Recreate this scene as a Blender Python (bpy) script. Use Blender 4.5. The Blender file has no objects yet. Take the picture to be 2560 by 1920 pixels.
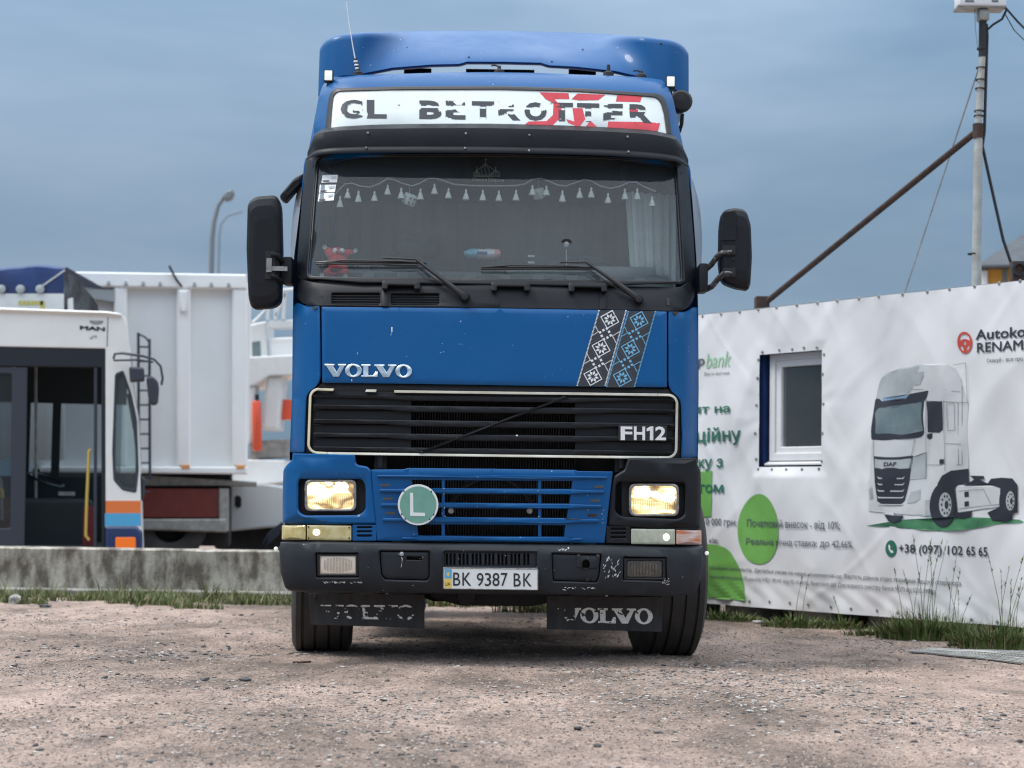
import bpy, bmesh, math, random
from mathutils import Vector, Matrix, geometry, noise

scene = bpy.context.scene
COL = scene.collection
R = math.radians

# ------------------------------------------------------------------ camera
FPX = 4629.0                      # focal length in photo pixels (photo 2560 x 1920)
CAMH = 0.90
PITCH = math.atan((1259 - 960) / FPX)
ROLL = 0.0146
CPOS = Vector((0, 0, CAMH))
_fw = Vector((0, math.cos(PITCH), math.sin(PITCH)))
_u0 = Vector((0, -math.sin(PITCH), math.cos(PITCH)))
_r0 = Vector((1, 0, 0))
_ri = _r0 * math.cos(ROLL) + _u0 * math.sin(ROLL)
_up = -_r0 * math.sin(ROLL) + _u0 * math.cos(ROLL)
cd = bpy.data.cameras.new('camera')
cam = bpy.data.objects.new('camera', cd)
COL.objects.link(cam)
mw = Matrix((( _ri.x, _up.x, -_fw.x, CPOS.x), (_ri.y, _up.y, -_fw.y, CPOS.y), (_ri.z, _up.z, -_fw.z, CPOS.z), (0, 0, 0, 1)))
cam.matrix_world = mw
cd.sensor_width = 36
cd.lens = 36 * FPX / 2560
cd.clip_start = 0.1
cd.clip_end = 3000
cd.dof.use_dof = True
cd.dof.focus_distance = 9.5
cd.dof.aperture_fstop = 3.0
scene.camera = cam
scene.render.resolution_x = 1024
scene.render.resolution_y = 768

# ------------------------------------------------------------------ sky, sun, exposure
SUN_EL, SUN_AZ = R(60), R(262)    # azimuth clockwise from +Y
world = bpy.data.worlds.new('World')
scene.world = world
world.use_nodes = True
wn, wl = world.node_tree.nodes, world.node_tree.links
wn.clear()
w_out = wn.new('ShaderNodeOutputWorld')
w_bg = wn.new('ShaderNodeBackground')
w_sky = wn.new('ShaderNodeTexSky')
w_sky.sky_type = 'NISHITA'
w_sky.sun_disc = False
w_sky.sun_elevation = SUN_EL
w_sky.sun_rotation = SUN_AZ
w_sc = wn.new('ShaderNodeVectorMath'); w_sc.operation = 'SCALE'; w_sc.inputs['Scale'].default_value = 0.08
wl.new(w_sky.outputs[0], w_sc.inputs[0])
w_tc = wn.new('ShaderNodeTexCoord')
w_sep = wn.new('ShaderNodeSeparateXYZ'); wl.new(w_tc.outputs['Generated'], w_sep.inputs[0])
w_map = wn.new('ShaderNodeMapping'); w_map.inputs['Scale'].default_value = (1.25, 1.25, 4.6); w_map.inputs['Location'].default_value = (0.35, 0.2, 0.15)
wl.new(w_tc.outputs['Generated'], w_map.inputs[0])
w_no = wn.new('ShaderNodeTexNoise'); w_no.inputs['Scale'].default_value = 1.5; w_no.inputs['Detail'].default_value = 5; w_no.inputs['Roughness'].default_value = 0.52
w_no.inputs['Distortion'].default_value = 0.25
wl.new(w_map.outputs[0], w_no.inputs['Vector'])
w_cr = wn.new('ShaderNodeValToRGB')          # overcast cloud sheet: darker and lighter banks
w_cr.color_ramp.elements[0].position = 0.35; w_cr.color_ramp.elements[0].color = (0.070, 0.132, 0.205, 1)
w_cr.color_ramp.elements[1].position = 0.68; w_cr.color_ramp.elements[1].color = (0.215, 0.278, 0.360, 1)
wl.new(w_no.outputs['Fac'], w_cr.inputs[0])
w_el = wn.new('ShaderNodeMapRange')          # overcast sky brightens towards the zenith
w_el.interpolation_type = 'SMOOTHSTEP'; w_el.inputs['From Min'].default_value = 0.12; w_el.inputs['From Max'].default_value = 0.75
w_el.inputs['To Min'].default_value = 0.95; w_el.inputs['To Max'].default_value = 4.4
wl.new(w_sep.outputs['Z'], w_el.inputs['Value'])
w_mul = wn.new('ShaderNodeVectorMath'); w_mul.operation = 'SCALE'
w_nf = wn.new('ShaderNodeMapRange')          # the cloud sheet turns greyer and lighter overhead
w_nf.inputs['From Min'].default_value = 0.25; w_nf.inputs['From Max'].default_value = 0.8; w_nf.inputs['To Max'].default_value = 0.8
wl.new(w_sep.outputs['Z'], w_nf.inputs['Value'])
w_nm = wn.new('ShaderNodeMix'); w_nm.data_type = 'RGBA'; w_nm.inputs[7].default_value = (0.31, 0.32, 0.335, 1)
wl.new(w_nf.outputs[0], w_nm.inputs['Factor']); wl.new(w_cr.outputs[0], w_nm.inputs[6])
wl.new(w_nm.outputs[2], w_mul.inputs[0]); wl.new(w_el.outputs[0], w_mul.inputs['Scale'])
w_mix = wn.new('ShaderNodeMix'); w_mix.data_type = 'RGBA'; w_mix.inputs['Factor'].default_value = 0.88
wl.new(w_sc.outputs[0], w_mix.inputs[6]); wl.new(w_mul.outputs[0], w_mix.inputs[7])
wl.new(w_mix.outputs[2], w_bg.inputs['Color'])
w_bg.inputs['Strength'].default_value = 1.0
wl.new(w_bg.outputs[0], w_out.inputs['Surface'])

sd = bpy.data.lights.new('sun', 'SUN')
sun = bpy.data.objects.new('sun', sd)
COL.objects.link(sun)
sd.energy = 1.5
sd.angle = R(20)
sd.color = (1.0, 0.955, 0.90)
sdir = Vector((math.sin(SUN_AZ) * math.cos(SUN_EL), math.cos(SUN_AZ) * math.cos(SUN_EL), math.sin(SUN_EL)))
sun.rotation_euler = sdir.to_track_quat('Z', 'Y').to_euler()
sun.location = (0, 0, 30)

scene.view_settings.view_transform = 'Standard'
scene.view_settings.look = 'None'
scene.view_settings.gamma = 1
scene.view_settings.exposure = 0.75
scene.view_settings.use_curve_mapping = False
scene.cycles.use_denoising = True
scene.cycles.filter_width = 1.15
scene.cycles.max_bounces = 8
scene.cycles.transparent_max_bounces = 12

# ------------------------------------------------------------------ pixel helpers (a pixel gives a direction only)
def ray(px, py):
    return (_fw * FPX + _ri * (px - 1280) - _up * (py - 960))
def W(px, py, Y):                 # point of a pixel on the vertical plane y = Y
    d = ray(px, py); t = Y / d.y
    return Vector((d.x * t, Y, CAMH + d.z * t))
def G(px, py, z=0.0):             # point of a pixel on the ground
    d = ray(px, py); t = (z - CAMH) / d.z
    return Vector((d.x * t, d.y * t, z))

# ------------------------------------------------------------------ materials
MATS = {}
def mat(name, col=(.5, .5, .5), rough=.5, metal=0, coat=0, var=0, vscale=8, col2=None, bump=0, bscale=60, spec=.5, emit=None, estr=0, detail=5, vstretch=(1, 1, 1), ramp=(.35, .68), rvar=0, trans=0):
    m = bpy.data.materials.new(name); m.use_nodes = True
    nt = m.node_tree; N, L = nt.nodes, nt.links
    b = N['Principled BSDF']
    b.inputs['Base Color'].default_value = (*col, 1)
    b.inputs['Roughness'].default_value = rough
    b.inputs['Metallic'].default_value = metal
    b.inputs['Specular IOR Level'].default_value = spec
    b.inputs['Coat Weight'].default_value = coat
    b.inputs['Coat Roughness'].default_value = .08
    b.inputs['Transmission Weight'].default_value = trans
    if emit:
        b.inputs['Emission Color'].default_value = (*emit, 1); b.inputs['Emission Strength'].default_value = estr
    if var or col2 or rvar:
        tc = N.new('ShaderNodeTexCoord'); mp = N.new('ShaderNodeMapping'); mp.inputs['Scale'].default_value = vstretch
        L.new(tc.outputs['Object'], mp.inputs[0])
        no = N.new('ShaderNodeTexNoise'); no.inputs['Scale'].default_value = vscale; no.inputs['Detail'].default_value = detail
        no.inputs['Roughness'].default_value = .6
        L.new(mp.outputs[0], no.inputs['Vector'])
        if var or col2:
            cr = N.new('ShaderNodeValToRGB')
            c2 = col2 if col2 else tuple(min(1, c * (1 - var)) for c in col)
            c1 = col if col2 else tuple(min(1, c * (1 + var)) for c in col)
            cr.color_ramp.elements[0].position = ramp[0]; cr.color_ramp.elements[0].color = (*c2, 1)
            cr.color_ramp.elements[1].position = ramp[1]; cr.color_ramp.elements[1].color = (*c1, 1)
            L.new(no.outputs['Fac'], cr.inputs[0]); L.new(cr.outputs[0], b.inputs['Base Color'])
        if rvar:
            mr = N.new('ShaderNodeMapRange'); mr.inputs['To Min'].default_value = max(0, rough - rvar); mr.inputs['To Max'].default_value = min(1, rough + rvar)
            mr.inputs['From Min'].default_value = .3; mr.inputs['From Max'].default_value = .7
            L.new(no.outputs['Fac'], mr.inputs['Value']); L.new(mr.outputs[0], b.inputs['Roughness'])
    if bump:
        tc = N.new('ShaderNodeTexCoord'); no = N.new('ShaderNodeTexNoise'); no.inputs['Scale'].default_value = bscale; no.inputs['Detail'].default_value = 4
        L.new(tc.outputs['Object'], no.inputs['Vector'])
        bp = N.new('ShaderNodeBump'); bp.inputs['Strength'].default_value = bump; bp.inputs['Distance'].default_value = .01
        L.new(no.outputs['Fac'], bp.inputs['Height']); L.new(bp.outputs[0], b.inputs['Normal'])
    MATS[name] = m
    return m

def paint_mat(name, col, dirt, chip=(.55, .60, .66), rough=.32, coat=.6, amount=.752):
    """vehicle paint: faint dust film, tiny chips"""
    m = mat(name, col, rough, coat=coat, rvar=.10, vscale=2.2)
    N, L = m.node_tree.nodes, m.node_tree.links
    b = N['Principled BSDF']
    tc = N.new('ShaderNodeTexCoord')
    n1 = N.new('ShaderNodeTexNoise'); n1.inputs['Scale'].default_value = 1.7; n1.inputs['Detail'].default_value = 8; n1.inputs['Roughness'].default_value = .65
    mp = N.new('ShaderNodeMapping'); mp.inputs['Scale'].default_value = (1.3, 1, .55)
    L.new(tc.outputs['Object'], mp.inputs[0]); L.new(mp.outputs[0], n1.inputs['Vector'])
    r1 = N.new('ShaderNodeMapRange'); r1.inputs['From Min'].default_value = .42; r1.inputs['From Max'].default_value = .75; r1.inputs['To Min'].default_value = 0; r1.inputs['To Max'].default_value = .22
    L.new(n1.outputs['Fac'], r1.inputs['Value'])
    mx = N.new('ShaderNodeMix'); mx.data_type = 'RGBA'; mx.inputs[6].default_value = (*col, 1); mx.inputs[7].default_value = (*dirt, 1)
    L.new(r1.outputs[0], mx.inputs['Factor'])
    n2 = N.new('ShaderNodeTexNoise'); n2.inputs['Scale'].default_value = 46; n2.inputs['Detail'].default_value = 2
    L.new(tc.outputs['Object'], n2.inputs['Vector'])
    r2 = N.new('ShaderNodeMapRange'); r2.inputs['From Min'].default_value = amount; r2.inputs['From Max'].default_value = amount + .03
    L.new(n2.outputs['Fac'], r2.inputs['Value'])
    m2 = N.new('ShaderNodeMix'); m2.data_type = 'RGBA'; m2.inputs[7].default_value = (*chip, 1)
    L.new(mx.outputs[2], m2.inputs[6]); L.new(r2.outputs[0], m2.inputs['Factor'])
    L.new(m2.outputs[2], b.inputs['Base Color'])
    return m

def glass_mat(name, tint=(.8, .85, .85), dust=.10, dustcol=(.35, .38, .40), ior=1.5, rough=.02):
    m = bpy.data.materials.new(name); m.use_nodes = True
    N, L = m.node_tree.nodes, m.node_tree.links
    N.clear()
    o = N.new('ShaderNodeOutputMaterial')
    tr = N.new('ShaderNodeBsdfTransparent'); tr.inputs[0].default_value = (*tint, 1)
    gl = N.new('ShaderNodeBsdfGlossy'); gl.inputs['Roughness'].default_value = rough
    fr = N.new('ShaderNodeFresnel'); fr.inputs['IOR'].default_value = ior
    m1 = N.new('ShaderNodeMixShader'); L.new(fr.outputs[0], m1.inputs[0]); L.new(tr.outputs[0], m1.inputs[1]); L.new(gl.outputs[0], m1.inputs[2])
    df = N.new('ShaderNodeBsdfDiffuse'); df.inputs[0].default_value = (*dustcol, 1)
    tc = N.new('ShaderNodeTexCoord'); no = N.new('ShaderNodeTexNoise'); no.inputs['Scale'].default_value = 2.2; no.inputs['Detail'].default_value = 8; no.inputs['Roughness'].default_value = .7
    L.new(tc.outputs['Object'], no.inputs['Vector'])
    mr = N.new('ShaderNodeMapRange'); mr.inputs['From Min'].default_value = .3; mr.inputs['From Max'].default_value = .75; mr.inputs['To Min'].default_value = dust * .6; mr.inputs['To Max'].default_value = dust * 1.5
    L.new(no.outputs['Fac'], mr.inputs['Value'])
    m2 = N.new('ShaderNodeMixShader'); L.new(mr.outputs[0], m2.inputs[0]); L.new(m1.outputs[0], m2.inputs[1]); L.new(df.outputs[0], m2.inputs[2])
    L.new(m2.outputs[0], o.inputs['Surface'])
    MATS[name] = m
    return m

# ------------------------------------------------------------------ object helpers
def link(o, parent=None):
    COL.objects.link(o)
    if parent is not None:
        o.parent = parent
        # everything is modelled in world coordinates; only a thing's own Empty is moved
        if parent.parent is None: o.matrix_parent_inverse = Matrix.Translation(-parent.location)
    return o
def thing(name, label, cat, loc=(0, 0, 0), group=None):
    o = bpy.data.objects.new(name, None); o.empty_display_size = .2
    COL.objects.link(o); o.location = loc
    o['label'] = label; o['category'] = cat
    if group: o['group'] = group
    return o
def tag(o, label=None, cat=None, group=None, kind=None):
    if label: o['label'] = label
    if cat: o['category'] = cat
    if group: o['group'] = group
    if kind: o['kind'] = kind
    return o

def finish(me, smooth):
    if smooth:
        me.shade_smooth()
        me.set_sharp_from_angle(angle=R(smooth))

class MB:
    def __init__(s): s.v = []; s.f = []
    def add(s, vs, fs):
        n = len(s.v); s.v += [tuple(p) for p in vs]; s.f += [[i + n for i in f] for f in fs]
    def box(s, a, b, rot=None, c=None):
        x0, y0, z0 = a; x1, y1, z1 = b
        vs = [Vector(p) for p in ((x0, y0, z0), (x1, y0, z0), (x1, y1, z0), (x0, y1, z0), (x0, y0, z1), (x1, y0, z1), (x1, y1, z1), (x0, y1, z1))]
        if rot is not None:
            cc = Vector(c) if c is not None else (Vector(a) + Vector(b)) / 2
            vs = [rot @ (p - cc) + cc for p in vs]
        s.add(vs, [(0, 3, 2, 1), (4, 5, 6, 7), (0, 1, 5, 4), (1, 2, 6, 5), (2, 3, 7, 6), (3, 0, 4, 7)])
        return s
    def tube(s, pts, r, n=8, cap=True):
        pts = [Vector(p) for p in pts]; m = len(pts)
        rs = r if isinstance(r, (list, tuple)) else [r] * m
        vs = []; up = None
        for i, p in enumerate(pts):
            t = ((pts[min(i + 1, m - 1)] - p).normalized() + (p - pts[max(i - 1, 0)]).normalized())
            t = t.normalized() if t.length > 1e-6 else Vector((0, 0, 1))
            if up is None:
                up = Vector((0, 0, 1)) if abs(t.z) < .9 else Vector((1, 0, 0))
            a = t.cross(up).normalized(); b = a.cross(t).normalized(); up = b
            for k in range(n):
                w = 2 * math.pi * k / n
                vs.append(p + (a * math.cos(w) + b * math.sin(w)) * rs[i])
        fs = []
        for i in range(m - 1):
            for k in range(n):
                k2 = (k + 1) % n
                fs.append((i * n + k, i * n + k2, (i + 1) * n + k2, (i + 1) * n + k))
        if cap:
            fs.append(tuple(range(n - 1, -1, -1))); fs.append(tuple((m - 1) * n + k for k in range(n)))
        s.add(vs, [f[::-1] for f in fs])
        return s
    def lathe(s, prof, c, axis=Vector((1, 0, 0)), n=32, close=False):
        """prof: (radius, along axis)"""
        ax = Vector(axis).normalized(); c = Vector(c)
        h = Vector((0, 0, 1)) if abs(ax.z) < .9 else Vector((0, 1, 0))
        a = ax.cross(h).normalized(); b = ax.cross(a).normalized()
        m = len(prof); vs = []
        for (r, t) in prof:
            for k in range(n):
                w = 2 * math.pi * k / n
                vs.append(c + ax * t + (a * math.cos(w) + b * math.sin(w)) * r)
        fs = []
        for i in range(m - 1):
            for k in range(n):
                k2 = (k + 1) % n
                fs.append((i * n + k, (i + 1) * n + k, (i + 1) * n + k2, i * n + k2))
        if close:
            fs.append(tuple(range(n))); fs.append(tuple((m - 1) * n + k for k in range(n - 1, -1, -1)))
        s.add(vs, fs)
        return s
    def grid(s, rows):
        n = len(rows[0]); vs = [p for r in rows for p in r]
        fs = [(i * n + j, i * n + j + 1, (i + 1) * n + j + 1, (i + 1) * n + j) for i in range(len(rows) - 1) for j in range(n - 1)]
        s.add(vs, fs)
        return s
    def prism(s, loop, vec):
        """planar loop of 3d points extruded by vec"""
        n = len(loop); vec = Vector(vec)
        vs = [Vector(p) for p in loop] + [Vector(p) + vec for p in loop]
        s.add(vs, [tuple(range(n)), tuple(range(2 * n - 1, n - 1, -1))] + [((i + 1) % n, i, n + i, n + (i + 1) % n) for i in range(n)])
        return s
    def build(s, name, m, parent=None, smooth=35, bevel=0, seg=2, recalc=True):
        me = bpy.data.meshes.new(name)
        me.from_pydata(s.v, [], s.f); me.update()
        if bevel or recalc:
            bm = bmesh.new(); bm.from_mesh(me)
            if recalc: bmesh.ops.recalc_face_normals(bm, faces=bm.faces)
            if bevel:
                es = [e for e in bm.edges if len(e.link_faces) == 2 and e.calc_face_angle(0) > R(30)]
                bmesh.ops.bevel(bm, geom=es, offset=bevel, segments=seg, profile=.6, affect='EDGES', clamp_overlap=True)
            bm.to_mesh(me); bm.free()
        finish(me, smooth)
        me.materials.append(MATS[m] if isinstance(m, str) else m)
        o = bpy.data.objects.new(name, me)
        return link(o, parent)

def area(lp):
    return .5 * sum(lp[i][0] * lp[(i + 1) % len(lp)][1] - lp[(i + 1) % len(lp)][0] * lp[i][1] for i in range(len(lp)))
def inside1(x, y, lp):
    c = False; n = len(lp); j = n - 1
    for i in range(n):
        yi, yj = lp[i][1], lp[j][1]
        if (yi > y) != (yj > y):
            if x < (lp[j][0] - lp[i][0]) * (y - yi) / (yj - yi) + lp[i][0]: c = not c
        j = i
    return c
def wind1(x, y, lp):
    w = 0; n = len(lp); j = n - 1
    for i in range(n):
        xi, yi = lp[i]; xj, yj = lp[j]
        if yj <= y:
            if yi > y and (xi - xj) * (y - yj) - (x - xj) * (yi - yj) > 0: w += 1
        elif yi <= y and (xi - xj) * (y - yj) - (x - xj) * (yi - yj) < 0: w -= 1
        j = i
    return w
class Filled:                      # non-zero winding, for glyphs built of overlapping contours
    def __init__(s, loops):
        s.l = [(min(p[0] for p in l), max(p[0] for p in l), min(p[1] for p in l), max(p[1] for p in l), l) for l in loops]
    def __call__(s, x, y):
        return sum(wind1(x, y, l) for a, b, d, e, l in s.l if a <= x <= b and d <= y <= e) != 0
class Inside:
    def __init__(s, loops):
        s.l = [(min(p[0] for p in l), max(p[0] for p in l), min(p[1] for p in l), max(p[1] for p in l), l) for l in loops]
    def __call__(s, x, y):
        c = False
        for a, b, d, e, l in s.l:
            if a <= x <= b and d <= y <= e and inside1(x, y, l): c = not c
        return c
def inset(lp, b):
    n = len(lp); out = []
    for i in range(n):
        p0, p1, p2 = Vector(lp[i - 1]), Vector(lp[i]), Vector(lp[(i + 1) % n])
        e1, e2 = p1 - p0, p2 - p1
        if e1.length < 1e-9 or e2.length < 1e-9: out.append(tuple(p1)); continue
        n1 = Vector((-e1.y, e1.x)).normalized(); n2 = Vector((-e2.y, e2.x)).normalized()
        d = n1 + n2; k = 1 + n1.dot(n2)
        out.append(tuple(p1 + d * (b / max(k, .35))))
    return out
def rr(poly, r=8, seg=4):
    """polygon with rounded corners; points (x, y) or (x, y, radius)"""
    out = []; n = len(poly)
    for i in range(n):
        p = poly[i]; rad = p[2] if len(p) > 2 else r
        a, b, c = Vector(poly[i - 1][:2]), Vector(p[:2]), Vector(poly[(i + 1) % n][:2])
        if rad <= 0: out.append(tuple(b)); continue
        u, w = (a - b), (c - b)
        k = min(rad, u.length * .48, w.length * .48)
        p1, p2 = b + u.normalized() * k, b + w.normalized() * k
        for q in range(seg + 1):
            t = q / seg
            out.append(tuple(p1 * (1 - t) ** 2 + b * 2 * t * (1 - t) + p2 * t * t))
    return out
def rect(x0, y0, x1, y1, r=0, seg=4):
    return rr([(x0, y0), (x1, y0), (x1, y1), (x0, y1)], r, seg) if r else [(x0, y0), (x1, y0), (x1, y1), (x0, y1)]
def quad_rect(tl, tr, br, bl, r=0):
    return rr([tl, tr, br, bl], r) if r else [tl, tr, br, bl]
def ell(cx, cy, rx, ry, n=28):
    return [(cx + rx * math.cos(2 * math.pi * k / n), cy + ry * math.sin(2 * math.pi * k / n)) for k in range(n)]

def sheet_geo(loops, mp, grid=None, thick=.01, bevel=0, keep=None, nz=False):
    loops = [list(map(lambda p: (p[0], p[1]), l)) for l in loops if len(l) >= 3]
    ins = Filled(loops) if nz else Inside(loops)
    if nz: bevel = 0
    ol = []
    for i, l in enumerate(loops):
        if nz: ol.append(l); continue
        others = Inside([m for j, m in enumerate(loops) if j != i])
        hole = others(l[0][0], l[0][1]) if len(loops) > 1 else False
        a = area(l)
        if (a > 0) == hole: l = l[::-1]
        ol.append(l)
    V, E, outer = [], [], set()
    for l in ol:
        n0 = len(V); n = len(l)
        V += [Vector(p) for p in l]; E += [(n0 + i, n0 + (i + 1) % n) for i in range(n)]
        if bevel:
            outer.update(range(n0, n0 + n))
            il = inset(l, bevel); n1 = len(V)
            V += [Vector(p) for p in il]; E += [(n1 + i, n1 + (i + 1) % n) for i in range(n)]
    if grid:
        xs = [p[0] for l in ol for p in l]; ys = [p[1] for l in ol for p in l]
        x0, x1, y0, y1 = min(xs), max(xs), min(ys), max(ys)
        nx, ny = max(1, int((x1 - x0) / grid)), max(1, int((y1 - y0) / grid))
        for i in range(nx + 1):
            for j in range(ny + 1):
                x, y = x0 + (i + .5) * (x1 - x0) / (nx + 1), y0 + (j + .5) * (y1 - y0) / (ny + 1)
                if ins(x, y): V.append(Vector((x, y)))
    cv, ce, cf, ov, oe, of = geometry.delaunay_2d_cdt(V, E, [], 0, 1e-7, True)
    tris = []
    for f in cf:
        cx = sum(cv[i].x for i in f) / len(f); cy = sum(cv[i].y for i in f) / len(f)
        if ins(cx, cy) and (keep is None or keep(cx, cy)): tris.append(tuple(f))
    verts, idx = [], {}
    def vid(i):
        if i not in idx:
            idx[i] = len(verts)
            push = bevel * .8 if bevel and any(k in outer for k in ov[i]) else 0
            verts.append(mp(cv[i].x, cv[i].y, push))
        return idx[i]
    faces = [tuple(vid(i) for i in f) for f in tris]
    if thick:
        half = {}
        for f in tris:
            for k in range(len(f)): half[(f[k], f[(k + 1) % len(f)])] = 1
        bk = {}
        def bid(i):
            if i not in bk:
                bk[i] = len(verts); verts.append(mp(cv[i].x, cv[i].y, thick + (bevel * .8 if bevel else 0)))
            return bk[i]
        for (a, b) in list(half):
            if (b, a) not in half: faces.append((idx[b], idx[a], bid(a), bid(b)))
    return verts, faces

def sheet(name, loops, mp, m, parent=None, grid=None, thick=.01, bevel=0, keep=None, smooth=38, nz=False):
    vs, fs = sheet_geo(loops, mp, grid, thick, bevel, keep, nz)
    b = MB(); b.add(vs, fs)
    return b.build(name, m, parent, smooth, recalc=False)

_tcache = {}
def text_loops(s, bold=0, shear=0, res=3):
    """outline loops of a line of text, normalised to the unit box 0..1 x 0..1 (y up) and its aspect"""
    key = (s, bold, shear)
    if key in _tcache: return _tcache[key]
    cu = bpy.data.curves.new('txt', 'FONT'); cu.body = s; cu.shear = shear; cu.resolution_u = res
    cu.fill_mode = 'NONE'
    o = bpy.data.objects.new('txt', cu); COL.objects.link(o)
    dg = bpy.context.evaluated_depsgraph_get()
    me = o.evaluated_get(dg).to_mesh()
    nb = {}
    for e in me.edges:
        a, b = e.vertices; nb.setdefault(a, []).append(b); nb.setdefault(b, []).append(a)
    co = [(v.co.x, v.co.y) for v in me.vertices]
    loops, seen = [], set()
    for st in sorted(nb):
        if st in seen: continue
        l = [st]; seen.add(st); prev = st
        cur = st + 1 if st + 1 in nb[st] else nb[st][0]
        while cur not in seen:
            l.append(cur); seen.add(cur)
            n_ = [k for k in nb[cur] if k not in seen]
            if not n_: break
            cur = n_[0]
        if len(l) > 2: loops.append([co[k] for k in l])
    fixed = []                     # outer contours anticlockwise, counters clockwise; then embolden
    for i, l in enumerate(loops):
        A = area(l)
        hole = any(j != i and area(m_) * A < 0 and abs(area(m_)) > abs(A) and inside1(l[0][0], l[0][1], m_) for j, m_ in enumerate(loops))
        if (A > 0) == hole: l = l[::-1]
        l = [p for k, p in enumerate(l) if (Vector(p) - Vector(l[k - 1])).length > 1e-5]
        fixed.append(inset(l, -bold) if bold else l)
    loops = fixed
    o.to_mesh_clear() if hasattr(o, 'to_mesh_clear') else None
    bpy.data.objects.remove(o); bpy.data.curves.remove(cu)
    xs = [p[0] for l in loops for p in l]; ys = [p[1] for l in loops for p in l]
    x0, x1, y0, y1 = min(xs), max(xs), min(ys), max(ys)
    w, h = x1 - x0, y1 - y0
    loops = [[((x - x0) / w, (y - y0) / h) for x, y in l] for l in loops]
    _tcache[key] = (loops, w / h)
    return _tcache[key]
def in_quad(loops, tl, tr, br, bl):
    """unit box (y up) mapped to a quad of pixels"""
    out = []
    for l in loops:
        q = []
        for u, v in l:
            x = (tl[0] * (1 - u) + tr[0] * u) * v + (bl[0] * (1 - u) + br[0] * u) * (1 - v)
            y = (tl[1] * (1 - u) + tr[1] * u) * v + (bl[1] * (1 - u) + br[1] * u) * (1 - v)
            q.append((x, y))
        out.append(q)
    return out
GV = [(0, 1), (.46, 1), (.46, .87), (.37, .87), (.565, .36), (.72, .87), (.62, .87), (.62, 1), (1, 1), (1, .87), (.93, .87), (.66, 0), (.40, 0), (.07, .87), (0, .87)]
GL = [(0, 1), (.56, 1), (.56, .87), (.43, .87), (.43, .14), (.74, .14), (.86, .42), (1, .42), (1, 0), (0, 0), (0, .13), (.12, .13), (.12, .87), (0, .87)]
def GO(): return [ell(.5, .5, .5, .53, 32), ell(.5, .5, .235, .40, 24)]
VOLVO = [('V', [GV], 0, .247), ('O', GO(), .235, .426), ('L', [GL], .421, .609), ('V', [GV], .570, .823), ('O', GO(), .811, 1.0)]

# ------------------------------------------------------------------ material library
paint_mat('blue_paint', (.0002, .080, .245), (.008, .098, .235), rough=.40, coat=.20)
MATS['blue_paint'].node_tree.nodes['Principled BSDF'].inputs['Specular IOR Level'].default_value = .22
paint_mat('white_paint', (.70, .71, .70), (.50, .49, .46), chip=(.3, .25, .2), coat=.2)
mat('black_plastic', (.009, .0105, .0135), .50, spec=.26, var=.22, vscale=5, bump=.10, bscale=350, rvar=.08)
mat('bumper_plastic', (.019, .0225, .028), .50, spec=.28, var=.25, vscale=3.5, bump=.08, bscale=300, rvar=.10)
mat('dark_part', (.012, .012, .014), .7)
mat('rubber', (.018, .018, .020), .75, var=.35, vscale=14, bump=.25, bscale=120)
mat('tyre_rubber', (.020, .020, .022), .72, col2=(.055, .050, .045), vscale=6, bump=.3, bscale=90, ramp=(.30, .80))
mat('gasket', (.012, .012, .014), .45)
mat('chrome', (.72, .72, .70), .22, metal=1, var=.25, vscale=25)
mat('steel', (.35, .34, .32), .42, metal=1, var=.3, vscale=30)
mat('trim_white', (.68, .67, .60), .4, col2=(.52, .49, .38), vscale=6)
mat('trim_yellowed', (.60, .55, .38), .4, var=.1)
mat('badge_white', (.75, .75, .75), .4, var=.06, vscale=40)
mat('sign_white', (.70, .76, .74), .35, var=.04, vscale=5, coat=.3)
mat('decal_black', (.028, .032, .040), .45)
mat('decal_red', (.58, .035, .055), .45, var=.1, vscale=10)
mat('decal_white', (.72, .74, .74), .45)
mat('decal_grey', (.060, .070, .075), .45)
mat('decal_lightblue', (.16, .42, .62), .45)
mat('flake_white', (.86, .85, .81), .6, col2=(.70, .69, .65), vscale=60)
mat('plate_white', (.72, .73, .71), .35, var=.04)
mat('plate_black', (.02, .02, .022), .4)
mat('flag_blue', (.10, .36, .58), .4)
mat('flag_yellow', (.72, .52, .10), .4)
mat('sign_green', (.135, .315, .245), .42, col2=(.165, .35, .275), vscale=20)
mat('amber_old', (.42, .33, .11), .22, col2=(.60, .52, .28), vscale=18, coat=.5)
mat('lens_milky', (.50, .53, .42), .2, col2=(.36, .38, .28), vscale=22, coat=.5)
mat('lens_clear_red', (.62, .57, .55), .18, col2=(.52, .16, .06), vscale=11, coat=.5, vstretch=(.5, 1, 3))
mat('lit_spot', (.9, .9, .7), .3, emit=(.95, 1.0, .72), estr=1.0)
mat('lit_white', (.6, .62, .6), .25, emit=(.97, 1, .93), estr=.30)
mat('radiator', (.040, .037, .034), .55, metal=.4, var=.5, vscale=30)
mat('cab_cloth', (.125, .155, .170), .9, col2=(.102, .130, .145), vscale=2, vstretch=(5, 1, .6))
mat('headliner', (.020, .022, .028), .9)
mat('dash', (.155, .175, .18), .75, var=.08, vscale=10, bump=.1, bscale=200)
mat('dash_dark', (.06, .07, .075), .7)
mat('seat_cloth', (.07, .08, .09), .9, var=.2)
mat('curtain_white', (.62, .66, .66), .85, var=.06)
mat('tassel_white', (.90, .90, .86), .9, col2=(.80, .80, .75), vscale=60)
mat('lace', (.55, .58, .60), .9)
mat('plush_red', (.72, .085, .085), .95, var=.18, vscale=60, bump=.5, bscale=400)
mat('eye_white', (.85, .85, .82), .3)
mat('eye_black', (.01, .01, .01), .3)
mat('dice_white', (.82, .82, .78), .9, bump=.4, bscale=300)
mat('pack_blue', (.20, .55, .68), .35, var=.2, vscale=30)
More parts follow.
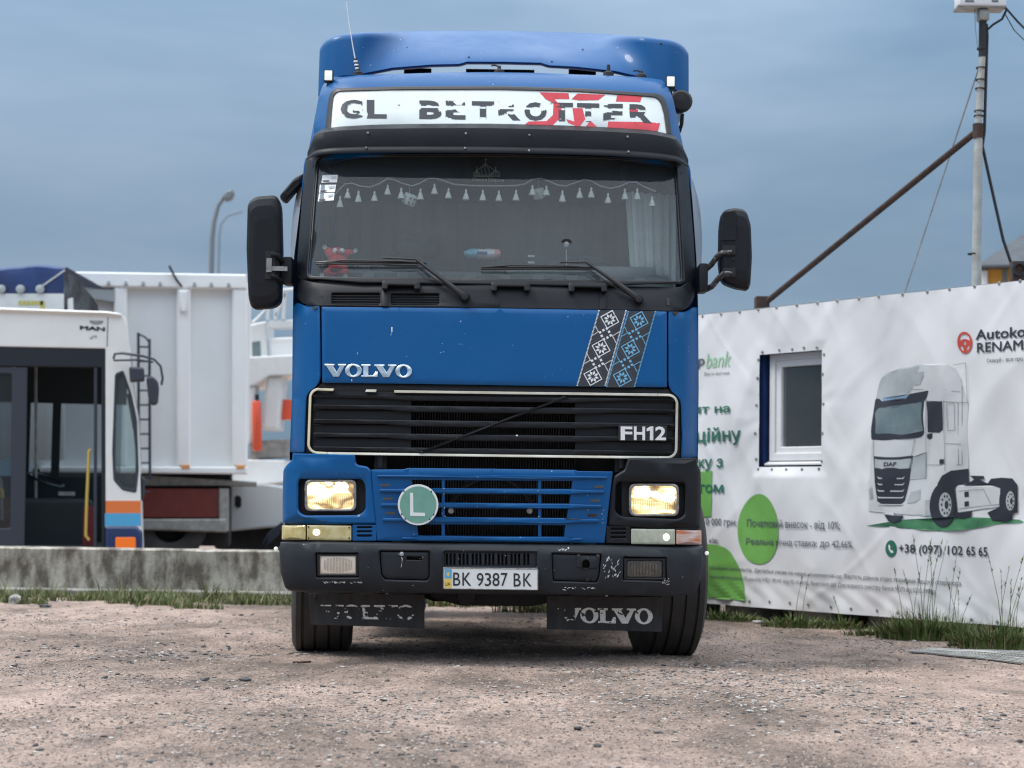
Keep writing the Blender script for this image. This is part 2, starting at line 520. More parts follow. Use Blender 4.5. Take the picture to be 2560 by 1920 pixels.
mat('pack_white', (.80, .78, .78), .35, var=.08, vscale=30)
mat('pack_pink', (.78, .36, .36), .4)
mat('pack_navy', (.03, .10, .30), .4)
mat('emblem_gold', (.58, .55, .38), .5)
mat('mud_flap', (.018, .019, .022), .7, col2=(.035, .034, .033), vscale=7, vstretch=(4, 1, .7), bump=.2, bscale=150)
mat('rust', (.072, .038, .028), .85, col2=(.030, .019, .016), vscale=16, bump=.3)
mat('chassis', (.020, .019, .019), .75, var=.3)
mat('tank_alu', (.42, .43, .44), .35, metal=1, var=.15)
glass_mat('windshield_glass', (.90, .94, .93), dust=.075, dustcol=(.31, .39, .43), ior=1.5)  # dust film tinted bluish, with sky sheen put into its colour
glass_mat('side_glass', (.45, .52, .54), dust=.04)
glass_mat('lamp_glass', (.9, .9, .9), dust=.03, ior=1.45)
mat('concrete', (.44, .41, .345), .92, col2=(.125, .105, .082), vscale=5.0, bump=.6, bscale=40, detail=10, vstretch=(1.5, 1, .6), ramp=(.40, .60))
mat('concrete_pale', (.36, .35, .325), .92, col2=(.20, .19, .175), vscale=6, bump=.5, bscale=40, detail=8)

# ground: pinkish sandy dirt with embedded grit
m = bpy.data.materials.new('dirt'); m.use_nodes = True
N, L = m.node_tree.nodes, m.node_tree.links
b = N['Principled BSDF']; b.inputs['Roughness'].default_value = .95; b.inputs['Specular IOR Level'].default_value = .2
tc = N.new('ShaderNodeTexCoord')
def tn(scale, detail=6, rough=.6, stretch=None):
    n = N.new('ShaderNodeTexNoise'); n.inputs['Scale'].default_value = scale; n.inputs['Detail'].default_value = detail; n.inputs['Roughness'].default_value = rough
    if stretch:
        mp = N.new('ShaderNodeMapping'); mp.inputs['Scale'].default_value = stretch
        L.new(tc.outputs['Object'], mp.inputs[0]); L.new(mp.outputs[0], n.inputs['Vector'])
    else: L.new(tc.outputs['Object'], n.inputs['Vector'])
    return n
def ramp(src, stops):
    c = N.new('ShaderNodeValToRGB'); e = c.color_ramp.elements
    while len(e) < len(stops): e.new(.5)
    for i, (p, col) in enumerate(stops): e[i].position = p; e[i].color = (*col, 1)
    L.new(src, c.inputs[0]); return c
def mixc(fac, a, bb, blend='MIX'):
    x = N.new('ShaderNodeMix'); x.data_type = 'RGBA'; x.blend_type = blend
    if isinstance(fac, float): x.inputs['Factor'].default_value = fac
    else: L.new(fac, x.inputs['Factor'])
    L.new(a, x.inputs[6]); L.new(bb, x.inputs[7]); return x
big = tn(.75, 6, .62, (1, .6, 1))
base = ramp(big.outputs['Fac'], [(.38, (.185, .145, .120)), (.50, (.345, .265, .220)), (.63, (.455, .350, .298))])
mid = tn(5.0, 7, .7, (1, .5, 1))
mcol = ramp(mid.outputs['Fac'], [(.36, (.52, .52, .53)), (.56, (1.05, 1.03, 1.0))])
c1 = mixc(.75, base.outputs[0], mcol.outputs[0], 'MULTIPLY')
fine = tn(60, 7, .85, (1, .4, 1))
fcol = ramp(fine.outputs['Fac'], [(.38, (.30, .29, .28)), (.49, (1, 1, 1)), (.62, (1.5, 1.48, 1.45))])
c2 = mixc(.8, c1.outputs[2], fcol.outputs[0], 'MULTIPLY')
vo = N.new('ShaderNodeTexVoronoi'); vo.inputs['Scale'].default_value = 42; L.new(tc.outputs['Object'], vo.inputs['Vector'])
vsel = N.new('ShaderNodeSeparateColor'); L.new(vo.outputs['Color'], vsel.inputs[0])
spk = N.new('ShaderNodeMath'); spk.operation = 'LESS_THAN'; spk.inputs[1].default_value = .26; L.new(vo.outputs['Distance'], spk.inputs[0])
dens = tn(.9, 4, .6)
dr = N.new('ShaderNodeMapRange'); dr.inputs['From Min'].default_value = .45; dr.inputs['From Max'].default_value = .7; dr.inputs['To Min'].default_value = .96; dr.inputs['To Max'].default_value = .55
L.new(dens.outputs['Fac'], dr.inputs['Value'])
sel = N.new('ShaderNodeMath'); sel.operation = 'GREATER_THAN'; L.new(vsel.outputs[0], sel.inputs[0]); L.new(dr.outputs[0], sel.inputs[1])
sm = N.new('ShaderNodeMath'); sm.operation = 'MULTIPLY'; L.new(spk.outputs[0], sm.inputs[0]); L.new(sel.outputs[0], sm.inputs[1])
scol = ramp(vsel.outputs[1], [(.0, (.055, .052, .050)), (.6, (.16, .155, .15)), (1, (.42, .40, .38))])
c3 = mixc(sm.outputs[0], c2.outputs[2], scol.outputs[0])
L.new(c3.outputs[2], b.inputs['Base Color'])
ad = N.new('ShaderNodeMath'); ad.operation = 'MULTIPLY_ADD'; ad.inputs[1].default_value = .5; L.new(fine.outputs['Fac'], ad.inputs[0]); L.new(mid.outputs['Fac'], ad.inputs[2])
ad2 = N.new('ShaderNodeMath'); ad2.operation = 'MULTIPLY_ADD'; ad2.inputs[1].default_value = .35; L.new(sm.outputs[0], ad2.inputs[0]); L.new(ad.outputs[0], ad2.inputs[2])
bp = N.new('ShaderNodeBump'); bp.inputs['Strength'].default_value = .9; bp.inputs['Distance'].default_value = .022; L.new(ad2.outputs[0], bp.inputs['Height']); L.new(bp.outputs[0], b.inputs['Normal'])
MATS['dirt'] = m

def rand_mat(name, stops, rough=.9, bump=.3):
    m = bpy.data.materials.new(name); m.use_nodes = True
    N, L = m.node_tree.nodes, m.node_tree.links
    b = N['Principled BSDF']; b.inputs['Roughness'].default_value = rough; b.inputs['Specular IOR Level'].default_value = .25
    g = N.new('ShaderNodeNewGeometry'); c = N.new('ShaderNodeValToRGB'); e = c.color_ramp.elements
    while len(e) < len(stops): e.new(.5)
    for i, (p, col) in enumerate(stops): e[i].position = p; e[i].color = (*col, 1)
    L.new(g.outputs['Random Per Island'], c.inputs[0]); L.new(c.outputs[0], b.inputs['Base Color'])
    MATS[name] = m
    return m
rand_mat('gravel_stone', [(0, (.055, .055, .058)), (.25, (.13, .128, .125)), (.50, (.22, .205, .19)), (.80, (.36, .32, .29)), (1, (.52, .50, .47))])
rand_mat('grass_blade', [(0, (.050, .080, .022)), (.35, (.085, .125, .036)), (.62, (.13, .155, .055)), (.78, (.22, .20, .10)), (1, (.34, .30, .19))], .7)
rand_mat('weed_blade', [(0, (.045, .080, .020)), (.45, (.085, .130, .034)), (.75, (.14, .175, .065)), (.9, (.24, .21, .105)), (1, (.32, .27, .16))], .7)
mat('rock_grey', (.13, .13, .13), .9, col2=(.055, .055, .058), vscale=14, bump=.5, bscale=60)
mat('rock_pale', (.40, .385, .36), .9, col2=(.24, .23, .22), vscale=12, bump=.5, bscale=60)

# ------------------------------------------------------------------ ground sheet
def gz(x, y):
    """small unevenness of the yard, level under the wheels and away from the camera's surroundings"""
    k = max(0, min(1, (20 - y) / 4)) * max(0, min(1, (9 - abs(x)) / 2))
    return k * (.020 * noise.noise(Vector((x * .7, y * .7, 3))) + .010 * noise.noise(Vector((x * 2.6, y * 2.6, 7))) + .004 * noise.noise(Vector((x * 8, y * 8, 1)))) - .004
def axis(core0, core1, step, far):
    a = [core0 + i * step for i in range(int((core1 - core0) / step) + 1)]
    g, s, l = core1, step, []
    while g < far: s *= 1.5; g += s; l.append(g)
    g, s, k = core0, step, []
    while g > -far: s *= 1.5; g -= s; k.append(g)
    return k[::-1] + a + l
xs = axis(-6.5, 6.5, .07, 900); ys = axis(4.0, 18.5, .07, 1200)
gm = MB().grid([[(x, y, gz(x, y)) for x in xs] for y in ys])
ground = gm.build('ground', 'dirt', None, 60, recalc=False)
tag(ground, kind='structure', label='pinkish sandy dirt yard strewn with gravel')

# ================================================================== the blue truck
XC = -0.10                        # truck centre line
Y0 = 10.30                        # bumper front
truck = thing('truck', 'blue tractor truck with lit headlights, roof deflector and round green L sign', 'truck', (XC, Y0 + 1, 0))

def zpx(py, dy): return W(1235, py, Y0 + dy).z
_base = [(zpx(py, dy), dy) for py, dy in ((1400, .06), (1310, .05), (1178, .05), (1166, .06), (1152, .10), (1132, .105), (960, .115), (775, .15), (700, .21), (395, .52), (330, .57), (225, .68), (205, .74), (192, .80), (182, .90))]
_wid = [(zpx(1135, .3), 1.160), (zpx(780, .35), 1.160), (zpx(640, .4), 1.160), (zpx(400, .7), 1.140), (zpx(230, .9), 1.090), (zpx(180, 1), 1.06)]
def lerp_tab(t, z):
    if z <= t[0][0]: return t[0][1]
    for (a, u), (b, w) in zip(t, t[1:]):
        if z <= b: return u + (w - u) * (z - a) / (b - a)
    return t[-1][1]
def plan(x, Wd, r, sag=.05):
    a = abs(x); y = sag * (a / 1.15) ** 2
    u = min(max(0, a - (Wd - r)), r * .97)
    return y + r - math.sqrt(r * r - u * u)
def F(x, z):                      # front skin of the cab
    return Y0 + lerp_tab(_base, z) + plan(x - XC, lerp_tab(_wid, z), .20)
def FH(x, z):                     # headlight panels and lower grille
    return Y0 + .045 + plan(x - XC, 1.21, .17, .05)
_bz = [(zpx(1489, .05), .075), (zpx(1478, .03), .035), (zpx(1440, 0), 0.008), (zpx(1400, 0), 0), (zpx(1375, 0), .004), (zpx(1364, 0), .018), (zpx(1356, 0), .05)]
def FB(x, z):                     # bumper
    return Y0 + lerp_tab(_bz, z) + plan(x - XC, 1.235, .20, .045)
def FR(x, z):                     # radiator plane behind the grilles
    return Y0 + .26
def S(px, py, fn=F):
    d = ray(px, py); y = Y0 + .15
    for _ in range(24):
        t = y / d.y
        y += .55 * (fn(d.x * t, CAMH + d.z * t) - y)
    t = y / d.y
    return (d.x * t, CAMH + d.z * t)
def S3(px, py, fn=F, off=0):
    x, z = S(px, py, fn)
    return Vector((x, fn(x, z) - off, z))
def mpf(fn=F, off=0): return lambda u, v, d: (u, fn(u, v) - off + d, v)
def P(name, loops, m, parent=truck, fn=F, off=0, grid=.07, thick=.02, bevel=.005, keep=None, smooth=38, nz=False):
    """front panel: outline loops in photo pixels laid on a truck surface"""
    return sheet(name, [[S(p[0], p[1], fn) for p in l] for l in loops], mpf(fn, off), m, parent, grid, thick, bevel, keep, smooth, nz)
def dens(l, n=3):
    out = []
    for i in range(len(l)):
        a, b = l[i], l[(i + 1) % len(l)]
        out += [(a[0] + (b[0] - a[0]) * k / n, a[1] + (b[1] - a[1]) * k / n) for k in range(n)]
    return out
def Q6(x, y): return (690 + x / 3.191, 1140 + y / 3.191)
def Q7(x, y): return (1220 + x / 3.191, 1140 + y / 3.191)
def Q4(x, y): return (690 + x / 3.771, 740 + y / 3.771)
def Q5(x, y): return (1220 + x / 3.770, 740 + y / 3.770)
def Q1(x, y): return (680 + x / 2.011, y / 2.011)
def Q2(x, y): return (600 + x / 3.16, 360 + y / 3.16)
def Q3(x, y): return (1200 + x / 3.16, 360 + y / 3.16)

# ---- cab shell: silhouette swept backwards, with side windows
sil_l = [(724, 1150), (724, 1132), (731, 960), (732, 780), (733, 700), (735, 640), (752, 500), (764, 415), (782, 318), (797, 240), (806, 215)]
sil_t = [(818, 199), (837, 191), (900, 187), (1000, 184), (1110, 181), (1227, 180), (1350, 182), (1450, 186), (1560, 190), (1620, 194), (1655, 199)]
sil_r = [(1672, 219), (1684, 250), (1699, 325), (1720, 420), (1731, 500), (1741, 640), (1744, 705), (1746, 785), (1747, 965), (1745, 1140), (1745, 1158)]
path = [S3(*p) for p in sil_l + sil_t + sil_r]
YB = Y0 + 2.25
path = [Vector((p.x, p.y + .006, p.z)) for p in path]
nL, nT = len(sil_l), len(sil_t)
YW0, YW1 = Y0 + .78, Y0 + 1.50
cols = [0, YW0, YW1, Y0 + 1.9, YB]
mb = MB(); rows = []
for i, p in enumerate(path):
    r = []
    for k, yy in enumerate(cols):
        y = p.y if k == 0 else max(p.y + .02 * k, yy)
        sag = .012 * math.sin(math.pi * (y - p.y) / max(.1, YB - p.y))
        out = Vector((p.x - XC, 0, p.z - 2.2)).normalized() * sag
        r.append(Vector((p.x, y, p.z)) + out)
    rows.append(r)
zw0, zw1 = zpx(690, .4), zpx(430, .6)
for i in range(len(rows) - 1):
    za, zb = (rows[i][0].z + rows[i + 1][0].z) / 2, 0
    for k in range(len(cols) - 1):
        if k == 1 and (i < nL or i >= nL + nT - 1) and zw0 < za < zw1: continue
        mb.add([rows[i][k], rows[i][k + 1], rows[i + 1][k + 1], rows[i + 1][k]], [(0, 1, 2, 3)])
zb = path[0].z
n = len(path)
mb.add([r[-1] for r in rows], [tuple(range(n))])
cab_shell = mb.build('cab_shell', 'blue_paint', truck, 40)
for sgn, idx in ((-1, range(0, nL)), (1, range(nL + nT, n))):
    side = sorted([(rows[i][0].z, rows[i][1].x) for i in idx])
    def sx(z, side=side): return lerp_tab(side, z)
    mp = lambda u, v, d, sgn=sgn, sx=sx: (sx(v) + sgn * (.022 - d), u, v)
    door = sheet('door', [rr([(YW0 - .10, zb + .02), (YW1 + .10, zb + .02), (YW1 + .10, zw1 + .12), (YW0 + .02, zw1 + .12)], .06), rr([(YW0 + .0, zw0 + .02), (YW1 - .02, zw0 + .02), (YW1 - .02, zw1 - .02), (YW0 + .08, zw1 - .02)], .05)], mp, 'blue_paint', truck, .15, .03, .006)
    sheet('door_handle', [rect(YW1 - .12, zw0 - .22, YW1 + .02, zw0 - .17, .02)], lambda u, v, d, sgn=sgn, sx=sx: (sx(v) + sgn * (.04 - d), u, v), 'black_plastic', door, None, .03, .005)
    sheet('side_window', [[(YW0 - .01, zw0 - .02), (YW1 + .01, zw0 - .02), (YW1 + .01, zw1 + .03), (YW0 - .01, zw1 + .03)]], lambda u, v, d, sgn=sgn, sx=sx: (sx(v) + sgn * (.004 - d), u, v), 'side_glass', door, .15, .004)
    # smoked wind deflector standing off the door window
    m2 = MB()
    for k in range(9):
        z = zw0 + .05 + (zw1 - zw0 + .05) * k / 8
        bul = math.sin(math.pi * min(1, (k + .6) / 8.8)) ** .5
        m2.v += [(sx(z) + sgn * .012, YW0 - .06 + .02 * k, z), (sx(z) + sgn * (.012 + .060 * bul), YW0 + .02 + .02 * k, z), (sx(z) + sgn * (.012 + .064 * bul), YW0 + .09 + .02 * k, z)]
    m2.f += [(3 * k + j, 3 * k + j + 1, 3 * k + j + 4, 3 * k + j + 3) for k in range(8) for j in range(2)]
    m2.build('wind_deflector', 'smoke_grey' if 'smoke_grey' in MATS else mat('smoke_grey', (.22, .23, .25), .2, coat=.4), truck, 60)

# ---- corner panels beside hood and upper grille
P('corner_panel', [rr([(799, 764, 2), (801, 880, 1), (801, 958, 20), (766, 985, 16), (762, 1090, 2), (761, 1131, 2), (725, 1131, 3), (730, 985, 4), (731, 860, 3), (732, 768, 3), (742, 756, 3), (760, 764, 3)], 3)], 'blue_paint', bevel=.006)
P('corner_panel', [rr([(1671, 777, 2), (1671, 870, 1), (1671, 972, 20), (1702, 998, 16), (1705, 1090, 2), (1703, 1145, 4), (1743, 1143, 3), (1746, 985, 4), (1746, 860, 3), (1744, 768, 3), (1735, 768, 3), (1712, 780, 3)], 3)], 'blue_paint', bevel=.006)
# rusty spots where the cowl meets the corners
P('rust_spot', [rr([(778, 768), (795, 768), (786, 775)], 2)], 'rust', off=.003, grid=None, thick=.002, bevel=0)
P('rust_spot', [rr([(1681, 779), (1697, 779), (1688, 789)], 2)], 'rust', off=.003, grid=None, thick=.002, bevel=0)

# ---- hood
hood = P('hood', [rr([(804, 767), (1000, 769), (1250, 771), (1496, 775), (1667, 779), (1667, 968), (1440, 966), (1200, 962), (1000, 959), (806, 957)], 3)], 'blue_paint', off=.006, bevel=.006)
for ch, loops, a, c in VOLVO:
    x0, x1 = 812 + 218 * a, 812 + 218 * c
    y0, y1 = 910.5 + 2.5 * a, 942 + 2.5 * a
    P('letter', in_quad(loops, (x0, y0), (x1, y0), (x1, y1), (x0, y1)), 'chrome', hood, off=.014, grid=None, thick=.012, bevel=.0014)
for sc in (((978, 818), (981.5, 818), (981, 830), (979, 832)), ((977.5, 834), (979, 834), (977, 840)), ((878, 949), (881, 948), (880, 955))):
    P('paint_scratch', [list(sc)], 'flake_white', hood, off=.0068, grid=None, thick=0, bevel=0)
# embroidery-pattern stripes
def stripe(dx, dy, light):
    f = lambda x, y: Q5(x + dx, y + dy)
    tl, tr, br, bl = (1040, 132), (1303, 134), (1103, 852), (832, 852)
    base = P('patterned_stripe', [[f(*p) for p in (tl, tr, br, bl)]], 'decal_black', hood, off=.0075, grid=.06, thick=.001, bevel=0)
    ex, ey = -.278, .961          # along the stripe
    qx, qy = .961, .278           # across
    def loc(c, a, b): return f(c[0] + qx * a + ex * b, c[1] + qy * a + ey * b)
    white, grey = [], []
    def keepin(l):
        ok = all(122 + dy <= (p[1] - 740) * 3.77 <= 862 + dy for p in l)
        return ok
    for c in ((1147, 222), (1065, 492), (988, 760)):
        for o, i in ((93, 81), (124, 115)):
            if o > 100:
                segs = [((0, -1), (1, 0)), ((1, 0), (0, 1)), ((0, 1), (-1, 0)), ((-1, 0), (0, -1))]
                for (a0, b0), (a1, b1) in segs:   # thin outer frame
                    l = [loc(c, a0 * o, b0 * o), loc(c, a1 * o, b1 * o), loc(c, a1 * i, b1 * i), loc(c, a0 * i, b0 * i)]
                    if keepin(l): grey.append([l])
            else:
                o4 = [loc(c, a * o, b * o) for a, b in ((0, -1), (1, 0), (0, 1), (-1, 0))]
                i4 = [loc(c, a * i, b * i) for a, b in ((0, -1), (1, 0), (0, 1), (-1, 0))]
                if keepin(o4): white.append([o4, i4])
        for k in range(8):
            t = math.pi * k / 4
            d = (math.cos(t), math.sin(t)); e = (-d[1], d[0])
            white.append([[loc(c, d[0] * r + e[0] * s, d[1] * r + e[1] * s) for r, s in ((14, 0), (34, 12), (58, 0), (34, -12))]])
    for c in ((1106, 358), (1030, 625)):
        for a, b in ((0, -52), (28, -28), (52, 0), (28, 28), (0, 52), (-28, 28), (-52, 0), (-28, -28)):
            white.append([[loc(c, a + u * 15, b + v * 15) for u, v in ((0, -1), (1, 0), (0, 1), (-1, 0))]])
        for sg in (-1, 1):                        # toothed chevrons at the sides
            for j in range(6):
                for (a0, b0, a1, b1) in ((sg * 62, 0, sg * 118, -58), (sg * 62, 0, sg * 118, 58)):
                    t0, t1 = j / 6, (j + .62) / 6
                    p0 = (a0 + (a1 - a0) * t0, b0 + (b1 - b0) * t0); p1 = (a0 + (a1 - a0) * t1, b0 + (b1 - b0) * t1)
                    l = [loc(c, p0[0], p0[1]), loc(c, p1[0], p1[1]), loc(c, p1[0] + sg * 13, p1[1]), loc(c, p0[0] + sg * 13, p0[1])]
                    white.append([l])
    for (xa, xb) in ((1040, 832), (1295, 1095)):  # dotted edge lines
        for j in range(58):
            t = j / 58
            x, y = xa + (xb - xa) * t, 134 + 716 * t
            white.append([[f(x + 1, y), f(x + 13, y + 3), f(x + 10, y + 10), f(x - 2, y + 7)]])
    for grp, mt, nm in ((white, light, 'stitch_pattern'), (grey, 'decal_grey', 'stitch_border')):
        g = MB()
        for loops in grp:
            vs, fs = sheet_geo([[S(p[0], p[1]) for p in l] for l in loops], mpf(F, .0088), None, 0, 0)
            g.add(vs, fs)
        o = g.build(nm, mt, base, 0, recalc=False)
        o['kind'] = 'stuff'
stripe(0, 0, 'decal_white')
stripe(276, 10, 'decal_lightblue')

# ---- upper grille
P('grille_surround', [rr([(803, 957), (1000, 960), (1250, 964), (1500, 968), (1671, 971), (1702, 998, 18), (1705, 1147, 4), (1500, 1146, 1), (1230, 1142, 1), (900, 1137, 1), (762, 1132, 4), (765, 990, 18)], 4),
   rr([(790, 985), (1672, 996), (1686, 1010), (1686, 1132), (1672, 1138), (790, 1126), (780, 1115), (780, 996)], 8)], 'dark_part', off=-.02, grid=.09, thick=.05, bevel=.004)
def line(xa, ya, xb, yb, x): return ya + (yb - ya) * (x - xa) / (xb - xa)
grille = P('grille', [rr([(776, 976, 20), (1000, 980, 2), (1250, 983, 2), (1500, 986, 2), (1694, 988, 22), (1694, 1144, 18), (1500, 1144, 2), (1250, 1140, 2), (1000, 1136, 2), (774, 1133, 20)], 3),
   rect(1028, 996, 1437, 1130)], 'black_plastic', off=-.012, grid=.08, thick=.012, bevel=.003)
def slat_loop(i, xl=784, xr=1690):
    a = (990, 1017, 1053, 1087, 1121)[i]; h = (8, 11, 11, 11, 10)[i]
    sl = .0128
    top = [(x, a - h / 2 + (x - 784) * sl) for x in (xl, 960, 1028, 1230, 1437, 1520, xr)]
    bot = [(x, a + h / 2 + (x - 784) * sl + (4.5 if 1000 < x < 1460 else 0)) for x in (xr, 1520, 1437, 1230, 1028, 960, xl)]
    return top + bot
for i in range(5):
    P('slat', [slat_loop(i)], 'black_plastic', grille, off=.012, grid=.08, thick=.035, bevel=.004)
    if i:
        a = (990, 1017, 1053, 1087, 1121)[i]
        P('slat_lip', [[(784, a + 6.5), (1690, a + 18), (1690, a + 20.5), (784, a + 9)]], 'gasket', grille, off=.002, grid=.1, thick=.016, bevel=0)
# white trim round the grille, some pieces lost
def band(path_o, path_i, name, mt, off=.016):
    P(name, [path_o + path_i[::-1]], mt, grille, off=off, grid=None, thick=.02, bevel=.0012)
def arc(cx, cy, r, a0, a1, n=7): return [(cx + r * math.cos(R(a0 + (a1 - a0) * k / n)), cy + r * math.sin(R(a0 + (a1 - a0) * k / n))) for k in range(n + 1)]
band([(836, 972)] + [(800, 971)] + arc(798, 995, 25, -95, -180) + arc(794, 1110, 25, 180, 95) + [(818, 1136.5)], [(833, 978)] + [(800, 977)] + arc(798, 995, 19, -95, -180) + arc(794, 1110, 19, 180, 95) + [(818, 1130.5)], 'trim_strip', 'trim_yellowed')
band([(916, 974), (942, 974.5)], [(914, 980), (940, 980.5)], 'trim_strip', 'trim_white')
band([(986, 976), (1250, 979.5), (1500, 982.5), (1644, 984.5)], [(986, 982), (1250, 985.5), (1500, 988.5), (1644, 990.5)], 'trim_strip', 'trim_white')
band([(1645, 984.5), (1668, 984.8)] + arc(1670, 1010, 25, -90, 0) + arc(1668, 1122, 25, 0, 85) + [(1645, 1147)], [(1645, 990.5), (1668, 990.8)] + arc(1670, 1010, 19, -90, 0) + arc(1668, 1122, 19, 0, 85) + [(1645, 1141)], 'trim_strip', 'trim_white')
band([(819, 1130.5), (1000, 1133), (1250, 1136.5), (1500, 1139.5), (1644, 1141)], [(819, 1136.5), (1000, 1139), (1250, 1142.5), (1500, 1145.5), (1644, 1147)], 'trim_strip', 'trim_white')
P('diagonal_bar', [[(1046, 1130), (1060, 1131.5), (1421, 993), (1406, 992)]], 'black_plastic', grille, off=.022, grid=.08, thick=.016, bevel=.003)
for x, y in ((1055, 1130), (1143, 1095), (1232, 1061), (1321, 1026), (1409, 993)):
    P('rivet', [ell(x, y, 2.6, 2.2, 10)], 'dark_part', grille, off=.026, grid=None, thick=.004, bevel=.0008)
bd = P('model_badge', [rr([(1546, 1063), (1667, 1065), (1666, 1104), (1545, 1102)], 4)], 'gasket', grille, off=.022, grid=None, thick=.02, bevel=.002)
P('letter', [[(1616, 1072), (1625, 1066.8), (1632.5, 1066.8), (1632.5, 1101), (1624, 1101), (1624, 1077), (1616, 1079)]], 'badge_white', bd, off=.026, grid=None, thick=.004, bevel=.0006)
for s, x0, x1 in (('F', 1551, 1580), ('H', 1584, 1612), ('2', 1637, 1664)):
    lp, _ = text_loops(s, .028)
    P('letter', in_quad(lp, (x0, 1066.5), (x1, 1067), (x1, 1101), (x0, 1100.5)), 'badge_white', bd, off=.026, grid=None, thick=.004, nz=True)
P('insect_splat', [ell(1292, 1089, 3, 2, 8)], 'badge_white', grille, off=.0165, grid=None, thick=.001, bevel=0)

# ---- radiator and dark depth behind the grilles
rad = MB()
a, c = W(760, 960, Y0 + .34), W(1710, 1360, Y0 + .34)
rad.box((a.x, Y0 + .33, c.z), (c.x, Y0 + .36, a.z))
radiator = rad.build('radiator_backing', 'dark_part', truck, 0)
fins = MB()
xl, xr = W(1022, 1200, Y0 + .26).x, W(1440, 1200, Y0 + .26).x
zt, zbm = W(1230, 975, Y0 + .26).z, W(1230, 1356, Y0 + .26).z
nf = 62
for k in range(nf):
    x = xl + (xr - xl) * (k + .5) / nf
    jz = random.Random(k).uniform(-.004, .004)
    fins.box((x - .0030 + jz * .2, Y0 + .255 + jz, zbm), (x + .0030, Y0 + .325, zt))
o = fins.build('radiator_fins', 'radiator', truck, 0); o['kind'] = 'stuff'
fan = MB().lathe([(.23, 0), (.245, .01), (.26, 0)], ((xl + xr) / 2, Y0 + .245, W(1230, 1300, Y0 + .25).z), (0, 1, 0), 40)
fan.build('fan_ring', 'dark_part', truck)
for px in (948, 1555):             # brackets in the gap above the lower grille
    c = S3(px, 1158, FH)
    mb = MB().box((c.x - .035, Y0 + .16, c.z - .05), (c.x + .035, Y0 + .26, c.z + .05)); mb.tube([(c.x, Y0 + .15, c.z - .03), (c.x, Y0 + .15, c.z + .07)], .02, 8)
    mb.build('hinge_bracket', 'rubber', truck, bevel=.006)
for px in (1128, 1324):            # tow fittings seen between the bars
    c = W(px, 1277, Y0 + .12)
    MB().lathe([(0, -.02), (.016, -.02), (.018, 0), (.018, .05)], c, (0, 1, 0), 14).build('tow_pin', 'steel', truck)

# ---- headlight panels
hp_l = P('headlight_panel', [rr([(731, 1133, 2), (886, 1137, 2), (889, 1158, 8), (896, 1163, 5), (918, 1166, 6), (927, 1176, 5), (933, 1230, 2), (941, 1309, 3), (830, 1310, 2), (706, 1307, 5), (706, 1240, 4), (708, 1172, 10), (722, 1157, 10), (730, 1150, 8)], 3),
    rr([(749, 1197), (905, 1197), (914, 1215), (914, 1274), (898, 1288), (760, 1289), (745, 1278), (745, 1205)], 9)], 'blue_paint', fn=FH, off=0, thick=.05, bevel=.010)
hp_r = P('headlight_panel', [rr([(1571, 1145, 3), (1742, 1145, 3), (1745, 1165, 8), (1752, 1176, 8), (1753, 1240, 4), (1752, 1321, 5), (1640, 1320, 2), (1521, 1314, 3), (1528, 1240, 2), (1536, 1190, 6), (1552, 1180, 8), (1562, 1174, 5)], 3),
    rr([(1548, 1204), (1709, 1206), (1714, 1216), (1712, 1288), (1696, 1298), (1556, 1292), (1538, 1280), (1540, 1212)], 9)], 'black_plastic', fn=FH, off=0, thick=.05, bevel=.010)
hp_r['label'] = 'unpainted black headlight panel'
mat('lamp_glow', (.9, .8, .6), .25)
m = MATS['lamp_glow']; N, L = m.node_tree.nodes, m.node_tree.links; b = N['Principled BSDF']
tc = N.new('ShaderNodeTexCoord'); no = N.new('ShaderNodeTexNoise'); no.inputs['Scale'].default_value = 13; no.inputs['Detail'].default_value = 2.5; no.inputs['Distortion'].default_value = .9
mp_ = N.new('ShaderNodeMapping'); mp_.inputs['Scale'].default_value = (.55, 1, 1.2); L.new(tc.outputs['Object'], mp_.inputs[0]); L.new(mp_.outputs[0], no.inputs['Vector'])
cr = N.new('ShaderNodeValToRGB'); e = cr.color_ramp.elements
e[0].position = .34; e[0].color = (.02, .010, .003, 1); e[1].position = .66; e[1].color = (1.5, 1.25, .80, 1)
k = e.new(.45); k.color = (.22, .13, .045, 1); k = e.new(.55); k.color = (.75, .54, .25, 1)
L.new(no.outputs['Fac'], cr.inputs[0]); L.new(cr.outputs[0], b.inputs['Emission Color']); b.inputs['Emission Strength'].default_value = 1.15
b.inputs['Base Color'].default_value = (.4, .36, .3, 1); b.inputs['Metallic'].default_value = .6
mat('bulb_glow', (1, 1, 1), .3, emit=(1, .91, .68), estr=4.0)
def fluted(name, ior=1.45):
    m = glass_mat(name, (.95, .94, .90), dust=.02, ior=ior)
    N, L = m.node_tree.nodes, m.node_tree.links
    tc = N.new('ShaderNodeTexCoord'); wv = N.new('ShaderNodeTexWave'); wv.inputs['Scale'].default_value = 40; wv.bands_direction = 'X'
    L.new(tc.outputs['Object'], wv.inputs['Vector']); bp = N.new('ShaderNodeBump'); bp.inputs['Strength'].default_value = .8; bp.inputs['Distance'].default_value = .01
    L.new(wv.outputs['Fac'], bp.inputs['Height'])
    for n_ in N:
        if n_.type == 'BSDF_GLOSSY': L.new(bp.outputs[0], n_.inputs['Normal'])
    return m
fluted('fluted_glass')
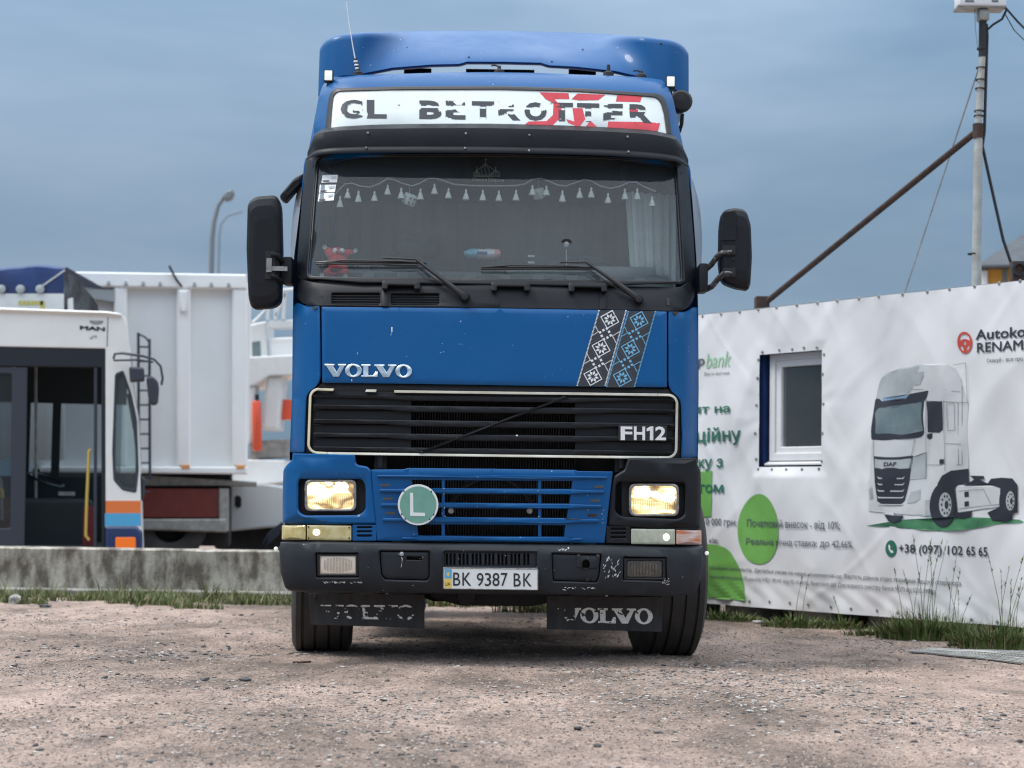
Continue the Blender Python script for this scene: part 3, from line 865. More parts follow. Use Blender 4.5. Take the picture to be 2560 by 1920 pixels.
def headlight(x0, y0, x1, y1, r, bulbs, parent):
    hl = thing_part('headlight', parent)
    P('pocket', [rect(x0 - 20, y0 - 10, x1 + 30, y1 + 20, 6)], 'dark_part', hl, FH, off=-.062, grid=.08, thick=.0, bevel=0)
    P('reflector', [rect(x0 + 3, y0 + 3, x1 - 3, y1 - 3, r)], 'lamp_glow', hl, FH, off=-.045, grid=.04, thick=.01, bevel=.008)
    P('bezel', [rect(x0 - 3, y0 - 3, x1 + 3, y1 + 3, r + 2), rect(x0 + 3, y0 + 3, x1 - 3, y1 - 3, r)], 'steel', hl, FH, off=-.012, grid=None, thick=.05, bevel=.003)
    P('lens', [rect(x0 + 2, y0 + 2, x1 - 2, y1 - 2, r)], 'fluted_glass', hl, FH, off=-.014, grid=.04, thick=0, bevel=.004)
    fl = MB()
    for k in range(24):
        px = x0 + 8 + (x1 - x0 - 16) * k / 23
        a, b_ = S3(px, y0 + (y1 - y0) * .52, FH, -.016), S3(px, y1 - 12, FH, -.016)
        fl.tube([a, b_], .0011, 5)
    o = fl.build('lens_fluting', 'steel', hl, 60); o['kind'] = 'stuff'
    for bx, by, br in bulbs:       # burning filament image in the reflector: ragged bright patch
        rb_ = random.Random(bx)
        lo = [(bx + br * (1.25 * math.cos(t)) * rb_.uniform(.55, 1.15), by + br * .85 * math.sin(t) * rb_.uniform(.5, 1.15)) for t in [2 * math.pi * k / 18 for k in range(18)]]
        P('bulb_reflection', [lo], 'bulb_glow', hl, FH, off=-.040, grid=None, thick=.002, bevel=0)
    P('screw', [ell(x1 + 12, y0 + 20, 3, 3, 10)], 'gasket', hl, FH, off=-.050, grid=None, thick=.01, bevel=.001)
def thing_part(name, parent):
    """a part that has sub-parts only: its own mesh is made by the caller"""
    return parent
headlight(764, 1202, 887, 1275, 14, ((787, 1224, 20), (851, 1215, 17), (820, 1208, 9)), hp_l)
headlight(1576, 1212, 1695, 1288, 16, ((1610, 1229, 23), (1672, 1243, 17), (1640, 1236, 10)), hp_r)

# ---- indicator and position lamps under the headlights
def lamp(name, x0, y0, x1, y1, mt, parent, fn=FH, slope=.012):
    q = [(x0, y0), (x1, y0 + (x1 - x0) * slope), (x1, y1 + (x1 - x0) * slope), (x0, y1)]
    o = P(name, [rr(q, 3)], mt, parent, fn, off=-.004, grid=.04, thick=.05, bevel=.004)
    for k in range(9):
        x = x0 + 8 + (x1 - x0 - 16) * k / 8
        pass
    return o
lamp('indicator', 704, 1313, 764, 1349, 'amber_old', truck)
pl = lamp('position_lamp', 767, 1313, 878, 1350, 'amber_old', truck)
P('lit_bulb', [ell(791, 1331, 9, 8, 18)], 'lit_spot', pl, FH, off=.0015, grid=None, thick=.004, bevel=.002)
lamp('indicator', 1691, 1325, 1754, 1361, 'lens_clear_red', truck)['label'] = 'clear indicator lens with a red lower edge'
pr = lamp('position_lamp', 1578, 1322, 1688, 1360, 'lens_milky', truck)
P('lit_bulb', [ell(1666, 1343, 8, 9, 18)], 'lit_spot', pr, FH, off=.0015, grid=None, thick=.004, bevel=.002)
for px, py, par in ((771, 1317, pl), (873, 1319, pl), (771, 1345, pl), (873, 1345, pl)):
    P('screw', [ell(px, py, 2.2, 2.2, 8)], 'rust', par, FH, off=.001, grid=None, thick=.003, bevel=.0005)
for (x0, y0, x1, y1, mt) in ((881, 1312, 941, 1352, 'blue_paint'), (1516, 1316, 1576, 1358, 'black_plastic')):
    slots = [rect(x0 + 11, y0 + 3.5 + 10.5 * k, x0 + 49, y0 + 9 + 10.5 * k, 2.5) for k in range(3)]
    vp = P('vent_panel', [rr([(x0, y0), (x1, y0), (x1, y1), (x0, y1)], 2)] + slots, mt, truck, FH, off=-.006, grid=.06, thick=.03, bevel=.002)
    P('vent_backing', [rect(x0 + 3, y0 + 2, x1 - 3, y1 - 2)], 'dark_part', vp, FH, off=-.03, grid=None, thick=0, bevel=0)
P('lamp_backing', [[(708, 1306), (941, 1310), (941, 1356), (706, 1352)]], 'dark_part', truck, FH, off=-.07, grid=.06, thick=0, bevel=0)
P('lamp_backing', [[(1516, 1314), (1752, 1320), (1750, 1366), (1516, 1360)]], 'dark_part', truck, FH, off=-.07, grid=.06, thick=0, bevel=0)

# ---- lower blue grille
def lerp(a, b, t): return a + (b - a) * t
def lg(x, k):                      # row k of the lower grille at pixel x
    yl, yr = k
    return lerp(yl, yr, (x - 928) / (1532 - 928))
openings = []
rowsO = [((1199, 1203), (1219, 1223)), ((1233, 1237), (1255, 1260)), ((1269, 1273), (1291, 1296)), ((1310, 1314), (1338, 1343))]
colsO = [((1029, 1104), (1112, 1345), (1353, 1431)), ((1031, 1104), (1112, 1345), (1353, 1426)), ((1036, 1104), (1112, 1345), (1353, 1420)), ((1043, 1104), (1112, 1345), (1353, 1413))]
for (t, bt), cs in zip(rowsO, colsO):
    for i, (xa, xb) in enumerate(cs):
        openings.append([(xa, lg(xa, t)), (xb, lg(xb, t)), (xb - (3 if i == 2 else 0), lg(xb, bt)), (xa + (3 if i == 0 else 0), lg(xa, bt))])
lgr = P('lower_grille', [rr([(928, 1174), (1010, 1173), (1022, 1170), (1230, 1172), (1436, 1175), (1446, 1178), (1532, 1179), (1511, 1358), (1350, 1356), (1230, 1355), (1080, 1353), (943, 1352)], 3)] + openings, 'blue_paint', fn=FH, off=-.004, grid=.08, thick=.035, bevel=.003)
for (ya, yb, xa, xb, h) in ((1190, 1194, 943, 1517, 7), (1226, 1230, 949, 1510, 11), (1262, 1266, 953, 1504, 11), (1299, 1302, 957, 1497, 12), (1345, 1349, 1005, 1455, 10)):
    f = lambda x: lerp(ya, yb, (x - 928) / 604)
    mid = [(x, f(x)) for x in (xa, xa + 45, 1029, 1230, 1431, xb - 45, xb)]
    hh = [h * .28, h * .34, h * .5, h * .5, h * .5, h * .34, h * .28]
    P('slat', [[(x, y - q) for (x, y), q in zip(mid, hh)] + [(x, y + q) for (x, y), q in list(zip(mid, hh))[::-1]]], 'blue_paint', lgr, FH, off=.014, grid=.08, thick=.02, bevel=.004)
for (x, y) in ((964, 1213), (970, 1247), (976, 1283), (1498, 1217), (1488, 1252), (1482, 1288)):
    P('clip', [rr([(x - 13, y - 3.5), (x + 13, y - 3.5), (x + 11, y + 3.5), (x - 13, y + 3.5)], 1.5)], 'decal_grey' if y != 1288 else 'rust', lgr, FH, off=-.002, grid=None, thick=.003, bevel=.0007)
for (x, y) in ((1470, 1275), (1509, 1276), (1505, 1285), (1507, 1298), (1507, 1308), (1479, 1302), (1345, 1228), (1347, 1292), (1110, 1222), (1110, 1235), (1111, 1270), (1113, 1291)):
    P('rivet', [ell(x, y, 1.7, 1.7, 8)], 'steel', lgr, FH, off=.016 if x < 1400 else 0.001, grid=None, thick=.006, bevel=.0005)
# scraped paint, scratches
for pts in (((1413, 1295), (1440, 1297), (1462, 1297), (1440, 1299), (1414, 1298)), ((1500, 1325), (1502, 1333), (1501, 1334))):
    P('paint_scrape', [list(pts)], 'rust', lgr, FH, off=.0155 if pts[0][0] < 1470 else -.0025, grid=None, thick=.001, bevel=0)
# round green L sign
sign = P('learner_sign', [ell(1046, 1262, 50.5, 51, 48)], 'badge_white', truck, lambda x, z: FH(XC - .2, z), off=.035, grid=None, thick=.004, bevel=.001)
P('sign_face', [ell(1046, 1262, 45.5, 46, 44)], 'sign_green', sign, lambda x, z: FH(XC - .2, z), off=.0362, grid=None, thick=.001, bevel=0)
P('letter', [[(1026, 1232), (1033.5, 1232), (1034.5, 1281), (1063.5, 1282), (1063.5, 1290.5), (1026, 1289.5)]], 'decal_white', sign, lambda x, z: FH(XC - .2, z), off=.0375, grid=None, thick=.001, bevel=0)
for (x, y) in ((1011, 1228), (1079, 1229), (1005, 1285), (1085, 1286), (1014, 1297), (1075, 1298)):
    P('rivet', [ell(x, y, 2, 2, 8)], 'dark_part', sign, lambda x, z: FH(XC - .2, z), off=.038, grid=None, thick=.002, bevel=.0005)

# ---- bumper
fogL = rr([(788, 1383), (895, 1383), (897, 1444), (790, 1444)], 4)
fogR = rr([(1559, 1392), (1666, 1394), (1668, 1453), (1557, 1450)], 4)
stepH = rr([(948, 1377), (1074, 1378), (1074, 1444), (1067, 1452), (962, 1449), (952, 1436)], 5)
towH = rr([(1379, 1383), (1504, 1386), (1499, 1440), (1493, 1456), (1382, 1453)], 5)
midH = rr([(1110, 1379), (1342, 1381), (1342, 1417), (1110, 1416)], 3)
bumper = P('bumper', [rr([(700, 1355, 4), (800, 1354, 1), (1000, 1357, 1), (1230, 1359, 1), (1500, 1362, 1), (1758, 1364, 4), (1758, 1402, 4), (1752, 1450, 6), (1737, 1486, 16), (1680, 1490, 4), (1500, 1488, 1), (1230, 1486, 1), (1000, 1483, 1), (772, 1482, 6), (714, 1476, 14), (701, 1430, 8), (698, 1380, 4)], 4),
    fogL, fogR, stepH, towH, midH], 'bumper_plastic', fn=FB, grid=.045, thick=.06, bevel=.008)
def fog(x0, y0, x1, y1, par, mt):
    P('lamp_housing', [rect(x0 - 9, y0 - 4, x1 + 9, y1 + 8)], 'dark_part', par, FB, off=-.055, grid=None, thick=0, bevel=0)
    P('reflector', [rect(x0, y0, x1, y1, 2)], mt, par, FB, off=-.035, grid=None, thick=.01, bevel=.012)
    P('fog_lamp_lens', [rect(x0 - 1, y0 - 1, x1 + 1, y1 + 1, 2)], 'fluted_glass', par, FB, off=-.018, grid=None, thick=0, bevel=.003)
    P('lamp_rim', [rect(x0 - 7, y0 - 4, x1 + 7, y1 + 6, 3), rect(x0, y0, x1, y1, 2)], 'gasket', par, FB, off=-.014, grid=None, thick=.03, bevel=.003)
    fl = MB()
    for k in range(19):
        px = x0 + 12 + (x1 - x0 - 24) * k / 18
        hh = (y1 - y0) * .42 * math.sqrt(max(.1, 1 - ((k - 9) / 11) ** 2)); cy = (y0 + y1) / 2
        fl.tube([S3(px, cy - hh, FB, -.021), S3(px, cy + hh, FB, -.021)], .0012, 4)
    o = fl.build('lens_fluting', 'chrome', par, 60); o['kind'] = 'stuff'
mat('reflector_bright', (.82, .80, .78), .28, metal=.75, emit=(1, .98, .95), estr=.10)
mat('reflector_dull', (.16, .16, .165), .35, metal=.6)
fog(798, 1390, 889, 1436, bumper, 'reflector_bright')
fog(1567, 1400, 1658, 1445, bumper, 'reflector_dull')
sh = P('step_hatch', [[Vector(p) * 1 for p in rr([(950.5, 1379.5), (1071.5, 1380.5), (1071.5, 1443), (1065, 1449.5), (964, 1446.5), (954.5, 1435)], 5)], rr([(1016, 1391), (1054, 1392), (1054, 1401), (1016, 1400)], 1)], 'bumper_plastic', bumper, FB, off=-.012, grid=.06, thick=.02, bevel=.004)
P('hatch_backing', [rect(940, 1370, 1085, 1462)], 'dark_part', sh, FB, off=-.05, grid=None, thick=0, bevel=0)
P('lock', [ell(1004, 1385, 5.5, 5.5, 16)], 'steel', sh, FB, off=-.006, grid=None, thick=.012, bevel=.0012)
P('lock_flap', [[(993, 1386), (1001, 1384), (1001, 1387)]], 'steel', sh, FB, off=-.004, grid=None, thick=.003, bevel=0)
P('rust_streak', [[(1003, 1392), (1006, 1396), (1004, 1412), (1002, 1420)]], 'flake_white', sh, FB, off=-.0118, grid=None, thick=0, bevel=0)
th = P('tow_hatch', [rr([(1381, 1385.5), (1501, 1388.5), (1496.5, 1439), (1490.5, 1453.5), (1384.5, 1450.5)], 5), ell(1465, 1412, 10, 13, 18)], 'bumper_plastic', bumper, FB, off=-.014, grid=.06, thick=.02, bevel=.003)
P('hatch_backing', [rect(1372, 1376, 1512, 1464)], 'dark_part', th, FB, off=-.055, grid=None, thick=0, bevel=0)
P('hatch_plate', [rr([(1442, 1391), (1500, 1392), (1494, 1420), (1442, 1419)], 2), ell(1465, 1412, 10, 13, 18)], 'bumper_plastic', th, FB, off=-.006, grid=None, thick=.008, bevel=.002)
for (x, y) in ((1447, 1390), (1495, 1390), (1484, 1449), (1469, 1450)):
    P('bolt', [ell(x, y, 5, 5, 14)], 'rubber', th, FB, off=-.002, grid=None, thick=.01, bevel=.002)
# grille slots in the middle of the bumper
grid_l = rr([(1108, 1377), (1344, 1379), (1344, 1419), (1108, 1418)], 3)
slots = []
for c in range(7):
    xa = 1114 + c * 32.4
    for k in range(3):
        if c == 6 and k > 1: continue
        slots.append([(xa + k * 9.6, 1384), (xa + k * 9.6 + 5.6, 1384), (xa + k * 9.6 + 5.6, 1413), (xa + k * 9.6, 1413)])
vg = P('bumper_vent', [grid_l] + slots, 'bumper_plastic', bumper, FB, off=-.016, grid=None, thick=.02, bevel=.0008)
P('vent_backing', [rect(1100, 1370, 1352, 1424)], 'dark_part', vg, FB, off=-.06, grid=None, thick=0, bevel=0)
# scrapes on the bumper
rs = random.Random(4)
def scrapes(x0, y0, x1, y1, n, ln, parent=bumper, fn=FB, off=.0012, tilt=0):
    g = MB()
    for _ in range(n):
        x, y = rs.uniform(x0, x1), rs.uniform(y0, y1); l = ln * rs.uniform(.3, 1); t = R(tilt + rs.uniform(-35, 35)); w = rs.uniform(.4, 1.1)
        dx, dy = math.cos(t) * l, math.sin(t) * l
        q = [(x, y), (x + dx * .5 - dy / l * w, y + dy * .5 + dx / l * w), (x + dx, y + dy), (x + dx * .5 + dy / l * w, y + dy * .5 - dx / l * w)]
        vs, fs = sheet_geo([[S(p[0], p[1], fn) for p in q]], mpf(fn, off), None, 0, 0); g.add(vs, fs)
    o = g.build('scrape_marks', 'flake_white', parent, 0, recalc=False); o['kind'] = 'stuff'
scrapes(806, 1454, 905, 1457, 45, 7)
scrapes(1404, 1468, 1484, 1473, 22, 8)
scrapes(1508, 1398, 1545, 1450, 34, 12, tilt=-70)
scrapes(1394, 1370, 1420, 1376, 14, 8)
scrapes(1654, 1444, 1672, 1462, 20, 6)
scrapes(700, 1360, 1750, 1480, 16, 3)
# licence plate
lp_ = P('licence_plate', [rr([(1109, 1420), (1344, 1423), (1344, 1474), (1109, 1471)], 4)], 'plate_white', bumper, lambda x, z: Y0, off=.012, grid=None, thick=.008, bevel=.0015)
fl_ = lambda x, z: Y0
P('plate_rim', [rr([(1107.5, 1418.5), (1345.5, 1421.5), (1345.5, 1475.5), (1107.5, 1472.5)], 4), rr([(1110, 1421), (1343.2, 1424), (1343.2, 1473), (1110, 1470)], 3)], 'steel', lp_, fl_, off=.0135, grid=None, thick=.012, bevel=.001)
P('flag_field', [[(1111.5, 1422.5), (1129.5, 1422.8), (1129.5, 1446.3), (1111.5, 1446)]], 'flag_blue', lp_, fl_, off=.0130, grid=None, thick=.0005, bevel=0)
P('flag_field', [[(1111.5, 1446.2), (1129.5, 1446.5), (1129.5, 1470), (1111.5, 1469.7)]], 'flag_yellow', lp_, fl_, off=.0130, grid=None, thick=.0005, bevel=0)
P('trident', [[(1117, 1428), (1119, 1433), (1120.5, 1428), (1122, 1433), (1124, 1428), (1124, 1437), (1120.5, 1441), (1117, 1437)]], 'flag_yellow', lp_, fl_, off=.0135, grid=None, thick=.0004, bevel=0)
for s, x0, x1, y0, y1 in (('UA', 1112.5, 1126, 1455, 1464), ('B', 1133, 1151, 1431, 1464), ('K', 1156, 1178, 1431, 1464), ('9', 1192, 1209, 1432, 1465), ('3', 1212, 1228, 1432, 1465), ('8', 1231, 1249, 1432, 1465), ('7', 1252, 1269, 1432, 1465), ('B', 1284, 1302, 1433, 1466), ('K', 1308, 1329, 1433, 1466)):
    l, _ = text_loops(s, .004)
    P('plate_character', in_quad(l, (x0, y0), (x1, y0), (x1, y1), (x0, y1)), 'plate_black', lp_, fl_, off=.0138, grid=None, thick=.001, bevel=0, nz=True)
# side marker lights on stalks at the bumper ends
for px, py, sg in ((690, 1372, -1), (1767, 1383, 1)):
    c = W(px, py, Y0 + .22)
    mk = MB().tube([c + Vector((-sg * .05, .03, .01)), c + Vector((-sg * .015, .01, 0))], .012, 8).build('side_marker', 'rubber', truck)
    MB().lathe([(0, -.016), (.007, -.014), (.011, -.008), (.012, 0), (.009, .012), (0, .012)], c, (0, 1, 0), 14).build('marker_lens', 'lit_white', mk, 60)

# ---- mud flaps
def flap(pts, textq, thr, seed, bolts):
    fy = lambda x, z: Y0 + .34
    fp = P('mud_flap', [rr(pts, 3)], 'mud_flap', truck, fy, off=0, grid=.12, thick=.012, bevel=.002)
    tl, tr, br, bl = textq
    for ch, loops, a, c in VOLVO:
        f = lambda t, p, q: (p[0] + (q[0] - p[0]) * t, p[1] + (q[1] - p[1]) * t)
        q = in_quad(loops, f(a, tl, tr), f(c, tl, tr), f(c, bl, br), f(a, bl, br))
        lo = [[S(p[0], p[1], fy) for p in dens(l, 2)] for l in q]
        zc = S(*bl, fy)[1]; zt_ = S(*tl, fy)[1]
        def keep(x, z, seed=seed):
            v = noise.noise(Vector((x * 55, z * 80, seed))) * .6 + noise.noise(Vector((x * 20, z * 26, seed + 9))) * .6
            return v > thr(ch, (x - S(*bl, fy)[0]), (z - zc) / (zt_ - zc))
        sheet('letter', lo, mpf(fy, .0012), 'flake_white', fp, .006, 0, 0, keep, 0)
    for (x, y) in bolts:
        P('bolt', [ell(x, y, 5, 4.5, 12)], 'rust', fp, fy, off=.006, grid=None, thick=.008, bevel=.0015)
flap([(771, 1484), (1061, 1486), (1061, 1571), (930, 1566), (777, 1562)], ((801, 1512), (1036, 1513), (1036, 1550), (806, 1546)), lambda ch, x, t: .28 - (.55 if t > .90 else 0) - (.28 if t < .2 else 0), 3, ((788, 1493), (873, 1494), (916, 1494), (957, 1494), (1044, 1496)))
flap([(1367, 1489), (1657, 1493), (1654, 1580), (1520, 1576), (1367, 1573)], ((1394, 1519), (1632, 1522), (1632, 1560), (1396, 1556)), lambda ch, x, t: (.30 if x < .095 else -.32), 8, ((1384, 1499), (1466, 1498), (1511, 1500), (1554, 1499), (1638, 1501)))

# ---- cowl: black panel under the windscreen and its surround
cowl = P('cowl_panel', [rr([(745, 690, 6), (760, 700, 6), (775, 705, 6), (1230, 711, 2), (1700, 718, 8), (1716, 708, 5), (1738, 700, 6), (1737, 745, 18), (1715, 775, 14), (1671, 779, 3), (1496, 775, 1), (1250, 771, 1), (1000, 768, 1), (800, 766, 3), (765, 763, 14), (741, 745, 14)], 3),
    rr([(829, 733), (950, 733), (950, 762), (829, 761)], 5), rr([(977, 734), (1098, 734), (1098, 762), (977, 762)], 5)], 'black_plastic', off=.004, grid=.07, thick=.03, bevel=.005)
P('windscreen_surround', [rr([(768, 388, 6), (1230, 383, 2), (1700, 398, 8), (1719, 412, 4), (1724, 470, 2), (1734, 600, 2), (1739, 702, 6), (1730, 722, 10), (1230, 714, 1), (760, 706, 12), (745, 694, 6), (740, 740, 2), (741, 670, 2), (755, 500, 2), (764, 410, 3)], 3) if False else
    rr([(766, 392, 6), (1000, 384, 1), (1230, 383, 1), (1500, 390, 1), (1719, 408, 8), (1724, 470, 2), (1734, 600, 2), (1740, 708, 10), (1500, 716, 1), (1230, 712, 1), (900, 707, 1), (742, 700, 10), (744, 640, 2), (755, 500, 2)], 4),
    rr([(793, 392, 22), (1000, 388, 2), (1230, 388, 2), (1500, 394, 2), (1689, 405, 22), (1697, 500, 2), (1705, 620, 2), (1710, 706, 14), (1500, 704, 2), (1230, 701, 2), (900, 697, 2), (769, 694, 14), (776, 600, 2), (784, 490, 2)], 6)], 'black_plastic', off=.010, grid=.08, thick=.03, bevel=.006)
for x0, x1, y0, y1 in ((829, 950, 733, 761), (977, 1098, 734, 762)):
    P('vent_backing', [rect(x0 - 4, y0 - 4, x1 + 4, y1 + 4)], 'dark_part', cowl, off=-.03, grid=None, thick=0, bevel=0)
    for k in range(4):
        y = y0 + 5.0 + k * 6.3
        P('vent_slat', [[(x0 - 1, y), (x1 + 1, y + .6), (x1 + 1, y + 2.2), (x0 - 1, y + 1.6)]], 'black_plastic', cowl, off=-.004, grid=None, thick=.01, bevel=0)
def handle(x0, x1, y0, y1):
    a = [(x0, y1), (x0, y0 + 4), (x0 + 5, y0), (x1 - 5, y0 + 1), (x1, y0 + 5), (x1, y1), (x1 - 14, y1), (x1 - 15, y0 + 13), (x0 + 15, y0 + 12), (x0 + 14, y1)]
    P('grab_handle', [rr(a, 3)], 'black_plastic', cowl, off=.045, grid=None, thick=.05, bevel=.006)
handle(956, 1051, 703, 725); handle(1228, 1325, 706, 729); handle(1421, 1517, 708, 731)
P('cowl_post', [[(954, 727), (970, 727), (970, 767), (954, 766)]], 'black_plastic', cowl, off=.014, grid=None, thick=.02, bevel=.003)
P('cowl_post', [[(1500, 731), (1517, 731), (1516, 774), (1500, 774)]], 'black_plastic', cowl, off=.014, grid=None, thick=.02, bevel=.003)
P('cowl_latch', [rr([(1667, 745), (1674, 748), (1674, 764), (1667, 764)], 2)], 'gasket', cowl, off=.008, grid=None, thick=.01, bevel=.001)
for (x, y) in ((748, 480 + 200), (782, 415), (752, 652), (803, 738), (1722, 548), (1727, 665), (1706, 432)):
    P('screw', [ell(x, y, 1.8, 1.8, 8)], 'dark_part', cowl, off=.013, grid=None, thick=.003, bevel=0)

# ---- windscreen
ws_loop = rr([(791, 391, 22), (1000, 387, 2), (1230, 387, 2), (1500, 393, 2), (1690, 404, 22), (1698, 500, 2), (1706, 620, 2), (1711, 708, 14), (1500, 706, 2), (1230, 703, 2), (900, 699, 2), (767, 696, 14), (775, 600, 2), (783, 490, 2)], 6)
glass = P('windscreen', [ws_loop], 'windshield_glass', off=-.012, grid=.10, thick=0, bevel=0, smooth=60)
P('gasket', [rr([(790, 389, 22), (1000, 386, 2), (1230, 386, 2), (1500, 392, 2), (1692, 403, 22), (1700, 500, 2), (1708, 620, 2), (1713, 710, 14), (1500, 708, 2), (1230, 705, 2), (900, 701, 2), (765, 698, 14), (773, 600, 2), (781, 490, 2)], 6),
   rr([(796, 395, 20), (1000, 391, 2), (1230, 391, 2), (1500, 397, 2), (1686, 408, 20), (1693, 500, 2), (1700, 620, 2), (1705, 702, 12), (1500, 700, 2), (1230, 697, 2), (900, 693, 2), (772, 690, 12), (780, 600, 2), (788, 490, 2)], 6)], 'gasket', glass, off=0, grid=None, thick=.015, bevel=.003)
for q in (((806, 437), (844, 436), (842, 455), (803, 456)), ((799, 461), (840, 461), (837, 479), (797, 481)), ((797, 483), (836, 481), (834, 500), (794, 503))):
    s_ = P('sticker', [list(q)], 'decal_white', glass, off=-.0105, grid=None, thick=0, bevel=0)
    (xa, ya), (xb, yb), (xc, yc), (xd, yd) = q
    P('sticker_print', [[(xd + 3, yd - 6), (xd + 19, yd - 6.5), (xd + 19, yd - 3.5), (xd + 3, yd - 3)]], 'decal_black', glass, off=-.0098, grid=None, thick=0, bevel=0)
    P('sticker_print', [[(xa + 22, ya + 3), (xb - 3, yb + 3), (xb - 4, yb + 8), (xa + 22, ya + 8)]], 'lace', glass, off=-.0098, grid=None, thick=0, bevel=0)

# ---- wipers
def wiper(piv, knee, tip0, tip1, blade_end):
    a = [S3(*piv, off=.03), S3(lerp(piv[0], knee[0], .35), lerp(piv[1], knee[1], .35), off=.05), S3(*knee, off=.035), S3(*tip0, off=.035)]
    w_ = MB().tube(a[:3], [.020, .014, .007], 8).tube(a[2:], .006, 6)
    w_.lathe([(0, -.03), (.02, -.028), (.026, -.01), (.028, .03)], a[0], (0, 1, 0), 16)
    arm = w_.build('wiper_arm', 'gasket', truck, 45)
    bl = MB()
    n_ = 10
    for i in range(n_):
        t0, t1 = i / n_, (i + 1) / n_
        p, q = S3(lerp(tip1[0], blade_end[0], t0), lerp(tip1[1], blade_end[1], t0), off=.022), S3(lerp(tip1[0], blade_end[0], t1), lerp(tip1[1], blade_end[1], t1), off=.022)
        bl.tube([p, q], .006, 6); bl.tube([p + Vector((0, .012, -.008)), q + Vector((0, .012, -.008))], .004, 4)
    pm = S3(lerp(tip1[0], blade_end[0], .25), lerp(tip1[1], blade_end[1], .25) - 5, off=.034); pn = S3(lerp(tip1[0], blade_end[0], .75), lerp(tip1[1], blade_end[1], .75) - 4, off=.034)
    bl.tube([S3(*tip1, off=.024), pm, pn, S3(*blade_end, off=.024)], .005, 6)
    bl.build('wiper_blade', 'gasket', arm, 45)
    hose = MB().tube([S3(lerp(piv[0], knee[0], .1), lerp(piv[1], knee[1], .1) + 5, off=.03), S3(lerp(piv[0], knee[0], .5) - 4, lerp(piv[1], knee[1], .5) + 10, off=.03), S3(lerp(piv[0], knee[0], .95) - 6, lerp(piv[1], knee[1], .95) + 10, off=.03), S3(knee[0] - 60, knee[1] + 14, off=.03)], .0035, 5)
    hose.build('washer_hose', 'rubber', arm, 60)
wiper((1163, 743), (1040, 650), (960, 647), (790, 657), (1067, 659))
wiper((1596, 749), (1466, 658), (1400, 658), (1203, 670), (1491, 671))

# ---- interior (seen through the glass)
zws = zpx(705, .25)
mb = MB()
prof = [(Y0 + .36, zws - .55), (Y0 + .36, zws - .01), (Y0 + .52, zws + .055), (Y0 + .80, zws + .125), (Y0 + .92, zws + .10), (Y0 + .95, zws - .55)]
mb.prism([(XC - 1.03, y, z) for y, z in prof], (2.06, 0, 0))
dash = mb.build('dashboard', 'dash', truck, 30)
for k in range(10):
    x = XC - .92 + k * .2
    for q in (0, 1):
        MB().box((x, Y0 + .50 + q * .06, zws + .046 + q * .015), (x + .13, Y0 + .525 + q * .06, zws + .066 + q * .015)).build('dash_vent', 'dash_dark', dash, 0)
MB().box((XC + .05, Y0 + .70, zws + .10), (XC + .95, Y0 + .74, zws + .16)).build('instrument_hood', 'dash', dash, 30, bevel=.02)
sw = MB()
cw, nrm = Vector((XC + .52, Y0 + .98, zws + .13)), Vector((0, -.75, 1)).normalized()
u1 = Vector((1, 0, 0)); u2 = nrm.cross(u1).normalized()
ring = [cw + (u1 * math.cos(2 * math.pi * k / 32) + u2 * math.sin(2 * math.pi * k / 32)) * .235 for k in range(33)]
sw.tube(ring, .016, 8, cap=False)
for a_ in (0, 140, 220): sw.tube([cw, cw + (u1 * math.cos(R(a_ + 90)) + u2 * math.sin(R(a_ + 90))) * .23], .018, 6)
sw.lathe([(0, .03), (.07, .025), (.08, -.02), (0, -.03)], cw, nrm, 16)
sw.build('steering_wheel', 'dash_dark', truck, 50)
MB().box((XC - 1.05, Y0 + .4, zb + .02), (XC + 1.05, YB - .03, zb + .08)).build('cab_floor', 'headliner', truck, 0)
cur = MB()                        # grey curtain drawn across behind the seats
cur.grid([[(XC - 1.06 + 2.12 * i / 120, Y0 + 1.62 + .022 * math.sin(i * .9 + .4 * math.sin(i * .23)) + .01 * math.sin(i * 2.3), z) for i in range(121)] for z in (zws - .6, zws + .1, zws + .5, zpx(440, .6))])
cur.build('sleeper_curtain', 'cab_cloth', truck, 80)
# roof shelf / headliner seen as the dark band along the top of the glass
zs0, zs1 = W(1230, 457, Y0 + .62).z, W(1230, 380, Y0 + .62).z
shelf = MB(); rows_ = []
for k in range(25):
    x = XC - 1.05 + 2.1 * k / 24
    e = max(0, abs(x - XC) - .80) / .25
    lift = .13 * e ** 2
    rows_.append([(x, Y0 + .66 + .05 * (x - XC) ** 2, zs0 + lift), (x, Y0 + .64 + .05 * (x - XC) ** 2, zs1 + .12), (x, Y0 + .95, zs1 + .14)])
shelf.grid(rows_); shelf.grid([[r[0], (r[0][0], Y0 + 1.7, r[0][2] + .05)] for r in rows_])
sh_ = shelf.build('roof_shelf', 'headliner', truck, 50)
for px in (1000, 1168, 1322, 1560):
    c = W(px, 425, Y0 + .63); MB().box((c.x - .02, c.y - .012, zs0 + .0), (c.x + .02, c.y, zs1)).build('shelf_strap', 'dark_part', sh_, 0)
for sx_ in (-1, 1):
    s_ = MB()
    cx = XC + sx_ * .52
    s_.box((cx - .25, Y0 + 1.15, zws - .45), (cx + .25, Y0 + 1.5, zws - .28)); s_.box((cx - .24, Y0 + 1.42, zws - .3), (cx + .24, Y0 + 1.55, zws + .28)); s_.box((cx - .13, Y0 + 1.44, zws + .30), (cx + .13, Y0 + 1.53, zws + .46))
    s_.build('seat', 'seat_cloth', truck, 40, bevel=.05, seg=3)
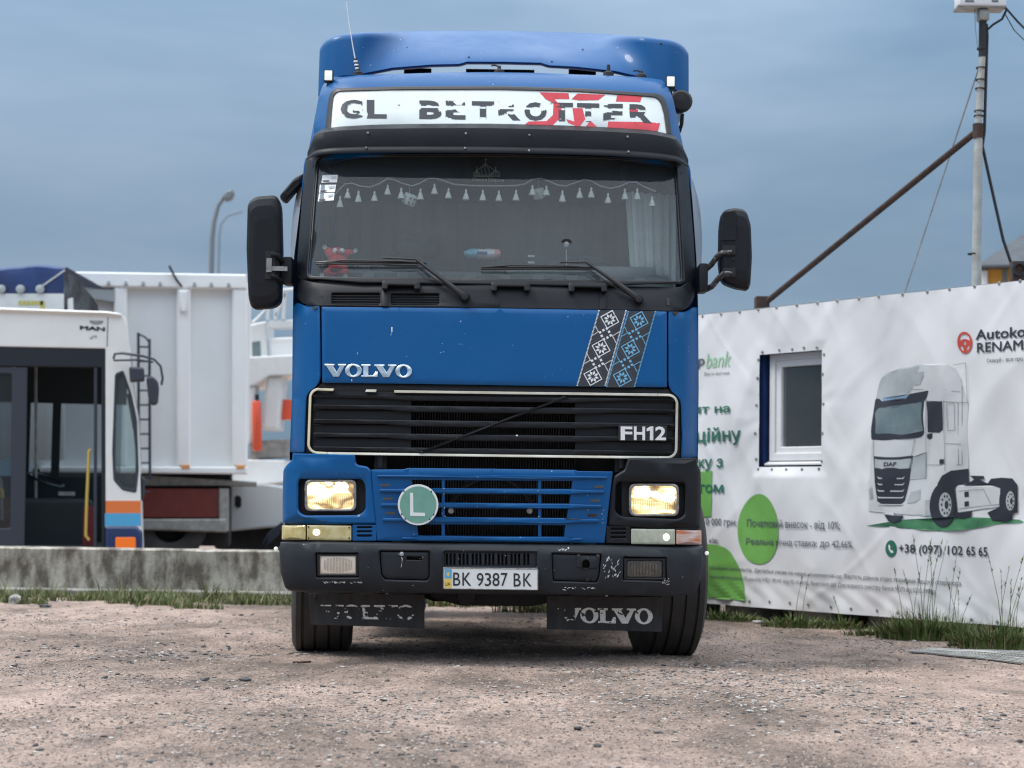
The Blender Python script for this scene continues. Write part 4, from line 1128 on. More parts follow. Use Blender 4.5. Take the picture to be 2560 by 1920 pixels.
# pale side curtain gathered at the driver's pillar
cu = MB()
def cfun(i, v):
    t = i / 26
    x = W(lerp(1590, 1700, t), 600, Y0 + .75).x - .05 * v * (1 - t)
    return (x - .02 + .10 * (1 - abs(2 * v - 1)) * (t - .3) * 0, Y0 + .72 + .03 * math.sin(i * 1.35) + .10 * t, zws - .05 + v * (zpx(445, .6) - zws))
cu.grid([[cfun(i, v) for i in range(27)] for v in (0, .25, .5, .75, 1)])
cu.build('side_curtain', 'curtain_white', truck, 80)
cu = MB()
cu.grid([[(W(lerp(774, 790, i / 8), 600, Y0 + .8).x + .02, Y0 + .75 + .02 * math.sin(i * 1.5) + .06 * i / 8, zws + v * (zpx(470, .6) - zws)) for i in range(9)] for v in (0, .5, 1)])
cu.build('side_curtain', 'seat_cloth', truck, 80)

# ---- church emblem on the roof shelf
def FE(x, z): return Y0 + .625
emb = P('emblem', [ell(1222, 436, 1.2, 1.2, 6)], 'emblem_gold', sh_, FE, off=0, grid=None, thick=0, bevel=0)
g = MB()
def ln(pts, w=1.0):
    for a, b_ in zip(pts, pts[1:]):
        d = Vector((b_[0] - a[0], b_[1] - a[1])); n_ = Vector((-d.y, d.x)).normalized() * w * .5
        q = [(a[0] + n_.x, a[1] + n_.y), (b_[0] + n_.x, b_[1] + n_.y), (b_[0] - n_.x, b_[1] - n_.y), (a[0] - n_.x, a[1] - n_.y)]
        vs, fs = sheet_geo([[S(p[0], p[1], FE) for p in q]], mpf(FE, .001), None, 0, 0); g.add(vs, fs)
def dome(cx, top, bw, h):
    out = [(cx, top), (cx - bw * .18, top + h * .28), (cx - bw * .5, top + h * .58), (cx - bw * .46, top + h * .85), (cx - bw * .28, top + h)]
    ln(out, 1.3); ln([(2 * cx - x, y) for x, y in out], 1.3); ln([out[-1], (2 * cx - out[-1][0], out[-1][1])], 1.3)
    for k in (-.5, 0, .5):
        ln([(cx, top + h * .1), (cx + k * bw * .45 - bw * .05, top + h * .5), (cx + k * bw * .4 + bw * .05, top + h * .98)], 1.0)
    ln([(cx, top), (cx, top - h * .42)], 1.1); ln([(cx - bw * .1, top - h * .28), (cx + bw * .1, top - h * .28)], 1.0)
dome(1214, 408, 44, 30); dome(1239, 424, 22, 17); dome(1192, 424, 16, 16)
ln([(1184, 441), (1250, 441)], 1.2)
o = g.build('emblem_lines', 'emblem_gold', emb, 0, recalc=False); o['kind'] = 'stuff'
l, _ = text_loops('Спаси и Сохрани', .004)
P('emblem_text', in_quad(l, (1181, 444), (1259, 446), (1259, 457), (1181, 455)), 'emblem_gold', emb, FE, off=.001, grid=None, thick=0, bevel=0, nz=True)

# ---- roof front with sign
P('roof_front', [rr(sil_l[7:] + sil_t + sil_r[:4] + [(1715, 425), (1500, 392), (1230, 386), (900, 392), (768, 420)], 2)], 'blue_paint', off=-.001, grid=.08, thick=.02, bevel=.004)
P('sign_frame', [rr([(826, 222, 24), (1000, 217, 2), (1252, 216, 2), (1450, 222, 2), (1660, 236, 26), (1672, 280, 3), (1679, 340, 6), (1500, 334, 1), (1230, 330, 1), (900, 330, 1), (812, 334, 6), (818, 280, 3)], 3),
   rr([(835, 230, 20), (1000, 226, 2), (1252, 225, 2), (1450, 231, 2), (1648, 245, 20), (1659, 285, 3), (1666, 336, 4), (1230, 326, 1), (826, 330, 4), (830, 280, 3)], 3)], 'gasket', off=.016, grid=None, thick=.03, bevel=.004)
rsign = P('sign_panel', [rr([(833, 229, 20), (1000, 225, 2), (1252, 224, 2), (1450, 230, 2), (1650, 244, 20), (1661, 285, 3), (1668, 340, 4), (1230, 334, 1), (822, 336, 4), (828, 280, 3)], 3)], 'sign_white', off=.008, grid=.12, thick=.02, bevel=0)
for k, red in enumerate(([(1345, 465), (1490, 470), (1495, 500), (1420, 500), (1455, 540), (1455, 590), (1400, 640), (1255, 640), (1290, 612), (1380, 610), (1412, 580), (1415, 520), (1375, 500)], [(1535, 472), (1675, 478), (1640, 505), (1545, 507), (1505, 500)], [(1510, 545), (1560, 545), (1575, 600), (1545, 640), (1490, 620), (1478, 600), (1520, 612)], [(1575, 640), (1600, 608), (1635, 640)],
            [(1735, 480), (1860, 485), (1850, 515), (1728, 512)], [(1690, 612), (1890, 615), (1950, 620), (1940, 660), (1685, 650)], [(1795, 545), (1840, 552), (1840, 560), (1800, 580)])):
    P('red_letter_piece', [[Q1(*p) for p in red]], 'decal_red', rsign, off=.0092, grid=.1, thick=.0006, bevel=0)
for k, ch in enumerate('GLOBETROTTER'):
    l, _ = text_loops(ch, .045)
    x0 = 345 + 132 * k; x1 = x0 + (112 if ch not in 'LE' else 100)
    sl = lambda x: 25 * ((x - 345) / 1580) ** 1.5
    q = in_quad(l, Q1(x0, 503 + sl(x0)), Q1(x1, 503 + sl(x1)), Q1(x1, 596 + sl(x1)), Q1(x0, 596 + sl(x0)))
    lo = [[S(*p) for p in dens(t, 2)] for t in q]
    zt_ = S(*Q1(x0, 503 + sl(x0)))[1]; zb_ = S(*Q1(x0, 596 + sl(x0)))[1]
    def keep(x, z, k=k, zb_=zb_, zt_=zt_):
        t = (z - zb_) / (zt_ - zb_)
        v = noise.noise(Vector((x * 10, z * 24, 5.3))) + .22 * noise.noise(Vector((x * 34, z * 60, 2.1)))
        thr = .08 if k == 2 else (-.30 if k < 2 else -.20)
        gap = abs(t - .66 - .06 * noise.noise(Vector((x * 6, 1, 1)))) < .07 and k > 1
        return v > thr and not gap
    sheet('black_letter', lo, mpf(F, .0102), 'decal_black', rsign, .008, .0004, 0, keep, 0, True)
# sun visor: outer lip well proud of the glass
def FV(x, z): return F(x, z) - .13
vis = [(772, 372), (779, 340), (799, 327), (850, 320), (929, 316), (1080, 314), (1227, 314), (1400, 318), (1525, 323), (1625, 329), (1694, 344), (1714, 372), (1718, 392)]
vbt = [(1721, 420), (1700, 408), (1674, 403), (1600, 396), (1525, 391), (1400, 387), (1227, 384), (1080, 383), (929, 383), (850, 385), (789, 391), (768, 402)]
def Yv(x): return Y0 + .40 + plan(x - XC, 1.17, .24, .07)
def vz(px, py): return S(px, py, lambda x, z: Yv(x))
top = [vz(*p) for p in vis]; bot = [vz(*p) for p in vbt][::-1]
zt_tab = sorted(top); zb_tab = sorted(bot)
xs_ = [zb_tab[0][0] + (zb_tab[-1][0] - zb_tab[0][0]) * k / 60 for k in range(61)]
rows_ = []
for x in xs_:
    t_, b_ = lerp_tab(zt_tab, x), lerp_tab(zb_tab, x)
    y = Yv(x); c_ = b_ + (t_ - b_) * .22
    rows_.append([(x, y + .20, t_ + .055), (x, y + .07, t_ + .015), (x, y + .012, t_ - .012), (x, y, (t_ + c_) / 2), (x, y + .004, c_ + .006), (x, y - .012, c_ - .004), (x, y - .022, b_ + .01), (x, y - .020, b_), (x, y - .006, b_ + .004), (x, y + .01, c_), (x, y + .10, c_ + .05)])
visor = MB().grid(rows_).build('sun_visor', 'black_plastic', truck, 42)
for q in ((482, 669), (475, 746), (975, 672), (971, 748), (1294, 680), (1292, 760), (1788, 689), (1791, 766)):
    p = Q1(*q); x, z = vz(*p)
    MB().lathe([(0, -.008), (.006, -.007), (.009, 0)], (x, Yv(x) - (.016 if q[1] > 720 else 0), z), (0, 1, 0), 10).build('screw', 'steel', visor)

# ---- roof deflector
DW = 1.165
zc0 = W(1256, 163, Y0 + 1.15).z; zp0 = W(1256, 236, Y0 + 1.25).z
zct = W(1256, 78, Y0 + 1.80).z; zpt = W(1256, 93, Y0 + 1.34).z
def sst(a, b, t): t = max(0, min(1, (t - a) / (b - a))); return t * t * (3 - 2 * t)
_dlow = [(a, W(1256, py, Y0 + 1.15).z) for a, py in ((0, 159), (.235, 160), (.275, 166), (.45, 168.5), (.70, 178), (.85, 192), (1.0, 208), (1.165, 240))]
_dtop = [(0, 77), (.55, 80), (.75, 83), (.95, 89), (1.04, 93), (1.08, 97), (1.12, 105), (1.15, 115), (1.165, 124)]
def defl(x, v, adj=0):
    a = abs(x)
    p = sst(.62, .90, a + .12 * (v - .5))
    pt_ = sst(.38, 1.10, a)
    zbm_ = lerp_tab(_dlow, a)
    p1 = sst(.62, .90, a + .06)
    ztp = W(1256, lerp_tab(_dtop, a), Y0 + lerp(1.80, 1.42, p1)).z
    ztp += adj
    zv = lerp(v, math.sin(v * math.pi / 2), pt_)
    z = lerp(zbm_, ztp, zv)
    yc = 1.10 + .70 * v ** 1.2
    yp = 1.08 + .06 * v + .52 * sst(.55, 1.08, v)
    y = lerp(yc, yp, p) + (.16 - math.sqrt(max(0, .16 ** 2 - min(.155, max(0, a - (DW - .16))) ** 2)))
    return (XC + .02 + x, Y0 + y, z)
xs_ = [-DW + 2 * DW * k / 90 for k in range(91)]
d_ = MB(); rows_ = []
vsn = [k / 18 for k in range(19)]
def ppy(p):
    q = Vector(p) - CPOS
    return 960 - FPX * q.dot(_u0) / q.dot(_fw)
for x in xs_:
    adj = 0
    for _ in range(5):             # top edge follows one smooth arch
        r_ = [defl(x, v, adj) for v in vsn]
        adj += .8 * (min(ppy(q) for q in r_) - lerp_tab(_dtop, abs(x))) * 12 / FPX
    r_ = [defl(x, v, adj) for v in vsn]
    x_, y_, z_ = r_[-1]
    r_ = [(r_[0][0], r_[0][1] + .12, r_[0][2] + .01), (r_[0][0], r_[0][1] + .012, r_[0][2] - .004)] + r_
    for k in (1, 2, 3): r_.append((x_, y_ + (Y0 + 2.35 - y_) * k / 3, z_ + .012 * math.sin(k)))
    rows_.append(r_)
d_.grid(rows_)
for r_ in (rows_[0], rows_[-1]):   # side cheeks
    lo_ = r_[1]
    front = r_[1:-3]; back_top = r_[-1]
    d_.add(front + [back_top, (back_top[0], back_top[1], lo_[2])], [tuple(range(len(front) + 2))])
deflector = d_.build('roof_deflector', 'blue_paint', truck, 60)
for xx, vv in ((-.92, .92), (-.62, .40), (.50, .42), (.62, .95), (-.22, .10), (.30, .08), (.98, .5)):
    p_ = Vector(defl(xx, vv)); MB().lathe([(0, -.006), (.006, -.004), (.008, .006)], p_, (0, 1, -.5), 8).build('screw', 'rubber', deflector)
for px0, px1, py0, py1 in ((1010, 1078, 170, 178), (1165, 1336, 172, 178), (1422, 1490, 172, 180)):
    a_, b_ = W(px0, py0, Y0 + 1.6), W(px1, py1, Y0 + 1.6)
    MB().box((a_.x, Y0 + 1.6, b_.z - .02), (b_.x, Y0 + 1.64, a_.z)).build('deflector_mount', 'dark_part', truck, 0)

# ---- lamps, aerials and horn on the roof
for px, py in ((821, 189), (1677, 204)):
    c = W(px, py, Y0 + .85)
    wl_ = MB().box((c.x - .028, c.y, c.z - .036), (c.x + .028, c.y + .05, c.z + .036))
    wl_.box((c.x - .012, c.y + .01, c.z - .08), (c.x + .012, c.y + .04, c.z - .03))
    wo = wl_.build('work_light', 'rubber', truck, 40, bevel=.006)
    MB().box((c.x - .023, c.y - .006, c.z - .029), (c.x + .023, c.y + .002, c.z + .031)).build('lens', 'lit_white', wo, 40, bevel=.005)
def stub(px, py, h, kind=0):
    c = W(px, py, Y0 + 1.0); z0 = c.z
    s_ = MB().lathe([(.035, -.02), (.032, .004), (.012, .018), (.010, h)], (c.x, c.y, z0), (0, 0, 1), 12, close=True)
    if kind: s_.tube([(c.x, c.y, z0 + h * .9), (c.x - .03, c.y, z0 + h + .004), (c.x - .05, c.y, z0 + h + .001)], .005, 6)
    return s_.build('aerial_base', 'rubber', truck)
stub(1248, 179, .035, 1); stub(1521, 184, .055); stub(1603, 190, .03, 1)
c = W(895, 182, Y0 + 1.0); ab = stub(895, 184, .03)
MB().tube([c + Vector((0, 0, .02)), W(888, 147, Y0 + 1)], .011, 8).build('whip_coil', 'rubber', ab)
for k in range(3):
    p_ = W(lerp(894, 888.5, (k + .5) / 3), lerp(176, 150, (k + .5) / 3), Y0 + 1)
    MB().lathe([(.012, -.006), (.014, 0), (.012, .006)], p_, (0, 0, 1), 10).build('whip_ring', 'badge_white', ab)
MB().tube([W(888, 148, Y0 + 1), W(881, 110, Y0 + 1), W(873, 60, Y0 + 1), W(866, 4, Y0 + 1)], [.0042, .0036, .0030, .0022], 6).build('whip_rod', 'badge_white', ab)
hc = W(1702, 255, Y0 + 1.05)
MB().lathe([(0, -.06), (.055, -.055), (.072, -.02), (.060, .05), (.03, .16), (.025, .3)], hc, (0.05, 1, .04), 20).build('air_horn', 'rubber', truck)
MB().tube([W(1706, 285, Y0 + 1.02), W(1704, 310, Y0 + 1.05), W(1698, 330, Y0 + 1.1)], .012, 6).build('horn_bracket', 'rubber', truck)

# ---- mirrors
def mirror(loop, Y, dep, parent=truck, name='mirror'):
    l = [(W(p[0], p[1], Y).x, W(p[0], p[1], Y).z) for p in rr(loop, 22, 5)]
    cx_, cz_ = sum(p[0] for p in l) / len(l), sum(p[1] for p in l) / len(l)
    m_ = MB(); rings = []
    for s_, d in ((.0, 0), (.55, -.002), (.80, .004), (.93, .018), (1.0, .05), (.995, dep * .8), (.96, dep), (.90, dep)):
        rings.append([(cx_ + (x - cx_) * s_, Y + d, cz_ + (z - cz_) * s_) for x, z in l])
    n_ = len(l)
    for i in range(len(rings) - 1):
        m_.add(rings[i] + rings[i + 1], [(k, (k + 1) % n_, n_ + (k + 1) % n_, n_ + k) for k in range(n_)])
    o = m_.build(name, 'black_plastic', parent, 60)
    g_ = MB(); g_.add([(cx_ + (x - cx_) * .9, Y + dep - .01, cz_ + (z - cz_) * .9) for x, z in l], [tuple(range(n_))])
    g_.build('mirror_glass', 'chrome', o, 0)
    return o
YM = Y0 + .30
ml = mirror([(616, 505, 14), (635, 488, 14), (690, 484, 20), (699, 510, 10), (702, 620, 10), (699, 752, 16), (682, 766, 14), (626, 771, 14), (618, 740, 10), (613, 620, 6)], YM, .17)
P_ = lambda px, py, d: W(px, py, YM + d)
MB().box((W(664, 628, YM).x, YM - .012, W(664, 698, YM).z), (W(688, 628, YM).x, YM + .03, W(664, 628, YM).z)).build('arm_recess', 'dark_part', ml, 0)
MB().tube([P_(677, 636, -.02), P_(695, 638, -.01), P_(702, 650, .02), P_(714, 657, .07)], .014, 8).build('mirror_arm', 'black_plastic', ml, 60)
MB().tube([P_(677, 690, -.02), P_(690, 692, -.01), P_(700, 702, .02), P_(714, 707, .07)], .014, 8).build('mirror_arm', 'black_plastic', ml, 60)
a_ = P_(671, 678, -.015); b_ = P_(721, 672, .03); MB().box((a_.x, a_.y - .004, b_.z - .018), (b_.x, a_.y + .02, b_.z + .008)).build('arm_strap', 'steel', ml, 0)
a_ = P_(671, 650, -.015); MB().box((a_.x - .01, a_.y - .006, a_.z - .07), (a_.x + .02, a_.y + .006, a_.z + .01)).build('arm_hinge', 'steel', ml, 0)
a_, b_ = P_(711, 645, .1), P_(732, 712, .1); MB().box((a_.x, YM + .03, b_.z), (b_.x, YM + .20, a_.z)).build('mirror_bracket', 'black_plastic', ml, 40, bevel=.012)
ml2 = mirror([(696, 489, 5), (735, 442, 8), (762, 428, 3), (763, 452, 3), (742, 470, 4), (712, 505, 5), (703, 500, 4)], Y0 + .85, .10, truck, 'wide_angle_mirror')
mr = mirror([(1802, 560, 14), (1808, 524, 18), (1835, 516, 16), (1868, 520, 20), (1880, 560, 10), (1883, 640, 10), (1879, 710, 6), (1873, 722, 3), (1845, 718, 10), (1806, 704, 18), (1800, 650, 8)], YM, .17)
P('mirror_cap', [rr([(1808, 530), (1838, 527), (1842, 535), (1840, 601), (1800, 602)], 6)], 'black_plastic', mr, lambda x, z: YM - .003, off=.004, grid=None, thick=.006, bevel=.002)
for y_ in (622, 678):
    a_ = P_(1808, y_, -.01); MB().box((a_.x, a_.y - .004, a_.z - .032), (a_.x + .07, a_.y + .02, a_.z + .02)).build('arm_recess', 'dark_part', mr, 0)
for y_ in (648, 669):
    MB().lathe([(0, -.004), (.007, -.004), (.008, .01)], P_(1834, y_, -.006), (0, 1, 0), 12).build('screw', 'dark_part', mr)
mat('worn_arm', (.20, .20, .20), .6, col2=(.014, .015, .018), vscale=45, ramp=(.52, .70))
MB().tube([P_(1764, 674, .09), P_(1778, 662, .05), P_(1794, 640, .02), P_(1806, 632, 0), P_(1830, 631, -.01)], .017, 10).build('mirror_arm', 'worn_arm', mr, 60)
MB().tube([P_(1764, 724, .09), P_(1780, 716, .05), P_(1798, 694, .02), P_(1812, 682, 0), P_(1832, 686, -.01)], .017, 10).build('mirror_arm', 'worn_arm', mr, 60)
a_, b_ = P_(1746, 661, .1), P_(1767, 731, .1); MB().box((a_.x, YM + .03, b_.z), (b_.x, YM + .20, a_.z)).build('mirror_bracket', 'black_plastic', mr, 40, bevel=.012)

# ---- running gear
YAX = Y0 + 1.06
def tyre_prof(R_, w):
    h = w / 2; p = [(R_ - .27, -h * .78), (R_ - .24, -h * .92), (R_ - .14, -h), (R_ - .05, -h * .97), (R_ - .015, -h * .88)]
    gr = [-.62, -.22, .22, .62]
    x = -h * .84
    p.append((R_ - .004, x))
    for g_ in gr:
        p += [(R_, g_ * h - .009), (R_ - .014, g_ * h - .005), (R_ - .014, g_ * h + .005), (R_, g_ * h + .009)]
    p += [(R_ - .004, h * .84), (R_ - .015, h * .88), (R_ - .05, h * .97), (R_ - .14, h), (R_ - .24, h * .92), (R_ - .27, h * .78)]
    return p
def wheel(cx, cy, steer, w=.37, R_=.515, parent=truck):
    ax = Vector((math.cos(steer), -math.sin(steer), 0)); c = Vector((cx, cy, R_ - .012))
    t = MB().lathe(tyre_prof(R_, w), c, ax, 72).build('wheel', 'tyre_rubber', parent, 28)
    sg = 1 if cx > XC else -1
    MB().lathe([(R_ - .265, .13 * sg), (R_ - .28, .12 * sg), (R_ - .31, .06 * sg), (.16, .10 * sg), (.14, .15 * sg), (0, .16 * sg)], c, ax, 40).build('rim', 'steel', t, 40)
    MB().lathe([(R_ - .265, -.14 * sg), (.2, -.10 * sg), (0, -.1 * sg)], c, ax, 32).build('brake_drum', 'chassis', t, 40)
    return t
xl_ = W(795, 1600, YAX - .25).x; xr_ = W(1667, 1600, YAX - .25).x
wheel(xl_, YAX, R(-5.5)); wheel(xr_, YAX, R(-5.5))
for sg in (-1, 1):
    for dx in (.0, .34):
        wheel(XC + sg * (1.06 - dx), Y0 + 1.06 + 3.7, 0, w=.30)
ch = MB()
for sg in (-1, 1):
    ch.box((XC + sg * .40 - .04, Y0 + .55, .72), (XC + sg * .40 + .04, Y0 + 5.35, 1.0))
for y_ in (.9, 2.4, 3.6, 5.2): ch.box((XC - .4, Y0 + y_, .76), (XC + .4, Y0 + y_ + .1, .95))
ch.build('chassis_frame', 'chassis', truck, 0)
ax_ = MB(); ax_.tube([(xl_ + .2, YAX, .50), (XC - .55, YAX, .44), (XC - .35, YAX, .36), (XC + .35, YAX, .36), (XC + .55, YAX, .44), (xr_ - .2, YAX, .50)], .065, 10)
ax_.build('front_axle', 'chassis', truck, 50)
# engine sump and cross member hanging under the bumper
sp = [W(px, py, Y0 + .62) for px, py in ((1075, 1486), (1085, 1497), (1120, 1506), (1150, 1514), (1330, 1516), (1365, 1509), (1395, 1500), (1400, 1488), (1400, 1420), (1075, 1420))]
MB().prism(sp, (0, .5, 0)).build('engine_sump', 'chassis', truck, 30, bevel=.02)
MB().lathe([(0, -.03), (.05, -.028), (.055, .03)], W(1167, 1492, Y0 + .5), (0, 1, 0), 18).build('drain_plug', 'chassis', truck)
MB().box((XC - .46, Y0 + .72, .40), (XC + .46, Y0 + 2.3, 1.02)).build('engine_block', 'chassis', truck, 0, bevel=.05)
MB().box((XC - .34, Y0 + 2.3, .42), (XC + .34, Y0 + 3.4, .98)).build('gearbox', 'chassis', truck, 0, bevel=.06)
MB().tube([(XC, YAX + .3, .55), (XC, Y0 + 4.6, .55)], .055, 10).build('drive_shaft', 'chassis', truck)
MB().lathe([(0, -.25), (.18, -.22), (.24, 0), (.18, .22), (0, .25)], (XC, Y0 + 4.76, .52), (1, 0, 0), 20).build('differential', 'chassis', truck, 50)
MB().tube([(XC - 1.0, Y0 + 4.76, .5), (XC + 1.0, Y0 + 4.76, .5)], .085, 10).build('rear_axle', 'chassis', truck)
for sg in (-1, 1):
    MB().box((XC + sg * .80 - .28, Y0 + 2.0, .36), (XC + sg * .80 + .28, Y0 + 3.9, 1.0)).build('fuel_tank', 'tank_alu', truck, 40, bevel=.08, seg=4)
    fr_ = MB(); rws = []
    for k in range(13):
        t = math.pi * k / 12
        rws.append([(XC + sg * .70, Y0 + 4.76 - .62 * math.cos(t), .52 + .62 * math.sin(t)), (XC + sg * 1.24, Y0 + 4.76 - .62 * math.cos(t), .52 + .62 * math.sin(t))])
    fr_.grid(rws); fr_.build('rear_mudguard', 'chassis', truck, 50)
    fw_ = MB(); rws = []
    for k in range(13):
        t = math.pi * k / 12
        rws.append([(XC + sg * .66, YAX - .66 * math.cos(t), .55 + .60 * math.sin(t)), (XC + sg * 1.17, YAX - .66 * math.cos(t), .55 + .60 * math.sin(t))])
    fw_.grid(rws); fw_.build('wheel_arch', 'black_plastic', truck, 50)
    MB().box((XC + sg * 1.0 - .16, Y0 + .32, .66), (XC + sg * 1.0 + .16, Y0 + .62, zb)).build('step_box', 'black_plastic', truck, 0)
MB().box((XC - .45, Y0 + 4.3, 1.02), (XC + .45, Y0 + 5.1, 1.08)).build('fifth_wheel', 'chassis', truck, 0, bevel=.02)
MB().box((XC - 1.0, Y0 + .5, zb - .06), (XC + 1.0, YB - .05, zb - .01)).build('cab_underside', 'chassis', truck, 0)

# ================================================================== small things in the cab (they lie on or hang in it)
def FI(x, z): return F(x, z) + .075
fr = thing('fringe_curtain', 'white tassel fringe on a wavy cord hung across the windscreen top', 'fringe', S3(1240, 460, FI))
wave = [(837, 487), (848, 474), (862, 460), (880, 458), (900, 465), (925, 468), (950, 458), (968, 447), (985, 449), (1005, 458), (1030, 465), (1050, 458), (1070, 446), (1090, 446), (1110, 452), (1135, 461), (1180, 464), (1240, 465), (1290, 464), (1312, 460), (1330, 449), (1350, 446), (1370, 452), (1395, 463), (1415, 465), (1440, 456), (1460, 449), (1478, 452), (1500, 465), (1525, 471), (1550, 466), (1572, 456), (1590, 455), (1610, 467), (1640, 479)]
MB().tube([S3(*p, FI) for p in wave], .0042, 6).build('cord', 'lace', fr, 60)
tas = [(850, 493), (869, 472), (896, 480), (936, 479), (969, 463), (1003, 472), (1051, 474), (1086, 461), (1121, 472), (1165, 475), (1207, 477), (1247, 478), (1290, 477), (1331, 464), (1366, 465), (1406, 479), (1449, 471), (1478, 470), (1520, 484), (1562, 474), (1593, 474), (1630, 492)]
for i, (x, y) in enumerate(tas):
    c = S3(x, y + 13, FI); k = .9 + .2 * random.Random(i).random()
    h = .060 * k
    MB().lathe([(.0015, h * .62), (.006, h * .5), (.0075, h * .40), (.005, h * .30), (.011, h * .1), (.017, -h * .2), (.021, -h * .45), (.012, -h * .48), (0, -h * .42)], c, (0, 0, 1), 10).build('tassel', 'tassel_white', fr, 70)
dc = S3(1024, 499, lambda x, z: F(x, z) + .13)
die = thing('fuzzy_dice', 'white fuzzy dice with dark pips hanging in the windscreen', 'dice', dc)
rot = Matrix.Rotation(R(28), 3, 'Z') @ Matrix.Rotation(R(24), 3, 'X') @ Matrix.Rotation(R(12), 3, 'Y')
MB().box(dc - Vector((.034,) * 3), dc + Vector((.034,) * 3), rot, dc).build('body', 'dice_white', die, 60, bevel=.014, seg=3)
for nrm_, us in (((0, -1, 0), ((-.014, -.014), (.014, .014), (-.014, .014), (.014, -.014))), ((1, 0, 0), ((-.014, -.014), (.014, .014), (0, 0))), ((0, 0, 1), ((0, 0),)), ((-1, 0, 0), ((-.012, .012), (.012, -.012)))):
    n_ = Vector(nrm_); t1 = Vector((n_.y, n_.z, n_.x)); t2 = n_.cross(t1)
    for a_, b_ in us:
        MB().lathe([(0, .002), (.005, .001), (.006, -.002)], dc + rot @ (n_ * .0345 + t1 * a_ + t2 * b_), rot @ n_, 8).build('pip', 'eye_black', die)
MB().tube([dc + Vector((0, 0, .04)), S3(1022, 462, FI)], .0015, 5).build('string', 'lace', die)
d2 = S3(1347, 484, lambda x, z: F(x, z) + .16)
die2 = thing('fuzzy_dice', 'plain pinkish fuzzy dice hanging between two tassels', 'dice', d2)
rot = Matrix.Rotation(R(-35), 3, 'Z') @ Matrix.Rotation(R(30), 3, 'X')
MB().box(d2 - Vector((.030,) * 3), d2 + Vector((.030,) * 3), rot, d2).build('body', 'dice_white', die2, 60, bevel=.012, seg=3)
MB().tube([d2 + Vector((0, 0, .03)), S3(1347, 447, FI)], .0015, 5).build('string', 'lace', die2)
# red plush toy spread against the glass
tc_ = S3(846, 660, lambda x, z: F(x, z) + .085)
toy = thing('plush_toy', 'red plush toy with big white eyes spread against the windscreen', 'toy', tc_)
def tq(px, py, d=0): return S3(px, py, lambda x, z: F(x, z) + .085 + d)
sk = bpy.data.meshes.new('toy_body')
jv = [tq(845, 668), tq(845, 645), tq(844, 630), tq(833, 622), tq(858, 623), tq(818, 627), tq(812, 620), tq(872, 630), tq(888, 633), tq(826, 680), tq(806, 686), tq(862, 680), tq(864, 690), tq(836, 676, -.02)]
je = [(0, 1), (1, 2), (2, 3), (2, 4), (1, 5), (5, 6), (1, 7), (7, 8), (0, 9), (9, 10), (0, 11), (11, 12), (0, 13)]
jr = [.055, .062, .050, .018, .018, .030, .020, .026, .020, .034, .026, .034, .026, .020]
sk.from_pydata([tuple(v) for v in jv], je, [])
to = bpy.data.objects.new('toy_tmp', sk); COL.objects.link(to)
md = to.modifiers.new('skin', 'SKIN'); ss = to.modifiers.new('sub', 'SUBSURF'); ss.levels = 2; ss.render_levels = 2
for v, r_ in zip(sk.skin_vertices[0].data, jr): v.radius = (r_, r_ * .8)
sk.skin_vertices[0].data[0].use_root = True
dg = bpy.context.evaluated_depsgraph_get()
me = bpy.data.meshes.new_from_object(to.evaluated_get(dg)); bpy.data.objects.remove(to)
me.shade_smooth(); me.materials.clear(); me.materials.append(MATS['plush_red'])
link(bpy.data.objects.new('body', me), toy)
for px in (838, 855):
    ec = tq(px, 627, -.052)
    MB().lathe([(0, -.008), (.011, -.006), (.0165, .0), (.013, .008), (0, .01)], ec, (0, 1, 0), 16).build('eye', 'eye_white', toy, 70)
    MB().lathe([(0, -.002), (.003, -.001), (.004, .002)], tq(px + (3 if px < 846 else -3), 629, -.061), (0, 1, 0), 8).build('pupil', 'eye_black', toy)
MB().lathe([(0, -.004), (.004, 0), (0, .004)], tq(846, 635, -.058), (0, 1, 0), 8).build('nose', 'eye_black', toy)
for px, py in ((812, 618), (889, 627), (805, 688), (864, 691)):
    MB().lathe([(.002, .0), (.010, -.012), (.013, -.014)], tq(px, py, -.03), (0, 1, 0), 12).build('suction_cup', 'lace', toy)
# pack of wipes lying on the dashboard
pc = W(1204, 634, Y0 + .78); pk = thing('wipes_pack', 'crumpled blue and white pack of wipes lying on the dashboard', 'wipes pack', (pc.x, pc.y, pc.z - .03))
def pack(x0, x1, mt, nm, e0, e1):
    rws = []
    for i in range(9):
        t = i / 8; x = lerp(x0, x1, t)
        s0 = lerp(e0, 1, min(1, t * 3)) if e0 < 1 else 1; s1 = lerp(e1, 1, min(1, (1 - t) * 3)) if e1 < 1 else 1
        h = .030 * s0 * s1
        rws.append([(x, pc.y + .05 * math.cos(a_) + .004 * noise.noise(Vector((x * 60, a_, 2))), pc.z + h * math.sin(a_) * (1 + .18 * noise.noise(Vector((x * 40, a_ * 2, 0)))) - .002) for a_ in [2 * math.pi * j / 14 for j in range(15)]])
    return MB().grid(rws).build(nm, mt, pk, 60)
xa, xb, xc_, xd = W(1160, 634, pc.y).x, W(1195, 634, pc.y).x, W(1236, 634, pc.y).x, W(1252, 634, pc.y).x
pack(xa, xb, 'pack_blue', 'wrapper', .35, 1); pack(xb, xc_, 'pack_white', 'wrapper', 1, 1); pack(xc_, xd, 'pack_pink', 'wrapper', 1, .4)
a_ = W(1193, 631, pc.y - .055); MB().box((a_.x, a_.y, a_.z - .012), (a_.x + .06, a_.y + .006, a_.z + .006)).build('print', 'pack_navy', pk, 0)
